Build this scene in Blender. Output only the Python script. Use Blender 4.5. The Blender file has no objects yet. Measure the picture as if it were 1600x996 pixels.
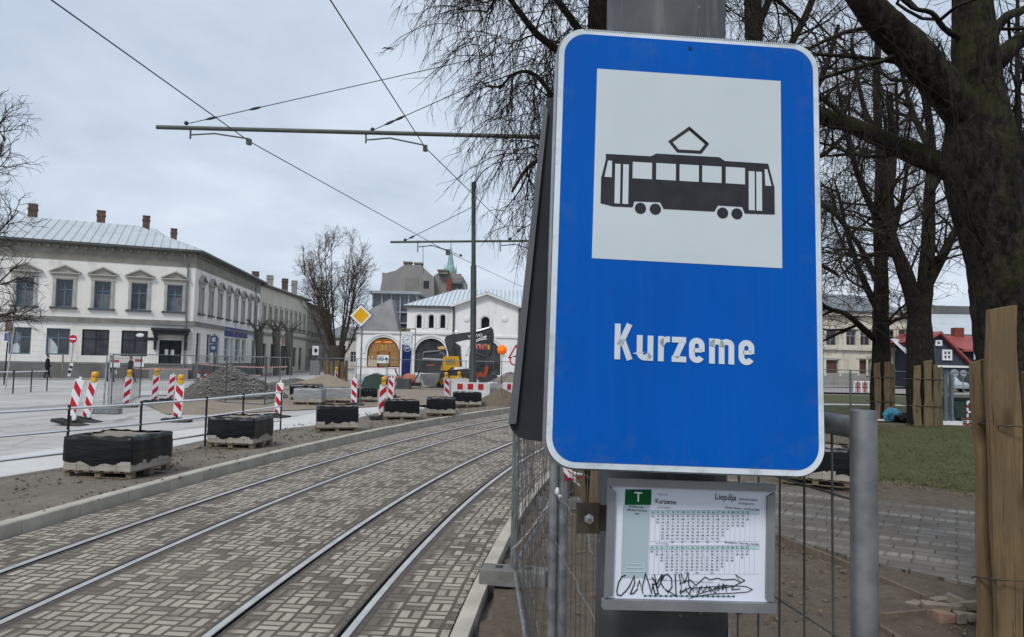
import bpy, math, random
import numpy as np
from mathutils import Vector, Matrix
from mathutils import noise as mnoise
from math import sin, cos, pi, radians, sqrt, atan2, atan, tan

SC = bpy.context.scene
COL = SC.collection
F_PX, CX, CY = 1150.0, 800.0, 498.0
PITCH = atan((565 - 498) / F_PX)
ROLL = atan(0.02)
CAM = Vector((0, 0, 2.1))
FW = Vector((0, cos(PITCH), sin(PITCH)))
_R0 = Vector((1, 0, 0)); _U0 = Vector((0, -sin(PITCH), cos(PITCH)))
RT = cos(ROLL) * _R0 + sin(ROLL) * _U0
UP = -sin(ROLL) * _R0 + cos(ROLL) * _U0

def ray(px, py):
    return FW + RT * ((px - CX) / F_PX) - UP * ((py - CY) / F_PX)
def P(px, py, D):
    d = ray(px, py); return CAM + d * (D / d.y)
def G(px, py, z=0.0):
    d = ray(px, py); return CAM + d * ((z - CAM.z) / d.z)
def PX(px, D, z=0.0):
    """ground point in image column px at depth D"""
    y0 = 565
    for _ in range(4):
        p = P(px, y0, D); y0 += (p.z - z) / D * F_PX
    return P(px, y0, D)

# ------------------------------------------------------------------ mesh helper
class MB:
    def __init__(s):
        s.v = []; s.f = []; s.m = []; s.sm = []
    def add(s, vs, fs, mi=0, smooth=False):
        o = len(s.v)
        s.v += [tuple(v) for v in vs]
        for f in fs:
            s.f.append(tuple(i + o for i in f)); s.m.append(mi); s.sm.append(smooth)
        return s
    def box(s, c, size, rz=0.0, mi=0, M=None):
        x, y, z = size[0] / 2, size[1] / 2, size[2] / 2
        vs = [Vector((a * x, b * y, d * z)) for d in (-1, 1) for b in (-1, 1) for a in (-1, 1)]
        if M is None: M = Matrix.Rotation(rz, 3, 'Z')
        c = Vector(c)
        vs = [M @ v + c for v in vs]
        return s.add(vs, [(0, 2, 3, 1), (4, 5, 7, 6), (0, 1, 5, 4), (2, 6, 7, 3), (0, 4, 6, 2), (1, 3, 7, 5)], mi)
    def bar(s, a, b, w, h=None, mi=0):
        """square bar from a to b"""
        a = Vector(a); b = Vector(b); h = h or w
        t = (b - a); L = t.length; t.normalize()
        ref = Vector((0, 0, 1)) if abs(t.z) < 0.95 else Vector((1, 0, 0))
        n = t.cross(ref).normalized(); u = n.cross(t)
        M = Matrix((n, t, u)).transposed()
        return s.box((a + b) / 2, (w, L, h), M=M, mi=mi)
    def tube(s, pts, r, n=8, mi=0, cap=True, smooth=True):
        pts = [Vector(p) for p in pts]; k = len(pts)
        rs = r if isinstance(r, (list, tuple)) else [r] * k
        ov = (pts[-1] - pts[0])
        if ov.length < 1e-6: ov = Vector((0, 0, 1))
        ov.normalize()
        ref = min((Vector((1, 0, 0)), Vector((0, 1, 0)), Vector((0, 0, 1))), key=lambda q: abs(q.dot(ov)))
        vs = []; fs = []
        for i in range(k):
            t = pts[min(i + 1, k - 1)] - pts[max(i - 1, 0)]
            t.normalize()
            a = t.cross(ref)
            if a.length < 1e-4: a = t.cross(Vector((0.3, 0.8, 0.5)))
            a.normalize(); b = t.cross(a)
            for j in range(n):
                th = 2 * pi * j / n
                vs.append(pts[i] + (a * cos(th) + b * sin(th)) * rs[i])
        for i in range(k - 1):
            for j in range(n):
                j2 = (j + 1) % n
                fs.append((i * n + j, i * n + j2, (i + 1) * n + j2, (i + 1) * n + j))
        s.add(vs, fs, mi, smooth)
        if cap:
            s.add(vs[:n], [tuple(range(n))], mi); s.add(vs[-n:], [tuple(range(n - 1, -1, -1))], mi)
        return s
    def prism(s, poly, M, d0, d1, mi=0, mi_side=None, holes=None):
        """poly: 2D pts in (x,z) plane; extruded along local y from d0 to d1. M 4x4"""
        n = len(poly)
        A = [M @ Vector((x, d0, z)) for x, z in poly]; B = [M @ Vector((x, d1, z)) for x, z in poly]
        ms = mi if mi_side is None else mi_side
        s.add(A, [tuple(range(n))], mi); s.add(B, [tuple(range(n - 1, -1, -1))], ms)
        s.add(A + B, [(i, (i + 1) % n + 0, (i + 1) % n + n, i + n)[::-1] for i in range(n)], ms)
        return s
    def sphere(s, c, r, n=12, m=8, mi=0, sc=(1, 1, 1)):
        c = Vector(c); vs = []; fs = []
        for i in range(m + 1):
            ph = pi * i / m
            for j in range(n):
                th = 2 * pi * j / n
                vs.append(c + Vector((r * sc[0] * sin(ph) * cos(th), r * sc[1] * sin(ph) * sin(th), r * sc[2] * cos(ph))))
        for i in range(m):
            for j in range(n):
                j2 = (j + 1) % n
                fs.append((i * n + j, (i + 1) * n + j, (i + 1) * n + j2, i * n + j2))
        return s.add(vs, fs, mi, True)
    def build(s, name, mats, parent=None, local=False, bevel=0.0, bev_seg=2):
        if not isinstance(mats, (list, tuple)): mats = [mats]
        o3 = Vector((0, 0, 0))
        if parent is not None and not local: o3 = origin(parent)
        me = bpy.data.meshes.new(name)
        me.from_pydata([(v[0] - o3.x, v[1] - o3.y, v[2] - o3.z) for v in s.v], [], s.f)
        for m in mats: me.materials.append(m)
        me.polygons.foreach_set('material_index', s.m)
        me.polygons.foreach_set('use_smooth', s.sm)
        me.update()
        o = bpy.data.objects.new(name, me); COL.objects.link(o)
        if parent is not None: o.parent = parent
        if bevel:
            b = o.modifiers.new('bevel', 'BEVEL'); b.width = bevel; b.segments = bev_seg; b.limit_method = 'ANGLE'
        return o

ORG = {}
def origin(o):
    t = Vector((0, 0, 0))
    while o is not None:
        t += o.location; o = o.parent
    return t
def tag(o, label=None, cat=None, group=None, kind=None):
    if label: o['label'] = label
    if cat: o['category'] = cat
    if group: o['group'] = group
    if kind: o['kind'] = kind
    return o
def thing(name, label, cat, loc=(0, 0, 0), rz=0.0, group=None):
    o = bpy.data.objects.new(name, None); COL.objects.link(o)
    o.empty_display_size = 0.2
    o.location = Vector(loc); o.rotation_euler = (0, 0, rz)
    return tag(o, label, cat, group)
def copy_tree(o, parent=None):
    c = o.copy(); COL.objects.link(c)
    if parent is not None: c.parent = parent
    for ch in list(o.children): copy_tree(ch, c)
    return c
def structure(o, label=None): o['kind'] = 'structure'; return o

# ------------------------------------------------------------------ batch tubes (numpy) for twigs
def tubes_np(branches, n=3):
    groups = {}
    for pts, rad in branches: groups.setdefault(len(pts), []).append((pts, rad))
    V = []; Fq = []; off = 0
    for k, lst in groups.items():
        Pn = np.array([b[0] for b in lst], float); Rn = np.array([b[1] for b in lst], float)
        T = np.empty_like(Pn)
        T[:, 1:-1] = Pn[:, 2:] - Pn[:, :-2]; T[:, 0] = Pn[:, 1] - Pn[:, 0]; T[:, -1] = Pn[:, -1] - Pn[:, -2]
        T /= np.linalg.norm(T, axis=2, keepdims=True) + 1e-9
        ov = np.abs(Pn[:, -1] - Pn[:, 0]); ref = np.zeros((len(lst), 3)); ref[np.arange(len(lst)), ov.argmin(1)] = 1
        A = np.cross(T, ref[:, None, :]); A /= np.linalg.norm(A, axis=2, keepdims=True) + 1e-9
        B = np.cross(T, A)
        th = np.arange(n) * 2 * pi / n
        W = Pn[:, :, None, :] + Rn[:, :, None, None] * (A[:, :, None, :] * np.cos(th)[None, None, :, None] + B[:, :, None, :] * np.sin(th)[None, None, :, None])
        m = len(lst)
        V.append(W.reshape(-1, 3))
        idx = np.arange(m * k * n).reshape(m, k, n) + off
        a = idx[:, :-1, :]; b = np.roll(idx, -1, 2)[:, :-1, :]; c = np.roll(idx, -1, 2)[:, 1:, :]; d = idx[:, 1:, :]
        Fq.append(np.stack([a, b, c, d], -1).reshape(-1, 4))
        off += m * k * n
    return np.concatenate(V), np.concatenate(Fq)
def mesh_np(name, V, Fq, mat, parent=None, smooth=True):
    me = bpy.data.meshes.new(name)
    if parent is not None: V = V - np.array(origin(parent))
    me.vertices.add(len(V)); me.vertices.foreach_set('co', V.astype(np.float32).ravel())
    k = Fq.shape[1]
    me.loops.add(Fq.size); me.loops.foreach_set('vertex_index', Fq.astype(np.int32).ravel())
    me.polygons.add(len(Fq)); me.polygons.foreach_set('loop_start', (np.arange(len(Fq)) * k).astype(np.int32))
    me.update(calc_edges=True); me.validate()
    me.polygons.foreach_set('use_smooth', [smooth] * len(me.polygons))
    me.materials.append(mat)
    o = bpy.data.objects.new(name, me); COL.objects.link(o)
    if parent is not None: o.parent = parent
    return o

# ------------------------------------------------------------------ materials
class NT:
    def __init__(s, tree): s.t = tree
    def n(s, typ, **kw):
        nd = s.t.nodes.new(typ)
        for k, v in kw.items(): setattr(nd, k, v)
        return nd
    def l(s, a, b): s.t.links.new(a, b)
    def set(s, sock, v):
        if hasattr(v, 'is_linked') or isinstance(v, bpy.types.NodeSocket): s.l(v, sock)
        else: sock.default_value = v
    def math(s, op, a, b=None, c=None, clamp=False):
        nd = s.n('ShaderNodeMath', operation=op); nd.use_clamp = clamp
        s.set(nd.inputs[0], a)
        if b is not None: s.set(nd.inputs[1], b)
        if c is not None: s.set(nd.inputs[2], c)
        return nd.outputs[0]
    def noise(s, vec, scale, detail=4, rough=0.55, dist=0.0):
        nd = s.n('ShaderNodeTexNoise'); s.l(vec, nd.inputs['Vector'])
        nd.inputs['Scale'].default_value = scale; nd.inputs['Detail'].default_value = detail
        nd.inputs['Roughness'].default_value = rough; nd.inputs['Distortion'].default_value = dist
        return nd.outputs[0]
    def mix(s, f, a, b):
        nd = s.n('ShaderNodeMix', data_type='RGBA')
        s.set(nd.inputs[0], f)
        for k, v in ((6, a), (7, b)):
            if isinstance(v, (tuple, list)): v = (v[0], v[1], v[2], 1)
            s.set(nd.inputs[k], v)
        return nd.outputs[2]
    def ramp(s, f, lo, hi):
        nd = s.n('ShaderNodeMapRange'); s.set(nd.inputs[0], f)
        nd.inputs[1].default_value = lo; nd.inputs[2].default_value = hi
        return nd.outputs[0]
    def bump(s, hgt, strength=0.3, dist=0.02, normal=None):
        nd = s.n('ShaderNodeBump'); s.l(hgt, nd.inputs['Height'])
        nd.inputs['Strength'].default_value = strength; nd.inputs['Distance'].default_value = dist
        if normal is not None: s.l(normal, nd.inputs['Normal'])
        return nd.outputs[0]

def new_mat(name):
    m = bpy.data.materials.new(name); m.use_nodes = True
    t = m.node_tree; b = t.nodes['Principled BSDF']; b.inputs['Specular IOR Level'].default_value = .18
    return m, NT(t), b
MATS = {}
def mat(name, c1, c2=None, scale=3.0, rough=0.6, metal=0.0, bump=0.0, bscale=None, bdist=0.02, detail=6, lo=0.35, hi=0.65, spec=0.18, coord='Object', rough2=None, stretch=None, emit=None):
    if name in MATS: return MATS[name]
    m, N, b = new_mat(name)
    b.inputs['Roughness'].default_value = rough; b.inputs['Metallic'].default_value = metal
    b.inputs['Specular IOR Level'].default_value = spec
    if c2 is None and not bump:
        b.inputs['Base Color'].default_value = (*c1, 1)
    else:
        tc = N.n('ShaderNodeTexCoord'); v = tc.outputs[coord]
        if stretch:
            mp = N.n('ShaderNodeMapping'); mp.inputs['Scale'].default_value = stretch; N.l(v, mp.inputs['Vector']); v = mp.outputs[0]
        f = N.ramp(N.noise(v, scale, detail), lo, hi)
        N.l(N.mix(f, c1, c2 or c1), b.inputs['Base Color'])
        if rough2 is not None:
            N.l(N.math('MULTIPLY_ADD', f, rough2 - rough, rough), b.inputs['Roughness'])
        if bump:
            N.l(N.bump(N.noise(v, bscale or scale * 4, 5, 0.65), bump, bdist), b.inputs['Normal'])
    if emit:
        b.inputs['Emission Color'].default_value = (*emit[0], 1); b.inputs['Emission Strength'].default_value = emit[1]
    MATS[name] = m
    return m

def text_mesh(mb, body, M, size, mi=0, align='LEFT', sx=1.0, spacing=1.0, line=1.0, offset=0.0, shear=0.0, depth=0.0):
    """built-in font outlines added to mb; M maps local (x, 0, z)"""
    cu = bpy.data.curves.new('t', 'FONT'); cu.body = body; cu.size = size; cu.align_x = align
    cu.space_character = spacing; cu.space_line = line; cu.offset = offset * size; cu.shear = shear; cu.resolution_u = 3
    ob = bpy.data.objects.new('t', cu); COL.objects.link(ob)
    dg = bpy.context.evaluated_depsgraph_get(); dg.update()
    me = ob.evaluated_get(dg).to_mesh()
    vs = [M @ Vector((v.co.x * sx, -depth, v.co.y)) for v in me.vertices]
    mb.add(vs, [tuple(p.vertices) for p in me.polygons], mi)
    ob.evaluated_get(dg).to_mesh_clear()
    bpy.data.objects.remove(ob); bpy.data.curves.remove(cu)

def ribbon(mb, pts, w, M, d0, d1, mi=0):
    """flat stroke of width w along 2D pts (x,z), mitred, from depth d0 to d1"""
    n = len(pts); L = []; R = []
    for i in range(n):
        a = Vector(pts[max(i - 1, 0)]); b = Vector(pts[i]); c = Vector(pts[min(i + 1, n - 1)])
        t1 = (b - a).normalized() if i > 0 else (c - b).normalized()
        t2 = (c - b).normalized() if i < n - 1 else t1
        n1 = Vector((-t1.y, t1.x)); n2 = Vector((-t2.y, t2.x)); m = (n1 + n2)
        if m.length < 1e-3: m = n1
        m.normalize(); k = w / 2 / max(0.4, m.dot(n1))
        L.append(b + m * k); R.append(b - m * k)
    for i in range(n - 1):
        q = [L[i], L[i + 1], R[i + 1], R[i]]
        mb.prism([(v.x, v.y) for v in q][::-1], M, d0, d1, mi)
def arc(cx, cz, rx, rz, a0, a1, n=8):
    return [(cx + rx * cos(radians(a0 + (a1 - a0) * i / n)), cz + rz * sin(radians(a0 + (a1 - a0) * i / n))) for i in range(n + 1)]
def rrect(w, h, r, n=8):
    out = []
    for cx, cz, a in ((w / 2 - r, h / 2 - r, 0), (-w / 2 + r, h / 2 - r, 90), (-w / 2 + r, -h / 2 + r, 180), (w / 2 - r, -h / 2 + r, 270)):
        out += arc(cx, cz, r, r, a, a + 90, n)
    return out

# common materials
ZINC = mat('galvanised_steel', (.15, .165, .175), (.29, .305, .31), 14, .47, .65, .12, 90, .002)
DARKMETAL = mat('black_painted_steel', (.018, .019, .022), (.03, .031, .034), 12, .5)
PAINTW = mat('white_paint', (.74, .75, .76), (.66, .67, .69), 5, .5)
CONC = mat('concrete', (.30, .285, .26), (.40, .385, .36), 6, .9, 0, .3, 60, .006)
DIRT = None
# ------------------------------------------------------------------ camera, sky, sun
cd = bpy.data.cameras.new('camera'); co = bpy.data.objects.new('camera', cd); COL.objects.link(co)
cd.sensor_width = 36; cd.sensor_fit = 'HORIZONTAL'; cd.lens = F_PX / 1600 * 36
cd.clip_start = 0.05; cd.clip_end = 2000
M4 = Matrix((RT, UP, -FW)).transposed().to_4x4(); M4.translation = CAM
co.matrix_world = M4
SC.camera = co
SC.view_settings.view_transform = 'Standard'; SC.view_settings.look = 'None'; SC.view_settings.exposure = 0.42; SC.view_settings.gamma = 1
SC.cycles.use_denoising = True
SC.cycles.max_bounces = 6; SC.cycles.transparent_max_bounces = 8

SUN_EL, SUN_AZ = radians(48), radians(205)      # azimuth from +Y clockwise: behind the camera, a little left
w = bpy.data.worlds.new('World'); SC.world = w; w.use_nodes = True
N = NT(w.node_tree); bg = w.node_tree.nodes['Background']
sky = N.n('ShaderNodeTexSky', sky_type='NISHITA'); sky.sun_disc = False
sky.sun_elevation = SUN_EL; sky.sun_rotation = SUN_AZ; sky.air_density = 1.2; sky.dust_density = 3.0
tc = N.n('ShaderNodeTexCoord'); sp = N.n('ShaderNodeSeparateXYZ'); N.l(tc.outputs['Generated'], sp.inputs[0])
zz = N.math('ADD', N.math('MAXIMUM', sp.outputs[2], 0.0), 0.22)
cb = N.n('ShaderNodeCombineXYZ'); N.l(N.math('DIVIDE', sp.outputs[0], zz), cb.inputs[0]); N.l(N.math('DIVIDE', sp.outputs[1], zz), cb.inputs[1])
n1 = N.noise(cb.outputs[0], 1.1, 7, .52, .4)
n2 = N.noise(cb.outputs[0], 3.2, 6, .55, .2)
cf = N.ramp(N.math('ADD', N.math('MULTIPLY', n1, .75), N.math('MULTIPLY', n2, .25)), .38, .62)
cloud = N.mix(cf, (4.05, 4.75, 5.75), (5.65, 6.25, 7.15))
ov = N.mix(0.92, sky.outputs[0], cloud)
N.l(ov, bg.inputs['Color']); bg.inputs['Strength'].default_value = 0.1
sd = bpy.data.lights.new('sun', 'SUN'); so = bpy.data.objects.new('sun', sd); COL.objects.link(so)
sd.energy = 1.5; sd.angle = radians(14); sd.color = (1, .97, .93)
dv = Vector((sin(SUN_AZ) * cos(SUN_EL), cos(SUN_AZ) * cos(SUN_EL), sin(SUN_EL)))
so.rotation_euler = dv.to_track_quat('Z', 'Y').to_euler(); so.location = (0, -20, 60)

# ------------------------------------------------------------------ ground materials
def ground_mat(name, ca, cb_, cc, s1=.35, s2=9, bump=.5, bd=.03, rough=.95, grit=0.0):
    m, N, b = new_mat(name); b.inputs['Roughness'].default_value = rough; b.inputs['Specular IOR Level'].default_value = .25
    v = N.n('ShaderNodeNewGeometry').outputs['Position']
    f1 = N.ramp(N.noise(v, s1, 6, .6), .35, .65); f2 = N.ramp(N.noise(v, s2, 6, .7), .3, .72)
    c = N.mix(N.math('MULTIPLY', f1, .8), ca, cb_); c = N.mix(N.math('MULTIPLY', f2, .55), c, cc)
    h = N.math('ADD', N.noise(v, s2 * 1.5, 6, .7), N.math('MULTIPLY', N.noise(v, s2 * 9, 3, .7), .35))
    if grit:
        vo = N.n('ShaderNodeTexVoronoi'); N.l(v, vo.inputs['Vector']); vo.inputs['Scale'].default_value = 38; vo.inputs['Randomness'].default_value = 1
        st = N.math('LESS_THAN', vo.outputs['Distance'], .22)
        sel = N.math('MULTIPLY', st, N.math('GREATER_THAN', N.noise(v, 5, 3), .52))
        c = N.mix(N.math('MULTIPLY', sel, grit), c, (.34, .31, .27))
        h = N.math('ADD', h, N.math('MULTIPLY', sel, .5))
    N.l(c, b.inputs['Base Color']); N.l(N.bump(h, bump, bd), b.inputs['Normal'])
    return m
def road_mat():
    m, N, b = new_mat('dusty_asphalt'); b.inputs['Roughness'].default_value = .85
    v = N.n('ShaderNodeNewGeometry').outputs['Position']
    mp = N.n('ShaderNodeMapping'); mp.inputs['Rotation'].default_value = (0, 0, radians(-14)); mp.inputs['Scale'].default_value = (1.1, .10, 1); N.l(v, mp.inputs['Vector'])
    c = N.mix(N.ramp(N.noise(v, .22, 6, .6), .35, .65), (.38, .37, .355), (.50, .49, .475))
    trk = N.ramp(N.noise(mp.outputs[0], 1.0, 6, .6, .4), .50, .66); c = N.mix(N.math('MULTIPLY', trk, .55), c, (.25, .23, .205))
    c = N.mix(N.math('MULTIPLY', N.ramp(N.noise(v, .9, 6, .7), .55, .7), .6), c, (.27, .235, .19))
    vo = N.n('ShaderNodeTexVoronoi', feature='DISTANCE_TO_EDGE'); vo.inputs['Scale'].default_value = .28; N.l(v, vo.inputs['Vector'])
    crk = N.math('LESS_THAN', N.math('ADD', vo.outputs['Distance'], N.math('MULTIPLY', N.noise(v, 3, 5), .03)), .022); c = N.mix(N.math('MULTIPLY', crk, .5), c, (.16, .15, .14))
    c = N.mix(N.math('MULTIPLY', N.noise(v, 18, 4, .7), .35), c, (.30, .29, .275))
    N.l(c, b.inputs['Base Color']); N.l(N.bump(N.noise(v, 30, 4, .7), .15, .01), b.inputs['Normal']); return m
DIRT = ground_mat('bare_dirt', (.20, .155, .112), (.28, .23, .178), (.085, .065, .047), .9, 8, 1.0, .10, grit=.6)
SAND = ground_mat('sandy_ground', (.30, .25, .19), (.24, .20, .155), (.17, .14, .11), .3, 4, .6, .05, grit=.4)
DIRTG = ground_mat('grey_dirt', (.20, .175, .145), (.27, .245, .215), (.13, .112, .092), .6, 5, .7, .05, grit=.6)
ROAD = road_mat()
SLAB = ground_mat('pale_concrete_strip', (.60, .60, .59), (.50, .495, .48), (.44, .425, .40), .8, 6, .15, .01, .75)
LAWNM = ground_mat('lawn_soil', (.050, .062, .022), (.078, .082, .032), (.088, .074, .042), .6, 12, .6, .04)
PAVE2 = ground_mat('distant_paving', (.27, .25, .245), (.33, .31, .30), (.22, .20, .195), .3, 5, .2, .01)
VERGE = ground_mat('verge_dirt', (.20, .17, .135), (.29, .26, .22), (.115, .096, .077), .8, 6, .9, .06, grit=.5)
KERBM = mat('kerb_concrete', (.36, .335, .28), (.47, .44, .375), 3, .9, 0, .35, 50, .006, coord='Object')

def poly_sheet(name, pts, z, m, thick=0.0, sub=0):
    mb = MB(); n = len(pts)
    top = [(p[0], p[1], z) for p in pts]
    # make counter-clockwise
    ar = sum(top[i][0] * top[(i + 1) % n][1] - top[(i + 1) % n][0] * top[i][1] for i in range(n))
    if ar < 0: top = top[::-1]
    mb.add(top, [tuple(range(n))])
    if thick:
        bot = [(x, y, z - thick) for x, y, _ in top]
        mb.add(top + bot, [(i, i + n, (i + 1) % n + n, (i + 1) % n) for i in range(n)])
    return structure(mb.build(name, m))

# the tram curve: rails are arcs about one centre
ACX, ACY = 68.5, 0.6
def A(R, y):
    return Vector((ACX - sqrt(R * R - (y - ACY) ** 2), y, 0))
def arcpt(R, th): return Vector((ACX - R * cos(th), ACY + R * sin(th), 0))
RAILS = (73.6, 72.6, 70.9, 69.9)
RK_R, RK_L = 68.97, 74.5
TH0, TH1 = -0.16, 0.72

g = MB(); S = 700
g.add([(-S, -S, -.12), (S, -S, -.12), (S, S, -.12), (-S, S, -.12)], [(0, 1, 2, 3)])
structure(g.build('ground', DIRTG))

# paved track bed with UVs in metres (u along the curve, v across it)
def track_mat():
    m, N, b = new_mat('track_pavers'); b.inputs['Roughness'].default_value = .85
    uv = N.n('ShaderNodeUVMap').outputs[0]
    pos = N.n('ShaderNodeNewGeometry').outputs['Position']
    wob = N.n('ShaderNodeTexNoise'); N.l(pos, wob.inputs['Vector']); wob.inputs['Scale'].default_value = 1.3
    vm = N.n('ShaderNodeVectorMath', operation='MULTIPLY_ADD'); N.l(wob.outputs['Color'], vm.inputs[0]); vm.inputs[1].default_value = (.05, .05, 0); N.l(uv, vm.inputs[2])
    sp = N.n('ShaderNodeSeparateXYZ'); N.l(vm.outputs[0], sp.inputs[0])
    cell = .205
    u = N.math('DIVIDE', sp.outputs[0], cell); v = N.math('DIVIDE', sp.outputs[1], cell)
    cu = N.math('FLOOR', u); cv = N.math('FLOOR', v); fu = N.math('SUBTRACT', u, cu); fv = N.math('SUBTRACT', v, cv)
    par = N.math('FLOORED_MODULO', N.math('ADD', cu, cv), 2.0); inv = N.math('SUBTRACT', 1.0, par)
    a = N.math('ADD', N.math('MULTIPLY', fu, par), N.math('MULTIPLY', fv, inv))
    bb = N.math('MULTIPLY', N.math('ADD', N.math('MULTIPLY', fv, par), N.math('MULTIPLY', fu, inv)), 2.0)
    bi = N.math('FLOOR', bb); bf = N.math('SUBTRACT', bb, bi)
    da = N.math('MULTIPLY', N.math('MINIMUM', a, N.math('SUBTRACT', 1.0, a)), cell)
    db = N.math('MULTIPLY', N.math('MINIMUM', bf, N.math('SUBTRACT', 1.0, bf)), cell / 2)
    jn = N.math('MULTIPLY', N.noise(pos, 30, 3), .010)
    d = N.math('SUBTRACT', N.math('MINIMUM', da, db), jn)
    brick = N.ramp(d, .0075, .013)
    cx = N.n('ShaderNodeCombineXYZ'); N.l(cu, cx.inputs[0]); N.l(cv, cx.inputs[1]); N.l(bi, cx.inputs[2])
    wn = N.n('ShaderNodeTexWhiteNoise'); N.l(cx.outputs[0], wn.inputs['Vector']); rnd = wn.outputs['Value']; rnd2 = N.math('FRACT', N.math('MULTIPLY', rnd, 17.3))
    fine = N.noise(pos, 55, 4, .7)
    lightc = N.mix(rnd, (.27, .243, .20), (.43, .39, .325)); lightc = N.mix(N.math('MULTIPLY', N.math('GREATER_THAN', rnd2, .93), .6), lightc, (.15, .135, .11)); lightc = N.mix(N.math('MULTIPLY', fine, .45), lightc, (.27, .24, .2))
    dirt = N.mix(N.noise(pos, 18, 5, .7), (.070, .060, .049), (.135, .115, .092)); dirt = N.mix(N.math('MULTIPLY', N.ramp(N.noise(pos, .5, 4), .5, .7), .6), dirt, (.17, .145, .115))
    # soiled patches hide whole blocks; soiling is heavier beside the rails
    vv = sp.outputs[1]
    near = None
    for R in RAILS:
        x = N.math('ABSOLUTE', N.math('SUBTRACT', vv, R - 68.0)); near = x if near is None else N.math('MINIMUM', near, x)
    soil = N.math('ADD', N.noise(pos, .8, 5, .6), N.math('MULTIPLY', N.math('SUBTRACT', rnd2, .5), .34))
    soil = N.math('ADD', soil, N.math('MULTIPLY', N.math('SUBTRACT', 1.0, N.ramp(near, .07, .25)), .34))
    soilm = N.ramp(soil, .545, .66)
    keep = N.math('MULTIPLY', brick, N.math('SUBTRACT', 1.0, N.math('MULTIPLY', soilm, .82)))
    N.l(N.mix(keep, dirt, lightc), b.inputs['Base Color'])
    h = N.math('ADD', N.math('MULTIPLY', brick, 1.0), N.math('MULTIPLY', fine, .35))
    N.l(N.bump(h, .6, .012), b.inputs['Normal'])
    return m
def arc_sheet(name, R0, R1, z0, m, nth=160, nr=14, lift=None):
    vs = []; fs = []; uvs = []
    for i in range(nth + 1):
        th = TH0 + (TH1 - TH0) * i / nth
        for j in range(nr + 1):
            R = R0 + (R1 - R0) * j / nr
            p = arcpt(R, th); vs.append((p.x, p.y, z0)); uvs.append((th * 72, R - 68.0))
    k = nr + 1
    for i in range(nth):
        for j in range(nr): fs.append((i * k + j, i * k + j + 1, (i + 1) * k + j + 1, (i + 1) * k + j)[::-1])
    me = bpy.data.meshes.new(name); me.from_pydata(vs, [], fs); me.materials.append(m)
    ul = me.uv_layers.new(name='UVMap')
    for li, lp in enumerate(me.loops): ul.data[li].uv = uvs[lp.vertex_index]
    me.update(); o = bpy.data.objects.new(name, me); COL.objects.link(o); return o
def nearest_free(R):
    return R
TP = track_mat()
# the paving lies in three bands between and outside the two tracks' rails; grooves are left for the rails
bands = [(RK_R + .16, RAILS[3] - .09), (RAILS[3] + .07, RAILS[2] - .07), (RAILS[2] + .09, RAILS[1] - .09), (RAILS[1] + .07, RAILS[0] - .07), (RAILS[0] + .09, RK_L + .02)]
vs_all = []
bm_objs = [arc_sheet('track_pavement', a, b_, 0.0, TP) for a, b_ in bands]
# merge the bands into one road surface
import bmesh
bmx = bmesh.new()
for o in bm_objs: bmx.from_mesh(o.data)
bmx.to_mesh(bm_objs[0].data); bmx.free()
for o in bm_objs[1:]: bpy.data.objects.remove(o)
structure(bm_objs[0])

# grooved rails: polished head, dark flangeway, thin guard lip
RH = mat('polished_rail_steel', (.82, .78, .72), (.64, .61, .56), 5, .36, 1.0)
RG = mat('rail_groove_dark', (.016, .016, .017), (.03, .029, .028), 9, .7)  # near-black colour on the groove floor and walls
RS = mat('rail_side_steel', (.10, .085, .075), (.16, .14, .125), 9, .55, .6)
RB = mat('rail_bitumen_joint', (.075, .066, .058), (.115, .10, .088), 9, .9, 0, .3, 40, .006)
def rail(R, side, label):
    # side +1: groove towards larger R
    s = side
    prof = [(-.09, .002, 3), (-.042, .002, 3), (-.040, .010, 2), (-.034, .014, 0), (.018, .014, 0), (.024, .008, 0), (.026, -.03, 1), (.060, -.03, 1), (.062, .006, 2), (.072, .006, 2), (.074, .001, 3), (.09, .001, 3)]
    mb = MB(); n = 170; k = len(prof); vs = []
    for i in range(n + 1):
        th = TH0 + (TH1 - TH0) * i / n
        for x, z, _ in prof:
            p = arcpt(R + s * x, th); vs.append((p.x, p.y, z))
    mb.v = vs
    for i in range(n):
        for j in range(k - 1):
            q = (i * k + j, i * k + j + 1, (i + 1) * k + j + 1, (i + 1) * k + j)
            mb.f.append(q if s < 0 else q[::-1])
            mi = prof[j + 1][2] if prof[j][2] != 3 else prof[j][2]
            if prof[j + 1][2] == 3 and prof[j][2] == 2: mi = 2
            mb.m.append(mi); mb.sm.append(False)
    return tag(mb.build('tram_rail', [RH, RG, RS, RB]), label, 'tram rail', 'tram rails in the paved track')
rail(RAILS[0], -1, 'steel tram rail lying nearest the raised kerb with the wrapped pallets')
rail(RAILS[1], 1, 'steel tram rail with dark flangeway, second one in from the raised kerb')
rail(RAILS[2], -1, 'steel tram rail, second one in from the mesh fence')
rail(RAILS[3], 1, 'steel tram rail lying nearest the mesh fence')

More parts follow.
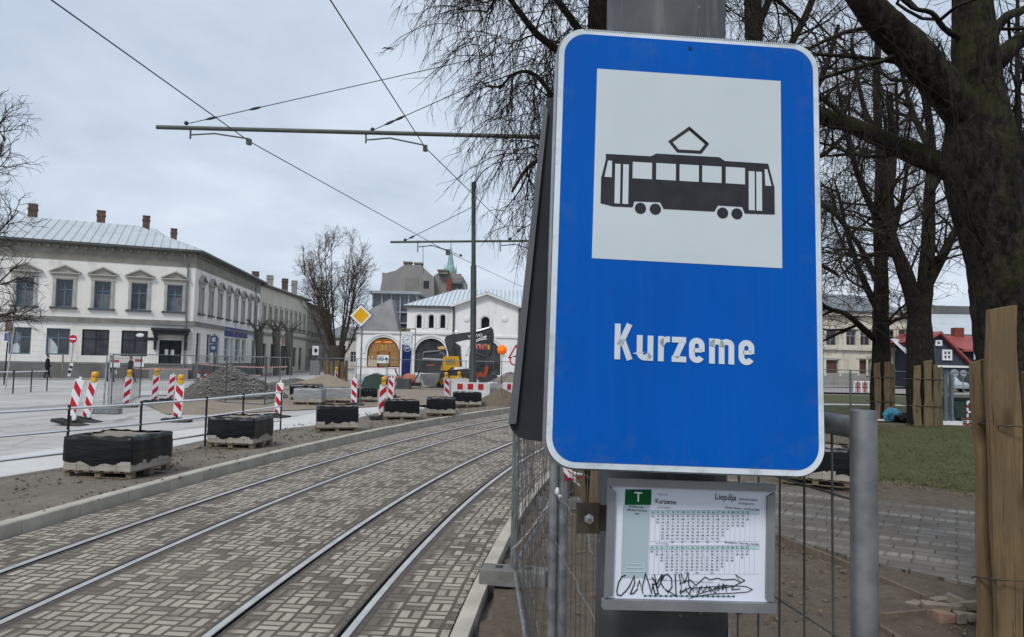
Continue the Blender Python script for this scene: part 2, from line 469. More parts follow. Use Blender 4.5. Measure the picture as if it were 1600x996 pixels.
# kerbs: one-metre stones with open joints
def kerb(name, R, width, z0, z1, side, RL=None, gap=.008, jit=.004, t0=TH0, t1=TH1):
    mb = MB(); rng = random.Random(5); st = 1.0 / R; th = t0
    while th < t1:
        a, b_ = th + gap / R / 2, th + st - gap / R / 2
        r0 = R + rng.uniform(-jit, jit); dz = rng.uniform(-jit, jit); ch = .014
        sec = [(0, z0), (0, z1 - ch), (ch, z1), (width, z1), (width, z0)]
        vs = []
        for q in (a, b_):
            for x, z in sec:
                rr = (RL(q) if RL else R) + (r0 - R)
                p = arcpt(rr + side * x, q); vs.append((p.x, p.y, z + dz))
        fs = [(i, i + 1, i + 6, i + 5) for i in range(4)] + [(0, 1, 2, 3, 4), (5, 6, 7, 8, 9)]
        if side > 0: fs = [f[::-1] for f in fs]
        mb.add(vs, fs); th += st
    return structure(mb.build(name, KERBM))
RLf = lambda th: 74.42 + 0.020 * (ACY + 74 * sin(th))
kerb('kerb_left', 74.42, .16, -.1, .15, 1, RLf)
kerb('kerb_right', RK_R + .14, .14, -.1, .035, -1)

# verge of trodden dirt between the kerb and the road
road_px = [(0, 747), (95, 732), (266, 700), (322, 688), (438, 671.5), (492, 665.5), (561, 653), (588, 646), (674, 638)]
edge = [G(x, y, .10) for x, y in road_px]
edge = [Vector((-9.3, 3.5, 0)), Vector((-8.6, 8.0, 0))] + [Vector((e.x, e.y, 0)) for e in edge]
ths = [TH0 + .02 + i * .012 for i in range(52)]
kin = [arcpt(RLf(t) + .155, t) for t in ths]
kin = [k for k in kin if k.y < 37]
def verge():
    # lofted strip, gently bumpy
    mb = MB(); m = 22; n = 90; rng = random.Random(2); vs = []
    def samp(pl, t):
        seg = [0]
        for i in range(len(pl) - 1): seg.append(seg[-1] + (pl[i + 1] - pl[i]).length)
        d = t * seg[-1]
        for i in range(len(pl) - 1):
            if d <= seg[i + 1] + 1e-9:
                return pl[i].lerp(pl[i + 1], (d - seg[i]) / (seg[i + 1] - seg[i]))
        return pl[-1]
    e2 = [Vector((-9.8, -8, 0))] + edge + [Vector((-1.5, 33.5, 0)), Vector((0.8, 38, 0))]
    for i in range(n + 1):
        y = -6 + i * (42.5) / n
        # intersection by y
        def at(pl):
            for a, b_ in zip(pl, pl[1:]):
                if a.y <= y <= b_.y: return a.lerp(b_, (y - a.y) / max(1e-6, b_.y - a.y)).x
            return pl[-1].x if y > pl[-1].y else pl[0].x
        xa, xb = at(e2), at(kin)
        for j in range(m + 1):
            t = j / m; x = xa + (xb - xa) * t
            ed = min(t, 1 - t)
            z = .115 + (.018 * (1 - t)) * 0 + min(1, ed * 8) * (.02 * sin(x * 2.3 + y * .9) + .018 * sin(y * 2.1 - x * 3.7) + rng.uniform(-.008, .008))
            vs.append((x, y, z))
    fs = [(i * (m + 1) + j, i * (m + 1) + j + 1, (i + 1) * (m + 1) + j + 1, (i + 1) * (m + 1) + j) for i in range(n) for j in range(m)]
    mb.add(vs, fs, 0, True)
    o = mb.build('verge_ground', VERGE); structure(o)
verge()
# road left of the verge, pale strip along its edge
e_out = [Vector((-9.8, -8, 0))] + edge + [Vector((-1.5, 33.5, 0))]
def offs(pl, d):
    out = []
    for i, p in enumerate(pl):
        t = (pl[min(i + 1, len(pl) - 1)] - pl[max(i - 1, 0)]).normalized()
        out.append(p + Vector((-t.y, t.x, 0)) * d)
    return out
strip_in = offs(e_out[:-1], -.02); strip_out = offs(e_out[:-1], 2.0)
mb = MB(); n = len(strip_in)
zt = lambda i: .112
mb.add([(p.x, p.y, .116) for p in strip_in] + [(p.x, p.y, .116) for p in strip_out], [(i, i + 1, i + 1 + n, i + n) for i in range(n - 1)])
mb.add([(p.x, p.y, .116) for p in strip_in] + [(p.x, p.y, -.1) for p in strip_in], [(i, i + n, i + 1 + n, i + 1) for i in range(n - 1)])
structure(mb.build('pavement_strip', SLAB))
road_poly = [(p.x, p.y) for p in offs(e_out[:-1], .25)] + [(-9, 40), (-13, 62), (-14, 140), (-31, 140), (-24.2, 58), (-46, 49.0), (-80, 45), (-80, -8)]
poly_sheet('road', road_poly, .10, ROAD)
# footway along the corner building
# ------------------------------------------------------------------ the stop sign
def Rm(a, b, c):
    return (Matrix.Rotation(a, 4, 'Z') @ Matrix.Rotation(b, 4, 'X') @ Matrix.Rotation(c, 4, 'Y'))
SG = Matrix.Translation((0.287, 1.1991, 2.2956)) @ Rm(0.061, -0.0744, 0.0244)
SW, SH = 0.45, 0.7331
def sheeting(name, c, c2, peel=None, rough=.38, scr=True, spec=.15):
    m, N, b = new_mat(name); b.inputs['Roughness'].default_value = rough; b.inputs['Specular IOR Level'].default_value = spec
    v = N.n('ShaderNodeTexCoord').outputs['Object']
    col = N.mix(N.ramp(N.noise(v, 4, 3), .35, .65), c, c2)
    if scr:
        mp = N.n('ShaderNodeMapping'); mp.inputs['Scale'].default_value = (22, 1, 9); mp.inputs['Rotation'].default_value = (0, .6, 0); N.l(v, mp.inputs['Vector'])
        s1 = N.ramp(N.noise(mp.outputs[0], 1.2, 6, .72), .73, .78)
        mp2 = N.n('ShaderNodeMapping'); mp2.inputs['Scale'].default_value = (60, 1, 4); N.l(v, mp2.inputs['Vector'])
        s2 = N.ramp(N.noise(mp2.outputs[0], 1, 4, .6), .45, .75)
        col = N.mix(N.math('MULTIPLY', s2, .008), col, (.5, .55, .6)); col = N.mix(N.math('MULTIPLY', s1, .6), col, (.62, .70, .78)); sz_ = N.n('ShaderNodeSeparateXYZ'); N.l(v, sz_.inputs[0]); ex_ = N.math('MAXIMUM', N.math('ABSOLUTE', N.math('DIVIDE', sz_.outputs[0], .225)), N.math('ABSOLUTE', N.math('DIVIDE', sz_.outputs[2], .366))); grime = N.math('MULTIPLY', N.ramp(ex_, .80, 1.0), N.ramp(N.noise(v, 30, 6, .7), .50, .70)); col = N.mix(N.math('MULTIPLY', grime, .35), col, (.10, .12, .13))
    if peel:
        f = N.ramp(N.noise(v, 170, 4, .75), .62, .66); col = N.mix(N.math('MULTIPLY', f, peel[1]), col, peel[0])
    N.l(col, b.inputs['Base Color'])
    vo = N.n('ShaderNodeTexVoronoi'); vo.inputs['Scale'].default_value = 320; vo.inputs['Randomness'].default_value = .15; N.l(v, vo.inputs['Vector'])
    N.l(N.bump(vo.outputs['Distance'], .10, .0006), b.inputs['Normal'])
    return m
BLUE = sheeting('blue_reflective_sheet', (.0, .094, .44), (.0, .082, .395), rough=.55, spec=.08)
WHT = sheeting('white_reflective_sheet', (.55, .61, .64), (.50, .56, .59), rough=.4, scr=False)
BORD = sheeting('white_sign_border', (.68, .74, .79), (.50, .56, .60), rough=.4, scr=True)
LETT = sheeting('peeling_white_lettering', (.62, .68, .73), (.55, .61, .66), peel=((.30, .36, .43), .15), rough=.45, scr=False)
INK = mat('matt_black_foil', (.022, .023, .028), (.032, .033, .038), 30, .5)
GREYBACK = mat('dark_grey_sign_back', (.030, .034, .041), (.044, .048, .056), 5, .5, .2, .05, 40, .002, rough2=.4)
FLANGE = mat('aluminium_sign_edge', (.36, .38, .40), (.25, .26, .27), 12, .4, .8)

sr = thing('tram_stop_sign', 'large blue tram stop sign with a white tram pictogram panel, lettered Kurzeme', 'stop sign', SG.translation)
pl = MB()
outer = rrect(SW, SH, .047, 10); nO = len(outer)
fd = .034
pl.prism(outer, SG, .0, .0025, 0)
# rolled flange round the edge
A0 = [SG @ Vector((x, .0, z)) for x, z in outer]; A1 = [SG @ Vector((x * 1.006, .004, z * 1.004)) for x, z in outer]
A2 = [SG @ Vector((x * 1.006, fd, z * 1.004)) for x, z in outer]
inn = rrect(SW - .018, SH - .018, .04, 10); A3 = [SG @ Vector((x, fd, z)) for x, z in inn]
for a, b_ in ((A0, A1), (A1, A2), (A2, A3)):
    pl.add(a + b_, [(i, (i + 1) % nO, (i + 1) % nO + nO, i + nO) for i in range(nO)], 1)
pl.build('sign_plate', [GREYBACK, FLANGE], sr)
b1 = MB(); b1.prism(rrect(SW - .002, SH - .002, .046, 10), SG, -.0006, .0, 0); b1.build('white_border', BORD, sr)
b2 = MB(); b2.prism(rrect(SW - .021, SH - .021, .038, 10), SG, -.0012, -.0006, 0); b2.build('blue_field', BLUE, sr)
b3 = MB(); b3.prism([(-.1593, -.03), (.157, -.03), (.1573, .2954), (-.1585, .2954)], SG, -.0018, -.0012, 0); panel = b3.build('white_panel', WHT, sr)
tr = MB()
body = [(-.1474, .0605), (-.1474, .1055), (-.1403, .1375), (-.1405, .1472), (-.0651, .1477), (-.0561, .1530), (.0510, .1534), (.0602, .1474), (.1343, .1472), (.1448, .1066), (.1450, .0607), (.0940, .0590), (.0895, .0700), (.0487, .0702), (.0426, .0594), (-.0425, .0590), (-.0486, .0700), (-.0916, .0690), (-.0942, .0588), (-.1261, .0583)]
body = [(-.1474, .0625), (-.1474, .1055), (-.1403, .1375), (-.1405, .1472), (-.0651, .1477), (-.0561, .1530), (.0510, .1534), (.0602, .1474), (.1343, .1472), (.1448, .1066), (.1450, .0615), (.1440, .0602)] + body[11:]
tr.prism(body[::-1], SG, -.0024, -.0018, 0)
ribbon(tr, [(-.0005, .2005), (.0300, .1753), (.0190, .1602), (-.0194, .1598), (-.0325, .1751), (-.0005, .2005), (.0298, .1755)], .0052, SG, -.0024, -.0018)
for wx in (-.0811, -.0562, .0567, .0808):
    tr.prism([(wx + .0094 * cos(2 * pi * i / 28), .0578 + .0094 * sin(2 * pi * i / 28)) for i in range(28)], SG, -.0024, -.0018, 0)
tp = tr.build('tram_pictogram', INK, sr)
wd = MB()
for q in ([(-.1367, .1357), (-.1300, .1357), (-.1299, .1076), (-.1419, .1076)], [(-.1246, .1310), (-.1156, .1310), (-.1155, .0635), (-.1245, .0635)], [(-.1112, .1310), (-.1018, .1310), (-.1018, .0635), (-.1112, .0635)],
          [(-.0953, .1361), (-.0629, .1361), (-.0629, .1080), (-.0953, .1080)], [(-.0557, .1365), (-.0228, .1365), (-.0228, .1083), (-.0557, .1083)], [(-.0164, .1368), (.0160, .1368), (.0160, .1083), (-.0164, .1083)],
          [(.0219, .1369), (.0545, .1369), (.0545, .1086), (.0219, .1086)], [(.0617, .1372), (.0943, .1372), (.0943, .1088), (.0617, .1088)], [(.1007, .1322), (.1108, .1322), (.1108, .0652), (.1007, .0652)],
          [(.1137, .1321), (.1232, .1321), (.1232, .0650), (.1137, .0650)], [(.1279, .1372), (.1325, .1372), (.1395, .1087), (.1291, .1087)]):
    wd.prism(q, SG, -.0029, -.0024, 0)
wd.build('pictogram_windows', WHT, tp)
# lettering, narrow traffic-sign letters drawn as strokes
lt = MB(); bz = -.1925; xh = .0405; cap = .0575; wS = .0092; h2 = wS / 2
def st(pts, w=wS): ribbon(lt, pts, w, SG, -.0026, -.0012)
def K(x0, x1):
    st([(x0 + h2, bz), (x0 + h2, bz + cap)]); st([(x0 + wS * .9, bz + .0225), (x1 - .0062, bz + cap)]); st([(x0 + wS * 1.35, bz + .0325), (x1 - .0052, bz)])
def u_(x0, x1):
    st([(x0 + h2, bz + xh), (x0 + h2, bz + .0125)] + arc(x0 + h2 + .0085, bz + .0125, .0085, .0125 - h2, 180, 270, 6) + [(x1 - wS - .003, bz + h2), (x1 - h2, bz + .010)]); st([(x1 - h2, bz), (x1 - h2, bz + xh)])
def r_(x0, x1):
    st([(x0 + h2, bz), (x0 + h2, bz + xh)]); st([(x0 + h2, bz + xh - .014)] + arc(x1 - .003, bz + xh - .0165, .0108, .0165 - h2, 165, 92, 6) + [(x1, bz + xh - h2)])
def z_(x0, x1):
    st([(x0, bz + xh - h2), (x1 - .0005, bz + xh - h2)]); st([(x0, bz + h2), (x1, bz + h2)]); st([(x1 - .0060, bz + xh - wS * .8), (x0 + .0060, bz + wS * .8)], wS * 1.05)
def e_(x0, x1):
    cx = (x0 + x1) / 2; rx = (x1 - x0) / 2 - h2; mid = bz + xh * .5
    st([(x0 + wS * .8, mid), (x1 - h2, mid)], wS * .72)
    st([(x1 - h2, mid - .002)] + [(x1 - h2, bz + xh - rx - h2 - .001)] + arc(cx, bz + xh - rx - h2, rx, rx, 0, 180, 10) + arc(cx, bz + rx + h2, rx, rx, 180, 335, 10))
def m_(x0, x1):
    xm = (x0 + x1) / 2
    st([(x0 + h2, bz), (x0 + h2, bz + xh)])
    for a, b_ in ((x0 + h2, xm), (xm, x1 - h2)):
        r = (b_ - a) / 2
        st([(a, bz + xh - .014)] + arc(a + r, bz + xh - r * .8 - h2, r, r * .8, 150, 0, 8) + [(b_, bz)])
K(-.1192, -.0893); u_(-.0832, -.0565); r_(-.0486, -.0295); z_(-.0262, -.0026); e_(.0020, .0272); m_(.0349, .0759); e_(.0833, .1090)
lt.build('lettering', LETT, sr)
rv = MB()
rv.prism([(.003 * cos(2 * pi * i / 12), .343 + .003 * sin(2 * pi * i / 12)) for i in range(12)], SG, -.0026, -.0012, 0)
rv.build('rivet', INK, sr)

pe = MB()
for i in range(104):
    x = -.183 + i * .00355; pe.prism([(x, SH / 2 - .0045), (x + .0016, SH / 2 - .0045), (x + .0016, SH / 2 - .0012), (x, SH / 2 - .0012)], SG, -.0009, -.0004, 0)
pe.build('edge_perforation', mat('perforated_edge_shadow', (.10, .105, .11)), sr)
# second sign, seen from behind, on the far side of the post
BW, BH = .45, .7331
BG = Matrix.Translation((0.2515, 1.525, 2.287)) @ Rm(-.02, 0.0, 0.091)
bs = thing('sign_seen_from_behind', 'dark grey back of a crooked sign plate on the far side of the post', 'sign back', BG.translation)
m_b = MB(); m_b.prism(rrect(BW, BH, .042, 10), BG, .006, .010, 0); m_b.build('sign_plate', GREYBACK, bs)
hz = BH / 2 - .028
EDGEG = mat('light_grey_sign_lip', (.12, .13, .145), (.16, .17, .185), 6, .45, .2)
for s in (-1, 1):
    fl = MB(); fl.prism([(s * BW / 2, -hz), (s * (BW / 2 - .016), -hz + .004), (s * (BW / 2 - .010), hz - .012), (s * BW / 2, hz)][::s], BG, -.006, .006, 0)
    fl.build('folded_lip', EDGEG, bs, bevel=.0015)

# steel post that carries the signs
def pole_mat():
    m, N, b = new_mat('weathered_grey_pole_paint'); b.inputs['Roughness'].default_value = .55
    v = N.n('ShaderNodeTexCoord').outputs['Object']
    c = N.mix(N.ramp(N.noise(v, 5, 6, .65), .35, .7), (.075, .078, .084), (.115, .118, .125))
    mp = N.n('ShaderNodeMapping'); mp.inputs['Scale'].default_value = (14, 14, 1.2); N.l(v, mp.inputs['Vector'])
    c = N.mix(N.math('MULTIPLY', N.ramp(N.noise(mp.outputs[0], 2, 6, .7), .52, .72), .5), c, (.23, .235, .235))
    vo = N.n('ShaderNodeTexVoronoi'); N.l(v, vo.inputs['Vector']); vo.inputs['Scale'].default_value = 45
    sp = N.math('MULTIPLY', N.math('LESS_THAN', vo.outputs['Distance'], .16), N.math('GREATER_THAN', N.noise(v, 9, 2), .56))
    c = N.mix(N.math('MULTIPLY', sp, .6), c, (.36, .37, .36))
    spz = N.n('ShaderNodeSeparateXYZ'); N.l(v, spz.inputs[0])
    low = N.ramp(N.math('ADD', spz.outputs[2], N.math('MULTIPLY', N.noise(v, 7, 5), .10)), 1.70, 1.78)
    c = N.mix(low, N.mix(N.noise(v, 20, 4), (.028, .033, .033), (.05, .054, .053)), c)
    N.l(c, b.inputs['Base Color']); N.l(N.bump(N.noise(v, 70, 5, .7), .12, .003), b.inputs['Normal'])
    return m
PX0, PY0 = 0.2815, 1.372
pr = thing('catenary_pole', 'thick weathered grey steel post carrying the blue tram stop sign', 'pole', (PX0, PY0, 0))
m_p = MB(); m_p.tube([(PX0, PY0, 0), (PX0, PY0, 1.2), (PX0, PY0, 1.58), (PX0, PY0, 2.75), (PX0, PY0, 8.6), (PX0, PY0, 10.2)], [.127, .124, .1190, .1105, .095, .09], 64); m_p.build('shaft', pole_mat(), pr)
STRAP = mat('rusty_zinc_strap', (.16, .12, .075), (.23, .20, .16), 30, .6, .4, .1, 80, .002)
for z in (2.06, 2.52): m_p = MB(); m_p.tube([(PX0, PY0, z - .014), (PX0, PY0, z + .014)], [.119, .118], 48); m_p.build('sign_clamp_band', STRAP, pr)
# torn sticker low on the post
stk = MB()
RED = mat('red_sticker_print', (.30, .02, .03), (.22, .02, .03), 20, .4)
def pol(a, z, r=.1222): return (PX0 + r * sin(a), PY0 - r * cos(a), z)
sa = [(.44, 1.620), (.66, 1.612), (.90, 1.618), (1.15, 1.635), (1.32, 1.655)]
sb = [(.44, 1.614), (.66, 1.585), (.90, 1.545), (1.15, 1.50), (1.32, 1.48)]
for i in range(4):
    stk.add([pol(*sa[i]), pol(*sa[i + 1]), pol(*sb[i + 1]), pol(*sb[i])], [(0, 3, 2, 1)], 0)
sc_ = [(.52, 1.608), (.66, 1.600), (.90, 1.605), (1.04, 1.613)]; sd_ = [(.56, 1.603), (.68, 1.592), (.86, 1.577), (.96, 1.582)]
for i in range(3):
    stk.add([pol(*sc_[i], .1226), pol(*sc_[i + 1], .1226), pol(*sd_[i + 1], .1226), pol(*sd_[i], .1226)], [(0, 3, 2, 1)], 1)
stk.build('torn_sticker', [mat('sticker_white', (.5, .5, .5), (.4, .4, .4), 30, .5), RED], pr)

# ------------------------------------------------------------------ timetable frame
TG = Matrix.Translation((0.3010, 1.2300, 1.8048)) @ Rm(.0772, -.0298, .0279)
TW, TH = .285, .2075
tt = thing('timetable_case', 'small grey metal case with a scribbled tram timetable below the blue sign', 'timetable', TG.translation)
CASE = mat('grey_timetable_case', (.23, .24, .25), (.30, .31, .32), 10, .5, .6, .05, 60, .001)
m_c = MB(); m_c.prism(rrect(TW - .006, TH - .004, .004, 3), TG, .004, .010, 0); m_c.build('back_panel', CASE, tt)
def tz(zx, zy): return ((zx - 645) / 1180 * TW, (490 - zy + (zx - 645) * .032) / 925 * TH)
m_c = MB()
hw, hh = TW / 2, TH / 2
m_c.prism([(-hw + .004, hh), (-hw + .004, hh - .0125), (hw - .001, hh - .0125), (hw - .001, hh)], TG, -.006, .004)
m_c.prism([(-hw - .002, -hh + .0150), (-hw - .002, -hh), (hw, -hh), (hw, -hh + .0150)], TG, -.010, .004)
for s in (-1, 1):
    a, b_ = s * (hw - .0015), s * (hw - .0145)
    m_c.prism([(a, -hh + .016), (b_, -hh + .021), (b_, hh - .021), (a, hh - .0135)][::s], TG, -.005, .0035)
m_c.build('frame', CASE, tt, bevel=.0012)
PAPER = mat('timetable_paper', (.70, .74, .84), (.66, .70, .80), 4, .6)
PGRN = mat('timetable_green_print', (.0, .085, .022)); PPALE = mat('timetable_pale_green_print', (.45, .60, .62)); PCOL = mat('timetable_column_print', (.38, .47, .52), (.36, .45, .50), 6, .6)
TINK = mat('timetable_black_print', (.03, .03, .035)); TBLU = mat('timetable_grey_print', (.13, .15, .20)); LINE = mat('timetable_rule_print', (.28, .32, .42))
def quadz(mb, x0, y0, x1, y1, d, mi=0):
    q = [tz(x0, y0), tz(x1, y0), tz(x1, y1), tz(x0, y1)]
    mb.add([TG @ Vector((x, d, z)) for x, z in q], [(0, 3, 2, 1)], mi)
pp = MB(); quadz(pp, 92, 62, 1222, 905, .002); paper = pp.build('paper_sheet', PAPER, tt)
pr_ = MB(); quadz(pr_, 172, 205, 357, 728, .0016, 0); quadz(pr_, 184, 93, 366, 205, .0014, 1); quadz(pr_, 362, 243, 1130, 272, .0015, 2); quadz(pr_, 362, 497, 1130, 524, .0015, 2)
pr_.build('coloured_print', [PCOL, PGRN, PPALE], paper)
ru = MB()
for (y0, y1) in ((243, 468), (497, 702)):
    for yy in (y0, y0 + 28, y1): quadz(ru, 362, yy - .8, 1132, yy + .8, .0012)
    for k in range(22):
        x = 362 + k * 35; quadz(ru, x - .7, y0, x + .7, y1, .0012)
ru.build('table_rules', LINE, paper)
SZ = TH / 925
def txt(mb, s, zx, zy, size, mi=0, align='LEFT', sx=1.0, bold=0.0, sp=1.0, shear=0.0, line=1.0):
    x, z = tz(zx, zy)
    sk = Matrix(((1, 0, 0, 0), (0, 1, 0, 0), (-.032 * .78, 0, 1, 0), (0, 0, 0, 1)))
    M = TG @ Matrix.Translation((x, .0010, z)) @ sk
    text_mesh(mb, s, M, size * SZ, mi, align, sx, sp, line, bold, shear)
tx = MB()
txt(tx, 'T', 275, 180, 98, 1, 'CENTER', 1.0, .01)
txt(tx, 'Kurzeme', 393, 192, 50, 0, sx=.86, bold=.006)
txt(tx, 'Liepāja', 808, 162, 62, 0, sx=.92, bold=.006, shear=.12)
txt(tx, 'Pietura: stop', 408, 131, 15, 2); txt(tx, 'Sabiedriskais', 977, 168, 31, 2, sx=.93); txt(tx, 'transports', 977, 198, 31, 2, sx=.93)
for i, s in enumerate(('Brīvības iela –', 'Mirdzas Kempes', 'iela')): txt(tx, s, 270, 226 + i * 24, 22, 0, 'CENTER', bold=.005)
txt(tx, 'no 01.10.2022', 410, 227, 17, 2); txt(tx, 'no 01.10.2022', 405, 484, 17, 2)
txt(tx, 'Darba dienas / working days', 1128, 243, 23, 0, 'RIGHT', bold=.004); txt(tx, 'Brīvdienas / Saturday, Sunday', 1128, 494, 22, 0, 'RIGHT', bold=.004)
txt(tx, 'Iespējamas izmaiņas kustības sarakstā svētku dienās. Papildu informācija pa tālruni', 330, 738, 17, 2, sx=.9)
tx.build('printed_text', [TINK, mat('timetable_white_letter', (.75, .78, .82)), TBLU], paper)
H1 = {4: '56', 5: '17 35 52', 6: '09 17 24 31 38 45 52 59', 7: '06 13 20 27 34 41 48 53', 8: '02 09 16 23 30 37 44 51 58', 9: '05 12 19 26 33 40 47 54', 10: '01 08 15 22 29 36 43 50 57', 11: '04 11 18 25 32 39 46 53', 12: '00 07 14 21 28 35 42 50 56', 13: '03 10 17 24 31 38 45 52 59', 14: '06 13 20 27 34 41 48 55', 15: '02 09 16 23 30 37 44 51 58', 16: '05 12 19 26 33 40 47 54', 17: '01 08 15 22 29 36 43 50 57', 18: '04 11 19 27 36 43 52', 19: '01 10 21 36 51', 20: '06 19 33 47', 21: '02 17 32 47', 22: '03 19 36 53', 23: '11 29'}
H2 = {4: '56', 5: '23 53', 6: '12 28 43 54', 7: '03 16 24 32 40 48 56', 8: '04 12 20 28 36 44 52', 9: '01 09 17 25 33 41 49 57', 10: '05 13 21 29 37 45 53', 11: '01 09 17 25 34 42 50 58', 12: '06 14 22 30 38 46 54', 13: '02 10 18 26 34 42 51 59', 14: '07 15 23 31 39 47 55', 15: '03 11 19 27 35 43 52', 16: '00 08 16 24 32 40 48 56', 17: '04 12 20 28 37 45 54', 18: '03 13 23 33 43 53', 19: '05 19 33 47', 20: '01 17 33 48', 21: '13 38', 22: '03 28 53', 23: '18 43'}
nm = MB()
for (H, y0, rowh) in ((H1, 243, 23.2), (H2, 497, 22.0)):
    for k, hr in enumerate(range(4, 24)):
        xc = 379.5 + k * 35
        txt(nm, str(hr), xc, y0 + 22, 23, 0, 'CENTER', bold=.012)
        for r, mm in enumerate(H[hr].split()): txt(nm, mm, xc, y0 + 48 + r * rowh, 20, 0, 'CENTER', bold=.008)
    txt(nm, '–', 379.5 + 20 * 35, y0 + 22, 23, 0, 'CENTER')
nm.build('printed_times', TINK, paper)
sc_m = MB(); IDM = TG
def rz(pts, w, mi=0, d=.0008): ribbon(sc_m, [tz(*p) for p in pts], w * SZ, TG, d - .0002, d, mi)
# line diagram and small tram outline
rz([(338, 852), (955, 860)], 4, 1)
for k in range(18):
    x = 340 + k * 36.2; rz([(x + 6 * cos(a), 852 + k * .46 + 6 * sin(a)) for a in [i * pi / 5 for i in range(11)]], 4, 1)
rz([(206, 682), (206, 628), (326, 628), (330, 682), (206, 682)], 4, 2); rz([(206, 652), (328, 652)], 4, 2); rz([(270, 616), (277, 608), (284, 616)], 3, 2)
# felt-pen scrawl
rz([(205, 706), (180, 715), (158, 755), (147, 815), (152, 845), (176, 850), (205, 822), (232, 785), (262, 712), (268, 760), (240, 838), (262, 835), (290, 800)], 8)
rz([(286, 790), (300, 745), (325, 838), (322, 780), (340, 695), (372, 790), (385, 838), (392, 770)], 8)
rz([(385, 720), (410, 760), (432, 838), (410, 842), (390, 770), (420, 770), (455, 700)], 9); rz([(400, 700), (425, 800), (468, 715)], 7)
rz([(470, 800), (445, 760), (455, 715), (490, 700), (520, 730), (525, 790), (500, 830), (470, 800), (555, 855), (545, 700)], 8)
rz([(572, 700), (590, 800), (585, 690), (612, 760), (635, 692), (640, 775), (652, 800)], 8); rz([(575, 770), (650, 740), (690, 780), (752, 722), (790, 742), (840, 730), (880, 742), (960, 738), (1000, 760), (965, 705), (1030, 748), (950, 790), (940, 812), (1000, 808)], 6)
sq = random.Random(4); pts = []
for i in range(58):
    t = i / 57; pts.append((590 + 330 * t + sq.uniform(-22, 22), (800 if i % 2 else 846) + sq.uniform(-16, 12) - 22 * t))
rz(pts, 5)
pts = [(580, 828), (640, 800), (760, 795), (900, 782), (1040, 790), (1085, 812), (1050, 830), (940, 838), (800, 842), (700, 858), (640, 876), (720, 838), (850, 800), (960, 790)]
rz(pts, 5)
sc_m.build('pen_scrawl_and_route_line', [mat('black_felt_pen', (.012, .012, .015)), mat('timetable_teal_print', (.01, .09, .08)), mat('timetable_white_print', (.62, .68, .72))], paper)
# clamp plate and bolt left of the case
BR = mat('brown_coated_bracket', (.085, .072, .055), (.14, .12, .09), 30, .55, .5, .2, 60, .002)
br = MB(); br.box((.1355, 1.262, 1.838), (.040, .004, .051), rz=.05); br.box((.190, 1.268, 1.838), (.085, .004, .044), rz=.05)
brk = br.build('clamp_bracket', BR, tt, bevel=.001)
bo = MB(); bo.tube([(.1365, 1.260, 1.838), (.1365, 1.256, 1.838)], .0085, 6); bo.tube([(.1365, 1.256, 1.838), (.1365, 1.243, 1.836)], .0042, 10)
bo.build('bolt', mat('bright_zinc_bolt', (.62, .63, .64), None, rough=.3, metal=1), brk)

# ------------------------------------------------------------------ near mesh fence
WIREM = mat('fence_wire', (.085, .085, .085), (.13, .125, .12), 20, .6, .4)
def fence_panel(A_, B_, h, label, z0=.12, tube=.021, vs=.09, hs=.25, wire=.0016, sag=0.0, seed=1, group=None, ends=(1, 1), rail_low=True, wn=5, cat='mesh fence', name='mesh_fence_panel'):
    A_ = Vector((A_[0], A_[1], 0)); B_ = Vector((B_[0], B_[1], 0)); L = (B_ - A_).length; u = (B_ - A_) / L; rng = random.Random(seed)
    r = thing(name, label, cat, (A_.x, A_.y, z0), group=group)
    f = MB()
    for k, p in enumerate((A_, B_)):
        if ends[k]: f.tube([p + Vector((0, 0, z0 - .1)), p + Vector((0, 0, h))], tube, 12 if tube > .018 and wn > 4 else 6)
    f.tube([A_ + Vector((0, 0, h - .03)), B_ + Vector((0, 0, h - .03))], tube * .9, 10 if wn > 4 else 6)
    if rail_low: f.tube([A_ + Vector((0, 0, z0 + .06)), B_ + Vector((0, 0, z0 + .06))], tube * .9, 10 if wn > 4 else 6)
    f.build('frame', ZINC, r)
    br = []
    n = int(L / vs)
    for i in range(1, n):
        b = A_ + u * (L * i / n); d = Vector((-u.y, u.x, 0)); a1, a2 = rng.uniform(-1, 1) * sag, rng.uniform(-1, 1) * sag
        zs = [z0 + .06, z0 + .06 + (h - z0) * .35, z0 + .06 + (h - z0) * .7, h - .03]
        br.append(([tuple(b + Vector((0, 0, zs[0]))), tuple(b + d * a1 + u * a2 * .4 + Vector((0, 0, zs[1]))), tuple(b + d * a2 + Vector((0, 0, zs[2]))), tuple(b + Vector((0, 0, zs[3])))], [wire] * 4))
    m_ = int((h - z0) / hs)
    for j in range(1, m_ + 1):
        z = z0 + .06 + (h - z0 - .09) * j / (m_ + .5)
        br.append(([tuple(A_ + u * (L * t) + Vector((0, 0, z + (rng.uniform(-1, 1) * sag if 0 < t < 1 else 0)))) for t in (0, .33, .67, 1)], [wire] * 4))
    V, Fq = tubes_np(br, wn); mesh_np('wire_mesh', V, Fq, WIREM, r)
    return r
FA = P(1350, 800, 1.235); FB = P(871, 860, 3.5); FC = P(805, 790, 7.0); FD = P(871, 770, 10.6)
pa = fence_panel((FB.x + .024, FB.y - .004), (FA.x, FA.y), 2.03, 'mesh fence panel running behind the post to the tall steel tube', z0=.1, tube=.0215, vs=.088, wire=.0023, seed=3, sag=.006)
fence_panel((FC.x + .01, FC.y - .06), (FB.x - .02, FB.y + .004), 2.0, 'buckled mesh fence panel beside the kerb and rails, left of the post', z0=.1, tube=.0215, vs=.078, wire=.0017, seed=4, sag=.06)
fence_panel((FD.x - .03, FD.y), (FC.x - .015, FC.y + .03), 2.0, 'mesh fence panel half hidden behind the crooked sign back', z0=.1, tube=.0215, vs=.1, wire=.0016, seed=5, sag=.02)
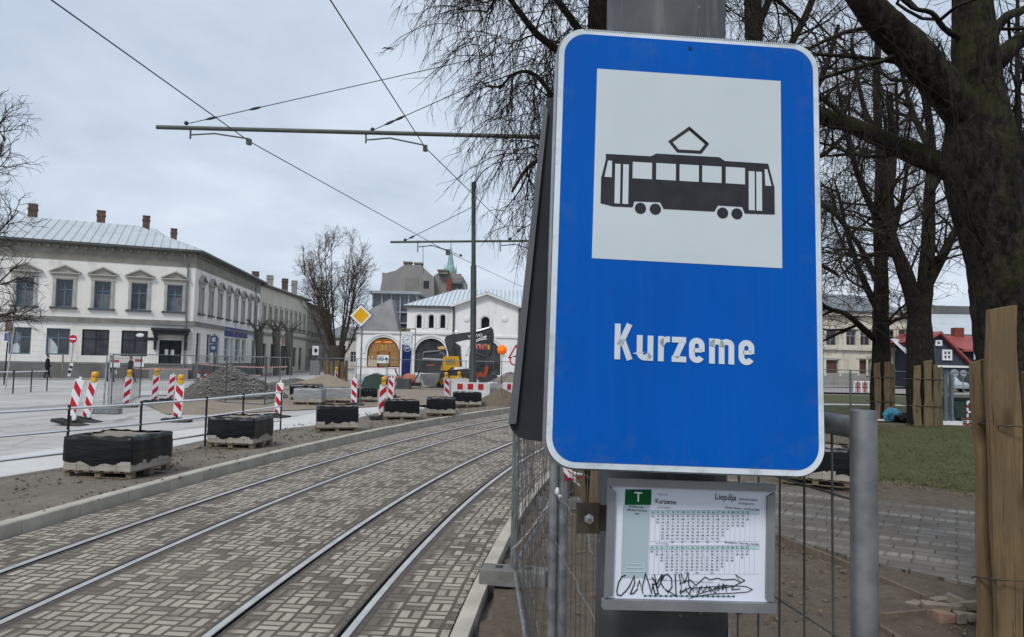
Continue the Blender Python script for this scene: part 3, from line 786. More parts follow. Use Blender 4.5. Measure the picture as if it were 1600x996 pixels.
FE = Vector((2.0, 13.9, 0))
fence_panel((FD.x + .03, FD.y + .02), (FE.x, FE.y), 2.0, 'farthest mesh fence panel along the kerb behind the signs', z0=.1, tube=.0215, vs=.1, wire=.0016, seed=6, sag=.02)
def foot(c, rz, label):
    r = MB(); r.box((c[0], c[1], c[2]), (.62, .22, .15), rz=rz)
    for s in (-1, 1):
        p = Vector((c[0], c[1], c[2] + .075)) + Matrix.Rotation(rz, 3, 'Z') @ Vector((s * .14, 0, 0)); r.box(p, (.07, .07, .02), rz=rz, mi=1)
    return tag(r.build('fence_foot_block', [mat('fence_foot_concrete', (.13, .128, .12), (.19, .185, .175), 5, .95, 0, .5, 40, .01), DARKMETAL], bevel=.012), label, 'fence foot', 'concrete feet of the mesh fence')
foot((FC.x, FC.y, .10), -.18, 'grey concrete fence foot lying across the kerb beside the rails')
foot((FD.x + .02, FD.y, .10), .05, 'grey concrete fence foot on the dirt behind the twin fence posts')
foot((FB.x + .02, FB.y, .08), .1, 'grey concrete fence foot under the twin fence posts')
foot((FA.x + .02, FA.y, .08), .2, 'grey concrete fence foot under the tall steel tube')
foot((FE.x, FE.y, .08), -.1, 'grey concrete fence foot at the end of the farthest panel')
# loose wires and a twist of red and white tape on the fence
lw = MB()
for a, b_, c_ in (((797, 720, 6.9), (840, 820, 5.2), (863, 905, 4.0)), ((826, 700, 7.4), (842, 800, 5.4), (868, 905, 3.9)), ((800, 855, 6.6), (830, 915, 4.8), (845, 985, 4.1)), ((868, 845, 3.4), (896, 905, 2.7), (930, 985, 2.2)), ((872, 770, 3.4), (905, 815, 2.9), (925, 870, 2.6))):
    q0, q1, q2 = P(*a), P(*b_), P(*c_); rng = random.Random(int(a[0] * 7 + a[1]))
    pts = [(q0 * (1 - t) ** 2 + q1 * 2 * t * (1 - t) + q2 * t * t) + Vector((rng.uniform(-.015, .015), 0, rng.uniform(-.015, .015))) for t in [i / 9 for i in range(10)]]
    lw.tube(pts, .0014 if q1.y < 4 else .0018, 5)
tag(lw.build('loose_wire', mat('pale_tie_wire', (.30, .29, .27), (.20, .19, .175), 12, .5, .5)), 'bent pale tie wires hanging loose from the buckled mesh fence', 'loose wire')
tp_ = MB()
q0, q1 = P(802, 857, 6.6), P(870, 770, 3.45)
for k in range(2):
    pts = []
    for i in range(33):
        t = i / 32; c = q0.lerp(q1, t); a = t * 34 + k * pi
        pts.append(c + Vector((cos(a) * .005, 0, sin(a) * .005 - .10 * t * (1 - t))))
    tp_.tube(pts, .0055, 5, mi=k)
tp_.sphere(q1 + Vector((0, -.03, .01)), .013, 8, 6, 0, (.8, .7, 1.5)); tp_.sphere(q1 + Vector((.012, -.03, -.012)), .010, 8, 6, 1)
TAPEW = mat('tape_white_plastic', (.68, .66, .65), (.55, .53, .52), 30, .4); TAPER = mat('tape_red_plastic', (.45, .03, .05), (.35, .03, .05), 30, .4)
tag(tp_.build('barrier_tape', [TAPEW, mat('tape_pink_faded', (.55, .42, .42), (.5, .5, .5), 40, .4)]), 'twisted white and red barrier tape tied to the twin fence posts', 'barrier tape')
tp_ = MB(); q = P(884, 738, 3.42)
for i in range(7):
    rng = random.Random(i); tp_.tube([q + Vector((rng.uniform(-.02, .02), -.03, rng.uniform(-.01, .03))), q + Vector((rng.uniform(-.01, .05), -.04, rng.uniform(-.03, .0))), q + Vector((rng.uniform(.0, .1), -.03, rng.uniform(-.06, -.0)))], [.006, .009, .003], 5, mi=i % 2)
tag(tp_.build('barrier_tape_knot', [mat('tape_crimson', (.28, .02, .05)), mat('tape_white_scrap', (.6, .56, .56))]), 'crumpled crimson tape scrap knotted on the fence under the sign corner', 'barrier tape')
# ------------------------------------------------------------------ bare trees
def bark_mat(name, c1, c2, moss=None):
    m, N, b = new_mat(name); b.inputs['Roughness'].default_value = .95; b.inputs['Specular IOR Level'].default_value = .2
    v = N.n('ShaderNodeTexCoord').outputs['Object']
    mp = N.n('ShaderNodeMapping'); mp.inputs['Scale'].default_value = (1, 1, .42); N.l(v, mp.inputs['Vector'])
    n1 = N.noise(mp.outputs[0], 20, 7, .74, .5); c = N.mix(N.ramp(n1, .42, .62), c1, c2); lich = N.ramp(N.noise(v, 3.2, 6, .7), .56, .66); c = N.mix(N.math('MULTIPLY', N.math('MULTIPLY', lich, N.ramp(n1, .45, .6)), .5), c, (c2[0] * 2.2, c2[1] * 2.3, c2[2] * 2.2))
    if moss:
        g = N.n('ShaderNodeNewGeometry'); s = N.n('ShaderNodeSeparateXYZ'); N.l(g.outputs['Normal'], s.inputs[0])
        f = N.math('ADD', N.math('MULTIPLY', s.outputs[2], .20), N.noise(v, 2.6, 6, .7))
        c = N.mix(N.math('MULTIPLY', N.ramp(f, .50, .66), .75), c, moss)
    N.l(c, b.inputs['Base Color']); N.l(N.bump(n1, 1.0, .05), b.inputs['Normal'])
    return m
BARK = bark_mat('linden_bark', (.006, .005, .004), (.046, .039, .031), (.046, .052, .012))
BARKF = bark_mat('dark_bark', (.008, .0065, .005), (.028, .023, .018), (.03, .032, .012))
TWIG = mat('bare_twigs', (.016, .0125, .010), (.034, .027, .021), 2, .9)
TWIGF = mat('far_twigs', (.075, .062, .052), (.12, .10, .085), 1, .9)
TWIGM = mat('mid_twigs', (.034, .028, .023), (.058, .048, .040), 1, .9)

class Tree:
    def __init__(s, seed): s.rng = random.Random(seed); s.limbs = []; s.tw = []
    def path(s, p, d, L, n, jit, trop):
        pts = [p]; d = d.normalized(); rng = s.rng
        for i in range(n):
            d = (d + Vector((rng.gauss(0, jit), rng.gauss(0, jit), rng.gauss(0, jit) + trop))).normalized()
            p = p + d * (L / n); pts.append(p)
        return pts
    def spawn(s, pts, L, r, lvl, cfg):
        """children along a parent path"""
        if lvl >= len(cfg): return
        c = cfg[lvl]; rng = s.rng; k = len(pts) - 1
        for _ in range(c['n'] if isinstance(c['n'], int) else (int(c['n'] * L + rng.random()))):
            t = rng.uniform(c.get('t0', .2), 1.0); f = t * k; i = min(int(f), k - 1); p = pts[i].lerp(pts[i + 1], f - i)
            ax = (pts[i + 1] - pts[i]).normalized()
            a = rng.uniform(0, 2 * pi); q = ax.orthogonal().normalized(); q = Matrix.Rotation(a, 3, ax) @ q
            ang = radians(rng.uniform(*c.get('ang', (30, 65)))); d = ax * cos(ang) + q * sin(ang)
            if 'bias' in c: d = d + Vector(c['bias'])
            Lc = c['L'] * rng.uniform(.55, 1.2) * (1.15 - .5 * t) if 'L' in c else L * c['f'] * rng.uniform(.6, 1.2) * (1.2 - .55 * t)
            rc = c['r'] if 'r' in c else max(r * (1 - .6 * t) * .6, .004)
            pp = s.path(p, d, Lc, c.get('seg', 4), c.get('jit', .15), c.get('trop', 0))
            r1 = c.get('tip', .35)
            rad = [rc * (1 - (1 - r1) * j / (len(pp) - 1)) for j in range(len(pp))]
            (s.limbs if c.get('limb') else s.tw).append((pp, rad))
            s.spawn(pp, Lc, rc, lvl + 1, cfg)
    def limb(s, pts, r0, r1, cfg=None, sm=3):
        pts = [Vector(p) for p in pts]
        # smooth by Catmull-Rom
        out = []; m = len(pts)
        for i in range(m - 1):
            a, b_, c, d = pts[max(i - 1, 0)], pts[i], pts[i + 1], pts[min(i + 2, m - 1)]
            for j in range(sm):
                t = j / sm
                out.append(.5 * ((2 * b_) + (c - a) * t + (2 * a - 5 * b_ + 4 * c - d) * t * t + (3 * b_ - a - 3 * c + d) * t ** 3))
        out.append(pts[-1])
        n = len(out) - 1; rng = s.rng
        rad = [(r0 + (r1 - r0) * (i / n)) * rng.uniform(.95, 1.05) for i in range(n + 1)]
        s.limbs.append((out, rad))
        if cfg: s.spawn(out, sum((out[i + 1] - out[i]).length for i in range(n)), r0, 0, cfg)
        return out
    def build(s, root, bark, twig, sides=9, tsides=3, rough=0):
        mb = MB()
        for pts, rad in s.limbs:
            if rough and max(rad) > .06:
                # refine the limb and push its skin in and out: ridges, collars, burls
                P2, R2 = [], []
                for i in range(len(pts) - 1):
                    for j in range(5): t = j / 5; P2.append(pts[i].lerp(pts[i + 1], t)); R2.append(rad[i] + (rad[i + 1] - rad[i]) * t)
                P2.append(pts[-1]); R2.append(rad[-1]); n0 = len(mb.v); ns = 56; mb.tube(P2, R2, ns, cap=False)
                for i in range(len(P2)):
                    c = P2[i]
                    for j in range(ns):
                        k = n0 + i * ns + j; v = Vector(mb.v[k]); d = v - c; L = d.length
                        q = Vector((v.x * 7, v.y * 7, v.z * 1.6)); a = 2 * pi * j / ns
                        f = .055 * (1 - abs(mnoise.noise(q * 1.6))) + .10 * mnoise.noise(Vector((v.x * 1.7, v.y * 1.7, v.z * 1.1))) + .03 * mnoise.noise(v * 11)
                        mb.v[k] = tuple(c + d * (1 + rough * (f - .03)))
            else: mb.tube(pts, rad, sides if max(rad) > .05 else 5)
        tr_ = mb.build('trunk', bark, root)
        if s.tw:
            V, Fq = tubes_np([([tuple(p) for p in a], b) for a, b in s.tw], tsides); mesh_np('crown', V, Fq, twig, root)
        return tr_

WOOD = None
def plank_mat(name, c1, c2, c3):
    m, N, b = new_mat(name); b.inputs['Roughness'].default_value = .8
    v = N.n('ShaderNodeTexCoord').outputs['Object']
    mp = N.n('ShaderNodeMapping'); mp.inputs['Scale'].default_value = (9, 9, .7); N.l(v, mp.inputs['Vector'])
    n1 = N.noise(mp.outputs[0], 2.2, 7, .65, .8)
    c = N.mix(N.ramp(n1, .38, .62), c1, c2)
    c = N.mix(N.math('MULTIPLY', N.ramp(N.noise(v, 2.6, 5), .45, .62), .75), c, c3)
    vo = N.n('ShaderNodeTexVoronoi'); mp2 = N.n('ShaderNodeMapping'); mp2.inputs['Scale'].default_value = (3.2, 3.2, 1.6); N.l(v, mp2.inputs['Vector']); N.l(mp2.outputs[0], vo.inputs['Vector']); vo.inputs['Scale'].default_value = 1
    kn = N.ramp(vo.outputs['Distance'], .20, .06)
    c = N.mix(N.math('MULTIPLY', kn, .75), c, (.055, .034, .018))
    mp3 = N.n('ShaderNodeMapping'); mp3.inputs['Scale'].default_value = (26, 26, .55); N.l(v, mp3.inputs['Vector']); ck = N.ramp(N.noise(mp3.outputs[0], 1.3, 4, .6, .5), .63, .68); c = N.mix(N.math('MULTIPLY', ck, .8), c, (.05, .034, .02))
    mp4 = N.n('ShaderNodeMapping'); mp4.inputs['Scale'].default_value = (1.2, 1.2, 26); N.l(v, mp4.inputs['Vector']); sw = N.noise(mp4.outputs[0], 2, 3); c = N.mix(N.math('MULTIPLY', sw, .22), c, (.10, .07, .04))
    N.l(c, b.inputs['Base Color']); N.l(N.bump(N.math('SUBTRACT', n1, ck), 1.0, .012), b.inputs['Normal'])
    return m
WOOD = plank_mat('rough_sawn_wood', (.215, .145, .074), (.13, .087, .046), (.14, .103, .062))
WOODF = plank_mat('weathered_boards', (.19, .138, .08), (.12, .09, .052), (.12, .10, .065))
TIE = mat('rusty_tie_wire', (.075, .06, .05), (.12, .10, .085), 30, .6, .5)
def plank(root, c, w, t, h, yaw, seed, mt=None, lean=0.0, leanx=0.0, wavy=.014, top_slant=.04):
    """one rough plank standing at c, face turned by yaw"""
    rng = random.Random(seed); n = 16; mb = MB(); vs = []
    M = Matrix.Rotation(yaw, 3, 'Z'); ph = [rng.uniform(0, 6) for _ in range(6)]
    for i in range(n + 1):
        z = h * i / n
        wl = -w / 2 + wavy * sin(z * 2.1 + ph[0]) + wavy * .5 * sin(z * 6 + ph[1]); wr = w / 2 + wavy * sin(z * 2.6 + ph[2]) + wavy * .5 * sin(z * 7 + ph[3])
        ch = t * .35
        for x, y in ((wl, 0.0), (wl + ch * .6, -t / 2), (wr - ch * .6, -t / 2), (wr, 0.0), (wr - .01, t / 2), (wl + .01, t / 2)):
            zz = z + (top_slant * (x / w) if i == n else 0)
            vs.append(Vector(c) + M @ Vector((x + leanx * z, y + lean * z, zz)))
    fs = [(i * 6 + j, i * 6 + (j + 1) % 6, (i + 1) * 6 + (j + 1) % 6, (i + 1) * 6 + j) for i in range(n) for j in range(6)]
    fs += [tuple(range(5, -1, -1)), tuple(n * 6 + j for j in range(6))]
    mb.add(vs, fs); return mb.build('board', mt or WOOD, root)

# --- the big tree at the right edge
tB = P(1640, 980, 6.1); tB.z = .02
t1 = thing('linden_tree', 'massive dark mossy tree at the right edge with its trunk boxed in thick planks', 'tree', tB)
T = Tree(11); D1 = 6.35
tw2 = dict(n=5.5, L=.8, r=.0062, seg=5, jit=.22, trop=-.05, ang=(25, 70))
tw3 = dict(n=6.5, L=.40, r=.0032, seg=4, jit=.25, trop=-.10, ang=(25, 65))
big = [dict(n=1.9, L=1.9, r=.022, seg=7, jit=.2, trop=-.03, limb=True, ang=(30, 75), t0=.15), tw2, tw3]
mid = [dict(n=2.4, L=1.5, r=.018, seg=7, jit=.2, trop=-.03, ang=(30, 75), t0=.1), tw2, tw3]
def pp(*l): return [P(*q) for q in l]
T.limb([tB + Vector((.0, .1, -.1))] + pp((1632, 800, 6.2), (1612, 620, 6.3), (1580, 450, D1), (1545, 330, D1), (1530, 200, D1), (1525, 100, D1), (1518, 0, D1), (1508, -140, D1), (1515, -300, D1), (1490, -560, D1)), .50, .16, None)
T.limbs[-1] = (T.limbs[-1][0], [.46 - .23 * min(1, i / 14) + .06 * max(0, 1 - abs(i - 14) / 3) - max(0, i - 15) * .012 for i in range(len(T.limbs[-1][0]))])
T.limb(pp((1522, 200, D1), (1478, 140, D1 - .1), (1420, 75, D1 - .2), (1370, 25, D1 - .3), (1330, -30, D1 - .4), (1270, -130, D1 - .5), (1180, -260, D1 - .4)), .17, .075, big)
T.limb(pp((1525, 285, D1), (1470, 258, D1 + .2), (1400, 228, D1 + .4), (1330, 196, D1 + .6), (1280, 178, D1 + .8), (1200, 150, D1 + 1.1), (1100, 120, D1 + 1.4)), .115, .045, big)
T.limb(pp((1545, 290, D1), (1590, 245, D1 + .1), (1650, 225, D1 + .2), (1760, 150, D1)), .10, .06, mid)
T.limb(pp((1555, 100, D1), (1585, 70, D1), (1625, 45, D1), (1700, 0, D1)), .085, .04, mid)
T.limb(pp((1545, 60, D1), (1575, 25, D1), (1610, 10, D1 + .2), (1680, -60, D1)), .05, .03, mid)
T.limb(pp((1500, 60, D1), (1475, 45, D1 - .2), (1455, 20, D1 - .3), (1425, 12, D1 - .4), (1390, -20, D1 - .4)), .03, .014, mid)
T.limb(pp((1545, 400, D1), (1520, 350, D1 - .35), (1500, 250, D1 - .5), (1478, 95, D1 - .45), (1462, 60, D1 - .4)), .012, .006, [tw3])
T.limb(pp((1515, -100, D1), (1440, -200, D1 - .3), (1340, -260, D1 - .6), (1200, -330, D1 - .9)), .11, .04, big)
T.limb(pp((1510, -140, D1), (1600, -230, D1 + .3), (1720, -300, D1 + .5)), .11, .04, mid)
# thin hanging shoots round the trunk
for i in range(90):
    q = P(T.rng.uniform(1300, 1610), T.rng.uniform(-40, 300), D1 + T.rng.uniform(-.6, .6))
    pts = T.path(q, Vector((T.rng.uniform(-.4, .4), T.rng.uniform(-.3, .3), -.6)), T.rng.uniform(.5, 1.5), 7, .15, -.06)
    T.tw.append((pts, [.0045] * 4 + [.0035, .003, .0025, .002])); T.spawn(pts, 1.2, .004, 0, [tw3])
T.build(t1, BARK, TWIG, 14, rough=1.3)
g1 = thing('trunk_guard', 'thick rough sawn planks wired upright around the big tree at the right edge', 'trunk guard', tB)
def plk(px, ptop, pbot, D, w, t, yaw, seed):
    b_ = P(px, 985, D); top = P(px, ptop, D); h = top.z - .0
    return plank(g1, (b_.x, b_.y, 0), w, t, h, yaw, seed)
plk(1576, 481, 985, 5.05, .195, .10, .12, 1); plk(1539, 563, 985, 5.25, .12, .08, -.30, 2); plk(1627, 578, 985, 5.05, .18, .08, .25, 3)
for zp, sg in ((664, 1), (905, 2)):
    mb = MB()
    pts = [P(1519, zp - 2, 5.5), P(1524, zp - 4, 5.24), P(1546, zp, 5.14), P(1562, zp + 1, 4.96), P(1600, zp + 3, 4.93), P(1640, zp + 2, 4.93)]
    mb.tube(pts, .0055, 6); mb.build('tie_wire', TIE, g1)

# --- weeping tree behind the post
D2 = 11.6
b2_ = PX(925, D2, .05)
t2 = thing('weeping_tree', 'weeping tree behind the stop sign, its fine hanging twigs showing left of the sign', 'tree', b2_)
T = Tree(23)
hang = dict(n=9.5, L=1.1, r=.0068, seg=6, jit=.13, trop=-.24, ang=(25, 80), tip=.35)
fine = dict(n=7.0, L=.42, r=.0040, seg=4, jit=.2, trop=-.16, ang=(20, 55))
wl = [dict(n=2.8, L=1.35, r=.019, seg=8, jit=.17, trop=-.05, ang=(30, 70), t0=.2), hang, fine]
T.limb([b2_] + pp((925, 600, D2), (932, 400, D2), (936, 200, D2), (938, 50, D2), (940, -120, D2), (930, -340, D2)), .36, .15)
for l, r in ((((934, 300, D2), (905, 255, D2 - .3), (860, 245, D2 - .6), (825, 262, D2 - .8), (800, 300, D2 - 1)), .06),
             (((936, 170, D2), (890, 95, D2 - .3), (840, 55, D2 - .5), (805, 10, D2 - .7), (785, -10, D2 - .8), (760, 20, D2 - .9)), .08),
             (((937, 90, D2), (885, 20, D2 + .3), (830, -50, D2 + .4), (785, -60, D2 + .5), (745, -30, D2 + .5)), .075),
             (((938, 0, D2), (880, -100, D2 - .5), (800, -150, D2 - .9), (720, -120, D2 - 1.2)), .08),
             (((934, 350, D2), (900, 330, D2 + .6), (865, 335, D2 + .9), (850, 345, D2 + 1.1)), .045),
             (((936, 230, D2), (890, 190, D2 + .3), (840, 120, D2 + .4), (805, 115, D2 + .5), (780, 140, D2 + .6)), .055),
             (((936, 150, D2), (1000, 60, D2 - .3), (1090, -10, D2 - .6), (1180, -20, D2 - .8), (1260, 40, D2 - .9)), .09),
             (((936, 240, D2), (1010, 160, D2 + .5), (1120, 120, D2 + .8), (1220, 120, D2 + 1), (1300, 190, D2 + 1)), .085),
             (((938, -60, D2), (1010, -160, D2 + .4), (1100, -190, D2 + .6), (1190, -160, D2 + .6)), .09),
             (((938, -150, D2), (900, -300, D2), (840, -370, D2)), .09)):
    T.limb(pp(*l), r, .018, wl)
hr = T.rng
for i in range(620):
    px, py = hr.uniform(690, 1000), hr.uniform(-330, 250)
    lim = 705 + max(0, py) * .32
    if px < lim: px = lim + hr.uniform(0, 60)
    if hr.random() < .35: px = hr.uniform(800, 960)
    q = P(px, py, D2 + hr.uniform(-1.5, 1.4)); L = hr.uniform(.7, 2.1)
    if py > 60: L *= .75
    pts = T.path(q, Vector((hr.uniform(-.9, .5), hr.uniform(-.6, .6), hr.uniform(-.5, .35))), L, 8, .13, -.20)
    T.tw.append((pts, [.0075, .0072, .0068, .0062, .0056, .005, .0044, .0038, .003])); T.spawn(pts, L, .005, 0, [dict(n=5.5, L=.5, r=.0042, seg=5, jit=.16, trop=-.18, ang=(15, 55))])
T.build(t2, BARKF, TWIG, 10)
g2 = thing('trunk_guard', 'dark boards around the trunk of the weeping tree, glimpsed beside the post', 'trunk guard', b2_)
for k in range(7):
    a = -pi / 2 + (k - 3) * .55
    plank(g2, (b2_.x + .46 * cos(a), b2_.y + .46 * sin(a), 0), .2, .05, 2.0 + .06 * (k % 3), a + pi / 2, 40 + k, WOODF)
mb = MB(); mb.tube([(b2_.x + .5 * cos(a), b2_.y + .5 * sin(a), .62) for a in [-pi + i * pi / 10 for i in range(11)]], .012, 5); mb.build('tie_wire', STRAP, g2)

# --- two trees on the far side of the lawn and others in the park
def park_tree(px, D, seed, label, limbs, r0, gl, spec=None, guard=True, twm=TWIGM, z=.0, n0=1.1, Lc=3.0, dens=1.0, extra=0):
    b = PX(px, D, z); t = thing('park_tree', label, 'tree', b); T = Tree(seed); k = D / 29
    cfg = [dict(n=n0 * 1.4, L=Lc, r=.055 * k, seg=7, jit=.17, trop=.02, limb=True, ang=(30, 70), t0=.2), dict(n=2.5 * dens, L=1.7, r=.017 * k, seg=6, jit=.2, trop=-.03, ang=(25, 70)), dict(n=3.4 * dens, L=.9, r=.0085 * k, seg=5, jit=.22, trop=-.06, ang=(25, 65)), dict(n=2.4 * dens, L=.45, r=.0062 * k, seg=3, jit=.2, trop=-.06, ang=(25, 65))]
    for pts, ra, rb in limbs:
        q = [P(*w) for w in pts]
        T.limb(q, ra, rb, cfg if ra < r0 else None)
    for _ in range(extra):
        q = P(T.rng.uniform(px - 105, px + 25), T.rng.uniform(150, 520), D + T.rng.uniform(-2, 2)); L = T.rng.uniform(1.0, 2.6)
        pts = T.path(q, Vector((T.rng.uniform(-1, .8), T.rng.uniform(-.6, .6), T.rng.uniform(-.3, .5))), L, 7, .2, -.12); T.tw.append((pts, [.016, .015, .014, .012, .011, .010, .008, .007])); T.spawn(pts, L, .014, 0, [dict(n=3.6, L=.9, r=.0088, seg=4, jit=.2, trop=-.1, ang=(25, 65))])
    T.build(t, BARKF, twm, 8)
    if guard:
        g = thing('trunk_guard', gl, 'trunk guard', b)
        for i, (dx, h, w, yw) in enumerate(guard):
            R = r0 + .08
            plank(g, (b.x + dx, b.y - sqrt(max(.02, R * R - dx * dx)), b.z), w, .07, h, yw, seed * 10 + i, WOODF, wavy=.02)
        for zz in (.75, 1.75): mb = MB(); mb.tube([(b.x + (R + .06) * cos(a), b.y + (R + .06) * sin(a), b.z + zz) for a in [-pi - .2 + i * (pi + .4) / 12 for i in range(13)]], .015, 5); mb.build('tie_wire', TIE, g)
    return t
D4 = 28.0
park_tree(1440, D4, 31, 'forked dark tree on the far lawn edge, nearest the green waste container',
    [(((1443, 662, D4), (1440, 600, D4), (1437, 540, D4), (1436, 490, D4)), .62, .42),
     (((1436, 505, D4), (1425, 460, D4), (1408, 410, D4), (1392, 370, D4), (1388, 310, D4), (1395, 250, D4), (1390, 150, D4)), .34, .12),
     (((1437, 500, D4), (1446, 440, D4), (1450, 380, D4), (1452, 310, D4 + .5), (1455, 220, D4 + .5), (1440, 120, D4)), .36, .12),
     (((1447, 450, D4), (1470, 405, D4), (1488, 370, D4), (1510, 330, D4), (1540, 260, D4)), .22, .09),
     (((1393, 372, D4), (1360, 320, D4 - 1), (1330, 240, D4 - 1.5), (1310, 140, D4 - 2)), .17, .06),
     (((1408, 412, D4), (1385, 395, D4), (1350, 400, D4), (1320, 395, D4)), .10, .05),
     (((1453, 300, D4), (1480, 250, D4 + 1), (1500, 190, D4 + 1.5), (1510, 100, D4 + 2)), .17, .06),
     (((1395, 250, D4), (1350, 170, D4), (1330, 60, D4)), .14, .05), (((1452, 230, D4), (1420, 160, D4 + 1), (1400, 60, D4 + 1)), .15, .05)],
    .56, 'pale boards around the forked tree nearest the green waste container', guard=[(-.42, 2.25, .26, -.5), (-.1, 2.45, .30, -.1), (.2, 2.3, .20, .2), (.46, 2.2, .26, .6)])
D3 = 31.0
park_tree(1376, D3, 37, 'slim dark tree standing just left of the forked tree by the blue bag',
    [(((1376, 655, D3), (1376, 600, D3), (1377, 550, D3), (1376, 500, D3), (1377, 430, D3), (1374, 350, D3), (1376, 260, D3), (1370, 160, D3), (1372, 60, D3)), .46, .13),
     (((1373, 535, D3), (1350, 515, D3 - .5), (1320, 490, D3 - .8), (1290, 480, D3 - 1), (1250, 440, D3 - 1)), .17, .05),
     (((1375, 490, D3), (1350, 440, D3), (1325, 370, D3), (1310, 300, D3)), .18, .05), (((1376, 450, D3), (1340, 380, D3 + 1), (1300, 330, D3 + 1.5)), .16, .05),
     (((1377, 420, D3), (1400, 350, D3), (1415, 280, D3), (1420, 200, D3)), .16, .05), (((1378, 515, D3), (1400, 500, D3), (1425, 495, D3)), .10, .04),
     (((1375, 350, D3), (1340, 270, D3), (1320, 170, D3)), .15, .05), (((1374, 300, D3), (1400, 220, D3), (1400, 120, D3)), .14, .05)],
    .40, 'boards around the slim tree beside the blue bag', guard=[(-.30, 2.35, .24, -.4), (.05, 2.4, .24, 0), (.33, 2.3, .24, .5)], extra=230)
D5 = 24.0
park_tree(1180, D5, 41, 'tall park tree hidden behind the stop sign, its crown rising above it',
    [(((1180, 665, D5), (1180, 400, D5), (1180, 200, D5), (1178, 60, D5), (1176, -40, D5), (1180, -200, D5)), .42, .22),
     (((1179, 260, D5), (1230, 200, D5), (1280, 130, D5 - 1), (1310, 40, D5 - 1)), .17, .06), (((1179, 160, D5), (1225, 90, D5), (1260, 20, D5), (1290, -60, D5)), .16, .06),
     (((1179, 330, D5), (1250, 310, D5), (1300, 330, D5), (1330, 370, D5)), .14, .05), (((1180, 200, D5), (1140, 120, D5), (1100, 30, D5), (1050, -50, D5)), .17, .06),
     (((1179, 300, D5), (1240, 260, D5 + 1), (1290, 240, D5 + 1), (1330, 200, D5 + 1)), .14, .05), (((1177, 60, D5), (1210, -20, D5), (1240, -100, D5)), .14, .05), (((1179, 400, D5), (1250, 400, D5), (1310, 430, D5)), .13, .05)],
    .40, '', guard=None)
park_tree(1560, 44, 47, 'bare tree far behind the planked trunk, its branches showing at the right edge',
    [(((1600, 620, 44), (1600, 450, 44), (1595, 300, 44), (1590, 120, 44), (1590, 0, 44)), .34, .1), (((1598, 380, 44), (1620, 280, 44), (1640, 180, 44)), .16, .06), (((1596, 330, 44), (1565, 250, 44), (1550, 150, 44)), .15, .05), (((1594, 240, 44), (1612, 140, 44), (1610, 40, 44)), .13, .05)], .32, '', guard=None, dens=.7)

# drooping twigs low across the park, belonging to the slim tree's long left limb
# --- pollard-like tree before the white market hall
D7 = 62.0
b7 = PX(526, D7, .05)
t7 = thing('pollarded_tree', 'many-stemmed bare tree between the street of old houses and the white market hall', 'tree', b7)
T = Tree(53)
T.limb(pp((526, 592, D7), (526, 560, D7), (527, 540, D7)), .62, .72)
rng = random.Random(9)
up_ = [dict(n=1.5, L=2.6, r=.036, seg=6, jit=.13, trop=.14, ang=(20, 50), t0=.25), dict(n=3.0, L=1.3, r=.019, seg=5, jit=.16, trop=.05, ang=(20, 55)), dict(n=3.4, L=.75, r=.0125, seg=3, jit=.2, ang=(20, 55))]
for i in range(12):
    a = rng.uniform(0, 2 * pi); x0 = rng.uniform(-1, 1) if i > 3 else (-1, .9, -.6, .6)[i]; tx = 526 + x0 * 50 + rng.uniform(-6, 6); tyy = 372 + abs(x0) * 45 + rng.uniform(-6, 26); dd = rng.uniform(-2, 2)
    T.limb(pp((526 + x0 * 9, 548, D7), (526 + x0 * 22, 505, D7 + dd * .4), (526 + x0 * 33, 460, D7 + dd * .8), (tx, tyy, D7 + dd)), .10, .022, up_)
for sx in (-1, 1):
    T.limb(pp((526 + sx * 4, 560, D7), (526 + sx * 18, 545, D7), (526 + sx * 30, 515, D7 + .5), (526 + sx * 42, 480, D7)), .11, .03, up_)
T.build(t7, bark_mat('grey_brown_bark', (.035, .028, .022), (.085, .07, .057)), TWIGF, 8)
g7 = thing('trunk_guard', 'yellowish boards around the trunk of the many-stemmed tree before the market hall', 'trunk guard', b7)
for i in range(6):
    a = -pi / 2 + (i - 2.5) * .42; plank(g7, (b7.x + 1.02 * cos(a), b7.y + 1.02 * sin(a), b7.z), .34, .07, 1.75 + .1 * (i % 2), a + pi / 2, 70 + i, WOODF)

# --- tree at the left edge
D8 = 24.0
b8 = PX(-90, D8, .1)
t8 = thing('street_tree', 'bare tree reaching in from the left edge in front of the corner house', 'tree', b8)
T = Tree(61)
c8 = [dict(n=3.2, L=1.5, r=.022, seg=6, jit=.2, trop=.0, ang=(25, 60), t0=.25), dict(n=4.6, L=.9, r=.011, seg=5, jit=.2, trop=-.04, ang=(25, 60)), dict(n=4.5, L=.42, r=.007, seg=3, jit=.2, ang=(25, 60))]
T.limb([b8] + pp((-88, 450, D8), (-84, 330, D8), (-80, 250, D8), (-70, 140, D8)), .2, .09)
for l in (((-85, 420, D8), (-50, 330, D8), (-15, 270, D8), (10, 215, D8)), ((-85, 450, D8), (-40, 400, D8), (0, 360, D8), (30, 330, D8)), ((-86, 480, D8), (-40, 470, D8), (0, 440, D8), (36, 405, D8)), ((-86, 500, D8), (-50, 505, D8), (0, 495, D8), (45, 478, D8)), ((-84, 380, D8), (-45, 300, D8), (-20, 250, D8), (0, 190, D8)), ((-86, 530, D8), (-40, 525, D8), (-10, 505, D8), (30, 500, D8))):
    T.limb(pp(*l), .05, .012, c8)
T.build(t8, BARKF, TWIGM, 8)
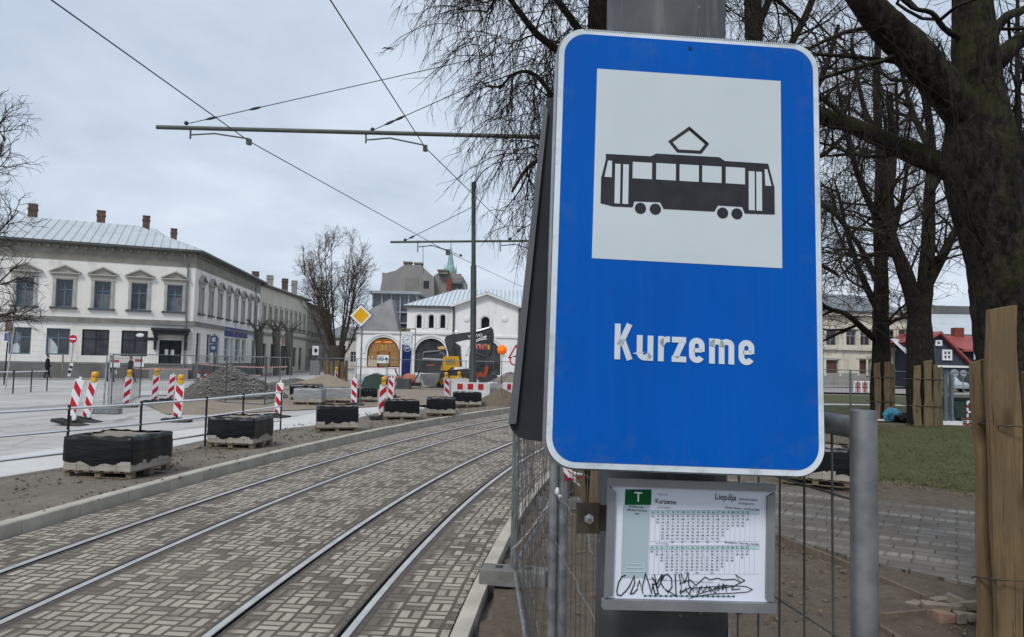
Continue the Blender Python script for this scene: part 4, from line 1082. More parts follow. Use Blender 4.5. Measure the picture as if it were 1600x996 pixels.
# ------------------------------------------------------------------ buildings
def plaster(name, c1, c2, stain, sc=.5, groove=None):
    m, N, b = new_mat(name); b.inputs['Roughness'].default_value = .9; b.inputs['Specular IOR Level'].default_value = .2
    v = N.n('ShaderNodeNewGeometry').outputs['Position']
    mp = N.n('ShaderNodeMapping'); mp.inputs['Scale'].default_value = (1, 1, .35); N.l(v, mp.inputs['Vector'])
    c = N.mix(N.ramp(N.noise(mp.outputs[0], sc, 6, .65), .35, .65), c1, c2)
    c = N.mix(N.math('MULTIPLY', N.ramp(N.noise(mp.outputs[0], sc * 3.1, 6, .7), .52, .72), .7), c, stain)
    h = N.noise(v, 6, 4)
    if groove:
        s = N.n('ShaderNodeSeparateXYZ'); N.l(v, s.inputs[0])
        fr = N.math('FRACT', N.math('DIVIDE', s.outputs[2], groove[0])); below = N.math('LESS_THAN', s.outputs[2], groove[1])
        gl = N.math('MULTIPLY', N.math('LESS_THAN', fr, .10), below)
        h = N.math('SUBTRACT', h, N.math('MULTIPLY', gl, 3.0)); c = N.mix(N.math('MULTIPLY', gl, .35), c, stain)
    N.l(c, b.inputs['Base Color']); N.l(N.bump(h, .3, .05), b.inputs['Normal'])
    return m
GLASSD = mat('dark_window_glass', (.018, .021, .026), (.045, .05, .058), 1.2, .08, 0, 0, spec=.8)
ROOFM = mat('pale_blue_grey_tin_roof', (.44, .48, .505), (.53, .565, .585), .7, .5, .2, lo=.3, hi=.7)
ROOFR = mat('rust_streaked_tin', (.30, .29, .25), (.42, .45, .46), 1.2, .6)
BRICKM = mat('sooty_chimney_brick', (.085, .055, .045), (.145, .098, .08), 3, .95, 0, .6, 9, .03)
TRIMG = mat('grey_green_stone_trim', (.17, .165, .15), (.24, .235, .215), 1.3, .85)
TRIMD = mat('dark_gutter_metal', (.07, .075, .075), (.10, .105, .105), 2, .6)
FRAMEB = mat('blue_grey_window_frame', (.10, .155, .21), (.13, .19, .25), 3, .6)
FRAMEW = mat('white_window_frame', (.62, .63, .64), (.54, .55, .56), 3, .6)
FRAMEDK = mat('dark_window_frame', (.03, .035, .04))

class Wall:
    """a vertical wall from P0 (left as seen) to P1, in world metres"""
    def __init__(s, P0, P1):
        s.a = Vector((P0[0], P0[1], 0)); s.b = Vector((P1[0], P1[1], 0)); s.d = (s.b - s.a); s.L = s.d.length; s.d /= s.L
        s.n = Vector((s.d.y, -s.d.x, 0)); s.rz = atan2(s.d.y, s.d.x)
    def U(s, px, py):
        r = ray(px, py); t = ((s.a - CAM).dot(s.n)) / r.dot(s.n); p = CAM + r * t
        return (p - s.a).dot(s.d), p.z
    def pt(s, u, z, out=0.0): return s.a + s.d * u + s.n * out + Vector((0, 0, z))
    def M(s, u, z, out=0.0):
        return Matrix.Translation(s.pt(u, z, out)) @ Matrix.Rotation(s.rz, 4, 'Z')
    def face(s, mb, z0, z1, holes, depth=.22, mi=0, u0=0, u1=None):
        u1 = s.L if u1 is None else u1
        us = sorted({u0, u1} | {h[0] for h in holes} | {h[1] for h in holes}); zs = sorted({z0, z1} | {h[2] for h in holes} | {h[3] for h in holes})
        for i in range(len(us) - 1):
            for j in range(len(zs) - 1):
                cu, cz = (us[i] + us[i + 1]) / 2, (zs[j] + zs[j + 1]) / 2
                if any(h[0] < cu < h[1] and h[2] < cz < h[3] for h in holes): continue
                mb.add([s.pt(us[i], zs[j]), s.pt(us[i + 1], zs[j]), s.pt(us[i + 1], zs[j + 1]), s.pt(us[i], zs[j + 1])], [(0, 1, 2, 3)], mi)
        for h in holes:
            a, b_, c, d = h[:4]; arch = len(h) > 4 and h[4]
            if arch:
                r = (b_ - a) / 2; zs_ = d - r; pr = arc((a + b_) / 2, zs_, r, r, 0, 180, 14)
                # spandrels
                for half in (pr[:8], pr[7:]):
                    cx = b_ if half is not pr[7:] and half[0][0] > (a + b_) / 2 + .01 else a
                    poly = half + [(cx, d)]
                    mb.add([s.pt(u, z) for u, z in poly], [tuple(range(len(poly)))], mi)
                ol = [(b_, c)] + pr + [(a, c)]
            else: ol = [(b_, c), (b_, d), (a, d), (a, c)]
            k = len(ol)
            vs = [s.pt(u, z) for u, z in ol] + [s.pt(u, z, -depth) for u, z in ol]
            mb.add(vs, [(i, (i + 1) % k, (i + 1) % k + k, i + k) for i in range(k)], mi)
    def bar(s, mb, u0, u1, z0, z1, out, dp=0.0, mi=0):
        """box proud of the wall by out, sunk by dp"""
        vs = [s.pt(u, z, o) for o in (out, -dp) for z in (z0, z1) for u in (u0, u1)]
        mb.add(vs, [(0, 1, 3, 2), (4, 6, 7, 5), (0, 2, 6, 4), (1, 5, 7, 3), (2, 3, 7, 6), (0, 4, 5, 1)], mi)
I4 = Matrix.Identity(4)
def window_meshes(w, h, frame, glass=None, bars='cross', arch=False, trim=None, pediment=False, sill=None, bw=.09, sillm=None, trw=.2):
    """local meshes, x across (centre 0), z up from the foot, y outward negative"""
    out = {}
    if arch:
        r = w / 2; ol = [(w / 2, 0)] + arc(0, h - r, r, r, 0, 180, 14) + [(-w / 2, 0)]
        inn = [(w / 2 - bw, bw)] + arc(0, h - r, r - bw, r - bw, 0, 180, 14) + [(-w / 2 + bw, bw)]
    else:
        ol = [(-w / 2, 0), (w / 2, 0), (w / 2, h), (-w / 2, h)]; inn = [(-w / 2 + bw, bw), (w / 2 - bw, bw), (w / 2 - bw, h - bw), (-w / 2 + bw, h - bw)]
    f = MB(); k = len(ol)
    vs = [Vector((x, 0, z)) for x, z in ol] + [Vector((x, 0, z)) for x, z in inn] + [Vector((x, .06, z)) for x, z in inn]
    f.add(vs, [(i, (i + 1) % k, (i + 1) % k + k, i + k) for i in range(k)] + [(i + k, (i + 1) % k + k, (i + 1) % k + 2 * k, i + 2 * k) for i in range(k)])
    if bars in ('cross', 'tee'):
        zb = h * .64; f.box((0, .025, zb), (w - bw, .05, bw * .9)); f.box((0, .025, h / 2), (bw * .9, .05, h - bw))
    elif bars == 'grid':
        for i in range(1, 4): f.box((-w / 2 + w * i / 4, .025, h / 2), (.06, .05, h - bw if not arch or i == 2 else h * .82))
        for z in (.35, .62): f.box((0, .025, h * z), (w - bw, .05, .06))
    elif bars == 'mid': f.box((0, .025, h / 2), (bw, .05, h - bw)); f.box((0, .025, h * .5), (w - bw, .05, bw * .8))
    out['frame'] = (f, frame)
    g = MB(); g.add([(x, .05, z) for x, z in inn], [tuple(range(len(inn)))]); out['pane'] = (g, glass or GLASSD)
    if trim:
        t = MB(); tw_ = trw
        for sx in (-1, 1): t.box((sx * (w / 2 + tw_ / 2), -.25, h / 2 + .03), (tw_, .10, h + .06))
        t.box((0, -.26, h + .06 + .18), (w + 2 * tw_ + .12, .13, .36))
        if pediment:
            W = w / 2 + tw_ + .28; z0 = h + .42
            t.box((0, -.32, z0 + .05), (2 * W, .28, .10))
            t.prism([(-W, z0 + .10), (W, z0 + .10), (0, z0 + .62)], I4, -.30, -.2, 0)
            for sx in (-1, 1): t.bar((sx * W, -.34, z0 + .14), (0, -.34, z0 + .66), .3, .10)
        out['surround'] = (t, trim)
    if sill: 
        t = MB(); t.box((0, -.28, -.07), (w + .7, .24, .14)); out['sill'] = (t, sillm or TRIMD)
    return out
WCACHE = {}
def put_window(root, wall, u, z, w, h, key, name='window', label=None, depth=.2, **kw):
    M = wall.M(u, z, -depth)
    if key not in WCACHE:
        ms = window_meshes(w, h, **kw); objs = {}
        for k, (mb, m) in ms.items():
            o = mb.build(name if k == 'frame' else k, m); objs[k] = o
            if k != 'frame': o.parent = objs['frame']
        WCACHE[key] = objs['frame']; o = objs['frame']
    else: o = copy_tree(WCACHE[key])
    o.parent = root; o.location = M.translation - origin(root); o.rotation_euler = (0, 0, wall.rz)
    if label: o['label'] = label
    return o
def hip_roof(name, quad, z0, rise, inset, over, m, root, seam=.62, flat=None):
    c = sum((Vector((q[0], q[1], 0)) for q in quad), Vector()) / 4
    Q = [Vector((q[0], q[1], 0)) for q in quad]; n = 4
    def off(d):
        out = []
        for i in range(4):
            p0, p1, p2 = Q[i - 1], Q[i], Q[(i + 1) % 4]
            e1 = (p1 - p0).normalized(); e2 = (p2 - p1).normalized()
            n1 = Vector((e1.y, -e1.x, 0)); n2 = Vector((e2.y, -e2.x, 0))
            if n1.dot(p1 - c) < 0: n1 = -n1
            if n2.dot(p1 - c) < 0: n2 = -n2
            b_ = (n1 + n2).normalized(); out.append(p1 + b_ * (d / max(.35, b_.dot(n1))))
        return out
    lo = [p + Vector((0, 0, z0)) for p in off(over)]; hi = [p + Vector((0, 0, z0 + rise)) for p in off(-inset)]
    mb = MB(); mb.add(lo + hi, [(i, (i + 1) % 4, (i + 1) % 4 + 4, i + 4) for i in range(4)] + [(4, 5, 6, 7)]); mb.add([p - Vector((0, 0, .18)) for p in lo] + lo, [(3, 2, 1, 0)] + [(i, (i + 1) % 4, (i + 1) % 4 + 4, i + 4) for i in range(4)], 1)
    for i in range(4):
        a, b_, c_, d = lo[i], lo[(i + 1) % 4], hi[(i + 1) % 4], hi[i]; L = (b_ - a).length; k = int(L / seam)
        nn = (b_ - a).cross(d - a).normalized()
        if nn.z < 0: nn = -nn
        e = (b_ - a).normalized()
        ud, uc = (d - a).dot(e), (c_ - a).dot(e)
        for j in range(1, k):
            u = L * j / k; p0 = a + e * u
            # seam runs straight up the slope until it meets a hip
            up_v = (d - a) - e * ud
            t = 1.0
            if u < ud: t = min(t, u / max(ud, .01))
            if u > uc: t = min(t, (L - u) / max(.01, L - uc))
            if t > .03: mb.bar(p0 + nn * .02, p0 + up_v * t + nn * .02, .05, .05, 2)
    mb.build(name, [m, TRIMD, SEAM], root); return lo, hi
SEAM = mat('roof_seam_tin', (.40, .445, .47), (.46, .50, .525), 1, .5, .35)
def chimney(root, p, w, z0, z1, m=BRICKM):
    mb = MB(); mb.box((p[0], p[1], (z0 + z1) / 2), (w, w * .8, z1 - z0), rz=.4); mb.box((p[0], p[1], z1 - .35), (w * 1.14, w * .94, .18), rz=.4); mb.box((p[0], p[1], z1 + .03), (w * 1.1, w * .9, .1), rz=.4)
    return mb.build('chimney', m, root)

# ===== corner house
c20, c305 = P(20, 372, 55), P(307, 393, 60)
dA = (Vector((c305.x, c305.y, 0)) - Vector((c20.x, c20.y, 0))).normalized()
PA1 = Vector((c305.x, c305.y, 0)); PA0 = Vector((c20.x, c20.y, 0)) - dA * 9
e2 = P(407, 443, 84); PA2 = Vector((e2.x, e2.y, 0)); PA3 = PA0 + (PA2 - PA1)
ZE = c305.z - .1
hA = thing('corner_house', 'pale two-storey corner house with pedimented windows and a blue-grey tin roof', 'house', PA1)
WA = plaster('white_grey_plaster', (.68, .66, .62), (.77, .755, .72), (.47, .455, .42), .3, groove=(.42, 5.25))
wf = Wall(PA0, PA1); ws = Wall(PA1, PA2)
upx = [38.5, 97.4, 156.4, 214.6, 273]
up_u = [wf.U(x, y)[0] for x, y in zip(upx, (460, 460, 462, 464, 466))]
du = (up_u[-1] - up_u[0]) / 4; ups = [up_u[0] + du * i for i in range(-2, 5)]
zu0, zu1 = wf.U(273, 487)[1], wf.U(273, 446)[1]
zl0, zl1 = wf.U(214, 557)[1], wf.U(210, 517)[1]
zb = wf.U(290, 508)[1]
holes = [(u - .57, u + .57, zu0, zu1) for u in ups]
lows = [(wf.U(31, 535)[0], .70), (wf.U(90.5, 536)[0], .78), (wf.U(149, 537)[0], .93), (wf.U(210, 538)[0], .93)]
lows += [(ups[0], .75), (ups[1], .75)]
holes += [(u - hw_, u + hw_, zl0, zl1) for u, hw_ in lows]
ud = wf.U(266, 550)[0]; holes.append((ud - .82, ud + .82, 1.05, wf.U(266, 532)[1]))
sidew = [ws.L * (i + .62) / 8.3 for i in range(8)]
sz0, sz1 = zu0, zu1
holes_s = [(u - .48, u + .48, sz0, sz1) for u in sidew]
slow = [(sidew[0] - .2, .55, 1.5, zl1), (sidew[1] - .1, .55, 1.5, zl1), (sidew[2] - .2, .5, .4, zl1 - .2), (sidew[3] + .1, .95, 1.5, zl1 - .15), (sidew[3] + 1.95, .5, .5, zl1 - .15), (sidew[4] + 1.35, .95, 1.5, zl1 - .15), (sidew[5] + 1.1, .85, 1.5, zl1 - .15), (sidew[7] - .4, .6, .5, zl1 - .1)]
holes_s += [(u - a, u + a, b_, c) for u, a, b_, c in slow]
wallm = MB(); wf.face(wallm, 0, ZE, holes); ws.face(wallm, 0, ZE, holes_s)
Wall(PA2, PA3).face(wallm, 0, ZE, []); Wall(PA3, PA0).face(wallm, 0, ZE, [])
wallm.build('wall', WA, hA)
pl_ = MB()
for wl_ in (wf, ws): wl_.bar(pl_, -.08 if wl_ is ws else 0, wl_.L + (.08 if wl_ is wf else 0), 0, 1.2, .08)
pl_.build('plinth', mat('dark_grey_plinth', (.13, .13, .125), (.18, .178, .17), .8, .9), hA)
fr = MB()
for wl_ in (wf, ws):
    o = .05 if wl_ is wf else 0
    wl_.bar(fr, 0, wl_.L + o, ZE - 1.25, ZE - .12, .05)
    for u in [i * .62 for i in range(int(wl_.L / .62))]: wl_.bar(fr, u + .1, u + .3, ZE - .40, ZE - .14, .24)
fr.build('frieze', mat('grey_brown_frieze', (.20, .19, .165), (.27, .255, .225), 1.5, .9), hA)
cr = MB()
for wl_ in (wf, ws):
    o = .32 if wl_ is wf else 0; i0 = 0 if wl_ is wf else -.32
    wl_.bar(cr, i0, wl_.L + o, ZE - .10, ZE + .12, .33)
    wl_.bar(cr, i0 * .6, wl_.L + o * .6, zb - .06, zb + .12, .16); wl_.bar(cr, i0 * .3, wl_.L + o * .3, zb + .13, zb + .32, .08)
    wl_.bar(cr, i0 * .3, wl_.L + o * .3, 1.24, 1.38, .10)
cr.build('cornice', TRIMG, hA)
hip_roof('roof', [PA0, PA1, PA2, PA3], ZE + .13, 2.7, 6.5, .62, ROOFM, hA)
mb = MB()
ctr = P(20, 350, 66); mb.add([(-44, 66, ZE + 1.2), (-31.5, 69, ZE + 1.2), (-34.5, 84, ZE + 1.2), (-46, 82, ZE + 1.2), (-42.5, 73, ZE + 4.4), (-36.5, 74.5, ZE + 4.4)], [(0, 1, 5, 4), (1, 2, 5), (2, 3, 4, 5), (3, 0, 4)]); mb.build('raised_roof', ROOFM, hA)
for px, yt, D, w_ in ((52, 321, 61.5, .62), (158.5, 331, 64.5, .62), (229, 339, 68, .58), (272, 359, 72, .56)):
    p = P(px, yt, D); chimney(hA, (p.x, p.y), w_, ZE + .5, p.z)
TRIML = mat('pale_window_surround', (.32, .31, .28), (.40, .385, .35), 1.5, .85)
for u in ups: put_window(hA, wf, u, zu0, 1.14, zu1 - zu0, 'A_up', frame=FRAMEB, trim=TRIML, pediment=True, sill=True)
for u, hw_ in lows: put_window(hA, wf, u, zl0, 2 * hw_, zl1 - zl0, 'A_lo%.2f' % hw_, frame=FRAMEDK if hw_ > .8 else FRAMEB, sill=False, trim=None)
for (u, hw_), sd in zip(lows[:2], (1, 1)):
    mb = MB(); mb.add([wf.pt(u - hw_ + .1 + x, zl0 + .1 + z, -.235) for x, z in [(0, 0)] + [(hw_ * 1.0 - .08, 0)] + [(hw_ * .95 * (1 - (i / 8) ** 1.8), 1.3 * i / 8 + .02) for i in range(1, 9)]], [tuple(range(10))]); mb.build('curtain', mat('white_net_curtain', (.50, .54, .55), (.42, .46, .47), 2, .8), hA)
for k in (0, 1, 3, 5):
    u = ups[k + 1]; mb = MB(); wf.bar(mb, u - .47, u + .47, zu0 + (.1 if k % 2 else 1.0), zu0 + (1.15 if k % 2 else 1.95), -.225, .232); mb.build('window_blind', mat('grey_blind', (.10, .11, .12), (.16, .17, .18), 2, .8), hA)
for u in sidew: put_window(hA, ws, u, sz0, .96, sz1 - sz0, 'A_side', frame=FRAMEB, trim=TRIML, pediment=True, sill=True, trw=.14)
TEAL = mat('teal_shop_glass', (.03, .085, .09), (.06, .13, .13), 1, .15, spec=.8)
for i, (u, a, b_, c) in enumerate(slow): put_window(hA, ws, u, b_, 2 * a, c - b_, 'A_sl%d' % i, frame=FRAMEW if 3 <= i <= 6 else FRAMEDK, glass=TEAL if i in (3, 5, 6) else None, bars='mid')
dz1 = wf.U(266, 532)[1]
dm = MB(); wf.bar(dm, ud - .82, ud + .82, 1.05, dz1, -.14, .20); dd = dm.build('door', mat('black_green_door', (.010, .018, .018), (.018, .026, .026), 3, .5), hA)
dm = MB()
for s in (-1, 1): wf.bar(dm, ud + s * .42 - .28, ud + s * .42 + .28, 1.25, 2.2, -.125, .135); wf.bar(dm, ud + s * .42 - .28, ud + s * .42 + .28, 2.45, 3.6, -.125, .135)
dm.build('door_panels', FRAMEDK, dd)
dm = MB()
for px, hgt in ((260, .5), (269.5, .42)):
    u, z = wf.U(px, 551); wf.bar(dm, u - .13, u + .13, z - hgt / 2, z + hgt / 2, -.10, .11)
dm.build('notice', PAINTW, dd)
cm = MB(); z0 = dz1 + .12
wf.bar(cm, ud - 1.30, ud + 1.30, z0 + .3, z0 + .62, 1.0); wf.bar(cm, ud - 1.42, ud + 1.42, z0 + .62, z0 + .82, 1.15)
for s in (-1, 1): wf.bar(cm, ud + s * 1.12 - .1, ud + s * 1.12 + .1, z0 - .9, z0 + .3, .42); wf.bar(cm, ud + s * 1.12 - .1, ud + s * 1.12 + .1, z0 - .3, z0 + .3, .8)
cm.build('door_canopy', FRAMEDK, hA)
sm = MB()
for k in range(4): wf.bar(sm, ud - 1.4, ud + 1.4, k * .26, (k + 1) * .26, 1.7 - k * .36)
sm.build('steps', mat('grey_step_stone', (.2, .2, .19), (.27, .265, .25), 2, .9), hA)
mb = MB(); mb.tube([wf.pt(wf.L - .55, 0, .14), wf.pt(wf.L - .55, ZE - 1.5, .14), wf.pt(wf.L - .75, ZE - .9, .3), wf.pt(wf.L - .9, ZE - .2, .4)], .075, 8); mb.build('downpipe', ZINC, hA)
mb = MB(); mb.tube([ws.pt(ws.L - 2.6, 0, .14), ws.pt(ws.L - 2.6, ZE - .2, .14)], .075, 8); mb.build('downpipe', ZINC, hA)
# shop board on the side
sb = MB(); us0, us1 = sidew[3] - .9, sidew[5] + 2.0; zz = zl1 + .05
ws.bar(sb, us0, us1, zz, zz + .85, .12); shop = sb.build('shop_sign', mat('blue_shop_board', (.055, .07, .22), (.045, .055, .18), 2, .5), hA)
sb = MB(); text_mesh(sb, 'e', ws.M((us0 + us1) / 2 - 1.4, zz + .2, .135), .8, 0)
for q in range(2):
    ws.bar(sb, (us0 + us1) / 2 + .1 + q * .55, (us0 + us1) / 2 + .55 + q * .55, zz + .26, zz + .6, .135, -.122, 1)
sb.build('shop_sign_marks', [mat('pale_sign_print', (.5, .52, .6)), mat('red_sign_print', (.45, .08, .10))], shop)
sgn = MB(); a = wf.U(236, 530); wf.bar(sgn, a[0] - .5, a[0] + .5, a[1] - .1, a[1] + .12, .05); sgn.build('name_plate', FRAMEDK, hA)
lamp_ = MB(); a = wf.U(218.5, 524)
lamp_.sphere(wf.pt(a[0], a[1], -.10), .2, 14, 8, 0, (1.7, .2, .8)); lamp_.build('window_sticker', PAINTW, hA)

# ===== row houses down the street
def row_house(name, label, pa, pb, zt, wm, nwin, seed, roofm, storey, winc, shop_holes):
    w_ = Wall(pa, pb); r = thing(name, label, 'house', pa)
    back = Vector((-12, -.5, 0)); us = [w_.L * (i + .75) / (nwin + .5) for i in range(nwin)]
    hl = [(u - .45, u + .45, storey + 1.3, storey + 3.35) for u in us] + [(w_.L * f - hw_, w_.L * f + hw_, zb_, zt_) for f, hw_, zb_, zt_ in shop_holes]
    mb = MB(); w_.face(mb, 0, zt, hl); Wall(pb, pb + back).face(mb, 0, zt, []); Wall(pb + back, pa + back).face(mb, 0, zt, []); Wall(pa + back, pa).face(mb, 0, zt, []); mb.build('wall', wm, r)
    mb = MB(); w_.bar(mb, 0, w_.L, zt - .25, zt, .35); w_.bar(mb, 0, w_.L, storey, storey + .3, .15); w_.bar(mb, 0, w_.L, storey + .85, storey + .98, .1)
    w_.bar(mb, 0, .5, 0, storey, .06)
    mb.build('cornice', TRIMG, r)
    hip_roof('roof', [pa, pb, pb + back, pa + back], zt + .01, 1.6, 4.5, .5, roofm, r)
    for i, u in enumerate(us): put_window(r, w_, u, storey + 1.3, .9, 2.05, name + '_up' + str(seed), frame=winc, trim=TRIML, pediment=False, sill=True, trw=.12)
    for i, (f, hw_, zb_, zt_) in enumerate(shop_holes): put_window(r, w_, w_.L * f, zb_, 2 * hw_, zt_ - zb_, name + str(seed) + 's%d' % i, frame=FRAMEDK, bars='mid')
    return r, w_
CREAM = plaster('cream_plaster', (.50, .475, .40), (.58, .555, .475), (.36, .34, .28), .3, groove=(.45, 4.4))
e3 = P(481, 467, 107); PB2 = Vector((e3.x, e3.y, 0)); ZB = e3.z
FRC = mat('stone_window_frame', (.24, .24, .22), (.3, .3, .28), 3, .8)
hB, wB = row_house('row_house', 'cream row house next door to the pale corner house, with a red shop sign', PA2, PB2, ZB - .2, CREAM, 9, 1, mat('slate_grey_tin_roof', (.14, .15, .155), (.2, .21, .215), .7, .5, .2), 4.6, FRC, [(.10, .9, .8, 3.6), (.26, .9, .8, 3.6), (.48, 1.5, .3, 3.5), (.72, .8, .8, 3.4), (.86, .8, .3, 3.4)])
mb = MB(); wB.bar(mb, wB.L * .44, wB.L * .60, 3.75, 4.45, .12); mb.build('shop_sign', mat('red_shop_letters', (.50, .16, .15), (.42, .30, .28), 4, .5), hB)
for k, (px, yt, D) in enumerate(((368, 414, 80), (418, 426, 92), (440, 432, 96), (462, 437, 104), (476, 440, 110))):
    p = P(px, yt, D); chimney(hB if k else hA, (p.x - 1.5, p.y), .8, ZB - .3, p.z, BRICKM if k % 2 else mat('plastered_chimney', (.26, .25, .23), (.33, .32, .3), 1, .9))
e4 = P(520, 486, 138); PC2 = Vector((e4.x, e4.y, 0))
GREYP = plaster('grey_brown_plaster', (.27, .25, .22), (.33, .31, .275), (.2, .185, .16), .3)
hC, wC = row_house('row_house', 'grey-brown house farthest down the row behind the many-stemmed tree', PB2, PC2, ZB - .7, GREYP, 9, 2, mat('slate_grey_tin_roof', (.1, .1, .1)), 4.6, FRC, [(.12, .8, .6, 3.4), (.35, .8, .6, 3.4), (.6, .8, .6, 3.4), (.85, .8, .6, 3.4)])
q0, q1 = P(492, 520, 150), P(560, 520, 150)
we = Wall((q0.x, 150), (q1.x + 6, 150)); hE = thing('end_house', 'low pale house closing the far end of the street behind the many-stemmed tree', 'house', (q0.x, 150, 0))
hl = [(u - .6, u + .6, 1.3, 3.4) for u in (2, 5, 8, 11)]
mb = MB(); we.face(mb, 0, 6.2, hl); Wall((q1.x + 6, 150), (q1.x + 6, 160)).face(mb, 0, 6.2, []); Wall((q0.x, 160), (q0.x, 150)).face(mb, 0, 6.2, []); mb.build('wall', plaster('pale_end_plaster', (.5, .49, .46), (.56, .55, .52), (.4, .39, .36)), hE)
hip_roof('roof', [(q0.x, 150), (q1.x + 6, 150), (q1.x + 6, 160), (q0.x, 160)], 6.2, 2.5, 4.2, .4, mat('slate_grey_tin_roof', (.1, .1, .1)), hE)
for u in (2, 5, 8, 11): put_window(hE, we, u, 1.3, 1.2, 2.1, 'endw', frame=FRAMEW)

# ===== white market hall
DM = 95.0
hM = thing('market_hall', 'white market hall with big arched shop windows and a pale tin roof', 'market hall', PX(700, DM))
WM = plaster('white_limewash', (.72, .72, .71), (.79, .79, .78), (.58, .58, .56), .4)
def MX(px, py, D=DM): return P(px, py, D)
x0 = MX(556, 560).x; x1 = MX(708.5, 560).x; x2 = MX(636, 560).x; xr = MX(810, 560, DM - .8).x
zLow = MX(640, 521.5).z; zE = MX(680, 479).z
wl1 = Wall((x0, DM), (x1, DM)); wl2 = Wall((x1, DM - .8), (xr, DM - .8))
def au(w_, px, py): return w_.U(px, py)
a1 = (au(wl1, 573, 560)[0], au(wl1, 624, 560)[0], au(wl1, 600, 574)[1], au(wl1, 598, 527)[1], True)
a2 = (au(wl1, 648, 560)[0], au(wl1, 698, 560)[0], .4, au(wl1, 673, 529)[1], True)
sw_ = [(au(wl1, px - 4.0, 500)[0], au(wl1, px + 4.0, 500)[0], au(wl1, px, 513)[1], au(wl1, px, 492.5)[1], True) for px in (655, 674, 692)]
a3 = (au(wl2, 733, 560)[0], au(wl2, 782, 560)[0], .3, au(wl2, 757, 531)[1], True)
sw3 = (au(wl2, 752, 500)[0], au(wl2, 765, 500)[0], au(wl2, 758, 513.5)[1], au(wl2, 758, 495.5)[1], True)
mb = MB()
wl1.face(mb, 0, zLow, [a1, a2], .5); wl1.face(mb, zLow, zE, sw_, .3, u0=au(wl1, 636, 500)[0])
wl2.face(mb, 0, zE, [a3, sw3], .4)
ap = wl2.U(760, 468)
mb.add([wl2.pt(0, zE), wl2.pt(wl2.L, zE), wl2.pt(wl2.L / 2, zE + 1.55)], [(0, 1, 2)])
ul = au(wl1, 636, 500)[0]
BD = 22
Wall((x0 + ul, DM + BD), (x0 + ul, DM)).face(mb, 0, zE, []); Wall((xr, DM - .8), (xr, DM + BD)).face(mb, 0, zE, []); Wall((xr, DM + BD), (x0 + ul, DM + BD)).face(mb, 0, zE, [])
Wall((x0, DM + 8), (x0, DM)).face(mb, 0, zLow, []); mb.add([(x0, DM, zLow), (x0 + ul, DM, zLow), (x0 + ul, DM + 8, zLow), (x0, DM + 8, zLow)], [(0, 1, 2, 3)]); mb.add([(x1, DM, 0), (x1, DM - .8, 0), (x1, DM - .8, zE), (x1, DM, zE)], [(0, 1, 2, 3)])
mb.build('wall', WM, hM)
tm = MB(); wl1.bar(tm, 0, wl1.L, zLow - .05, zLow + .22, .2); wl2.bar(tm, 0, wl2.L, zLow - .35, zLow - .1, .16)
wl1.bar(tm, ul, wl1.L, zE - .5, zE - .02, .22)
for w_, a in ((wl1, a1), (wl1, a2), (wl2, a3)):
    r = (a[1] - a[0]) / 2; c = ((a[0] + a[1]) / 2, a[3] - r)
    o = arc(c[0], c[1], r + .55, r + .55, 0, 180, 18); i = arc(c[0], c[1], r + .25, r + .25, 0, 180, 18)
    for k in range(18):
        vs = [w_.pt(*p, .12) for p in (o[k], o[k + 1], i[k + 1], i[k])]; vb = [w_.pt(*p, 0) for p in (o[k], o[k + 1], i[k + 1], i[k])]
        tm.add(vs + vb, [(0, 1, 2, 3), (0, 4, 5, 1), (2, 6, 7, 3)])
for a in sw_ + [sw3]:
    w_ = wl2 if a is sw3 else wl1; r = (a[1] - a[0]) / 2; c = ((a[0] + a[1]) / 2, a[3] - r)
    for s in (-1, 1): w_.bar(tm, c[0] + s * (r + .22) - .1, c[0] + s * (r + .22) + .1, a[2], c[1], .1)
    o = arc(c[0], c[1], r + .34, r + .34, 0, 180, 12); i = arc(c[0], c[1], r + .12, r + .12, 0, 180, 12)
    for k in range(12):
        vs = [w_.pt(*p, .1) for p in (o[k], o[k + 1], i[k + 1], i[k])]; tm.add(vs, [(0, 1, 2, 3)])
for px in (729.5, 806 - 17):
    u, z = wl2.U(px, 499); tm.sphere(wl2.pt(u, z, .02), .42, 14, 8, 0, (1, .25, 1))
# raking pediment mouldings
for s in (0, 1):
    pA = wl2.pt(-.4 if s == 0 else wl2.L + .4, zE + .0, .3); pB = wl2.pt(wl2.L / 2, zE + 1.72, .3); tm.bar(pA, pB, .75, .28)
tm.build('mouldings', mat('white_moulding', (.66, .66, .65), (.72, .72, .71), 1, .85), hM)
# hipped tin roof
zr = MX(705, 452.5, DM + 9).z
xa, xb = x0 + ul - .5, xr + 2.0
mb = MB(); ya, yb, ym = DM - .5, DM + BD, DM + 9
A_, B_, C_, D_ = Vector((xa, ya, zE + .05)), Vector((xb, ya, zE + .05)), Vector((xb, yb, zE + .05)), Vector((xa, yb, zE + .05))
R1, R2 = Vector((xa + 6.2, ym, zr)), Vector((xb, ym, zr))
mb.add([A_, B_, C_, D_, R1, R2], [(0, 1, 5, 4), (2, 3, 4, 5), (3, 0, 4), (1, 2, 5)])
mb.add([A_, B_, A_ - Vector((0, 0, .3)), B_ - Vector((0, 0, .3))], [(0, 2, 3, 1)], 1)
for j in range(1, 30):
    x = xa + (xb - xa) * j / 30; t = min(1, (x - xa) / 6.2)
    mb.bar((x, ya, zE + .09), (x, ya + (ym - ya) * t, zE + .09 + (zr - zE) * t), .09, .08, 2)
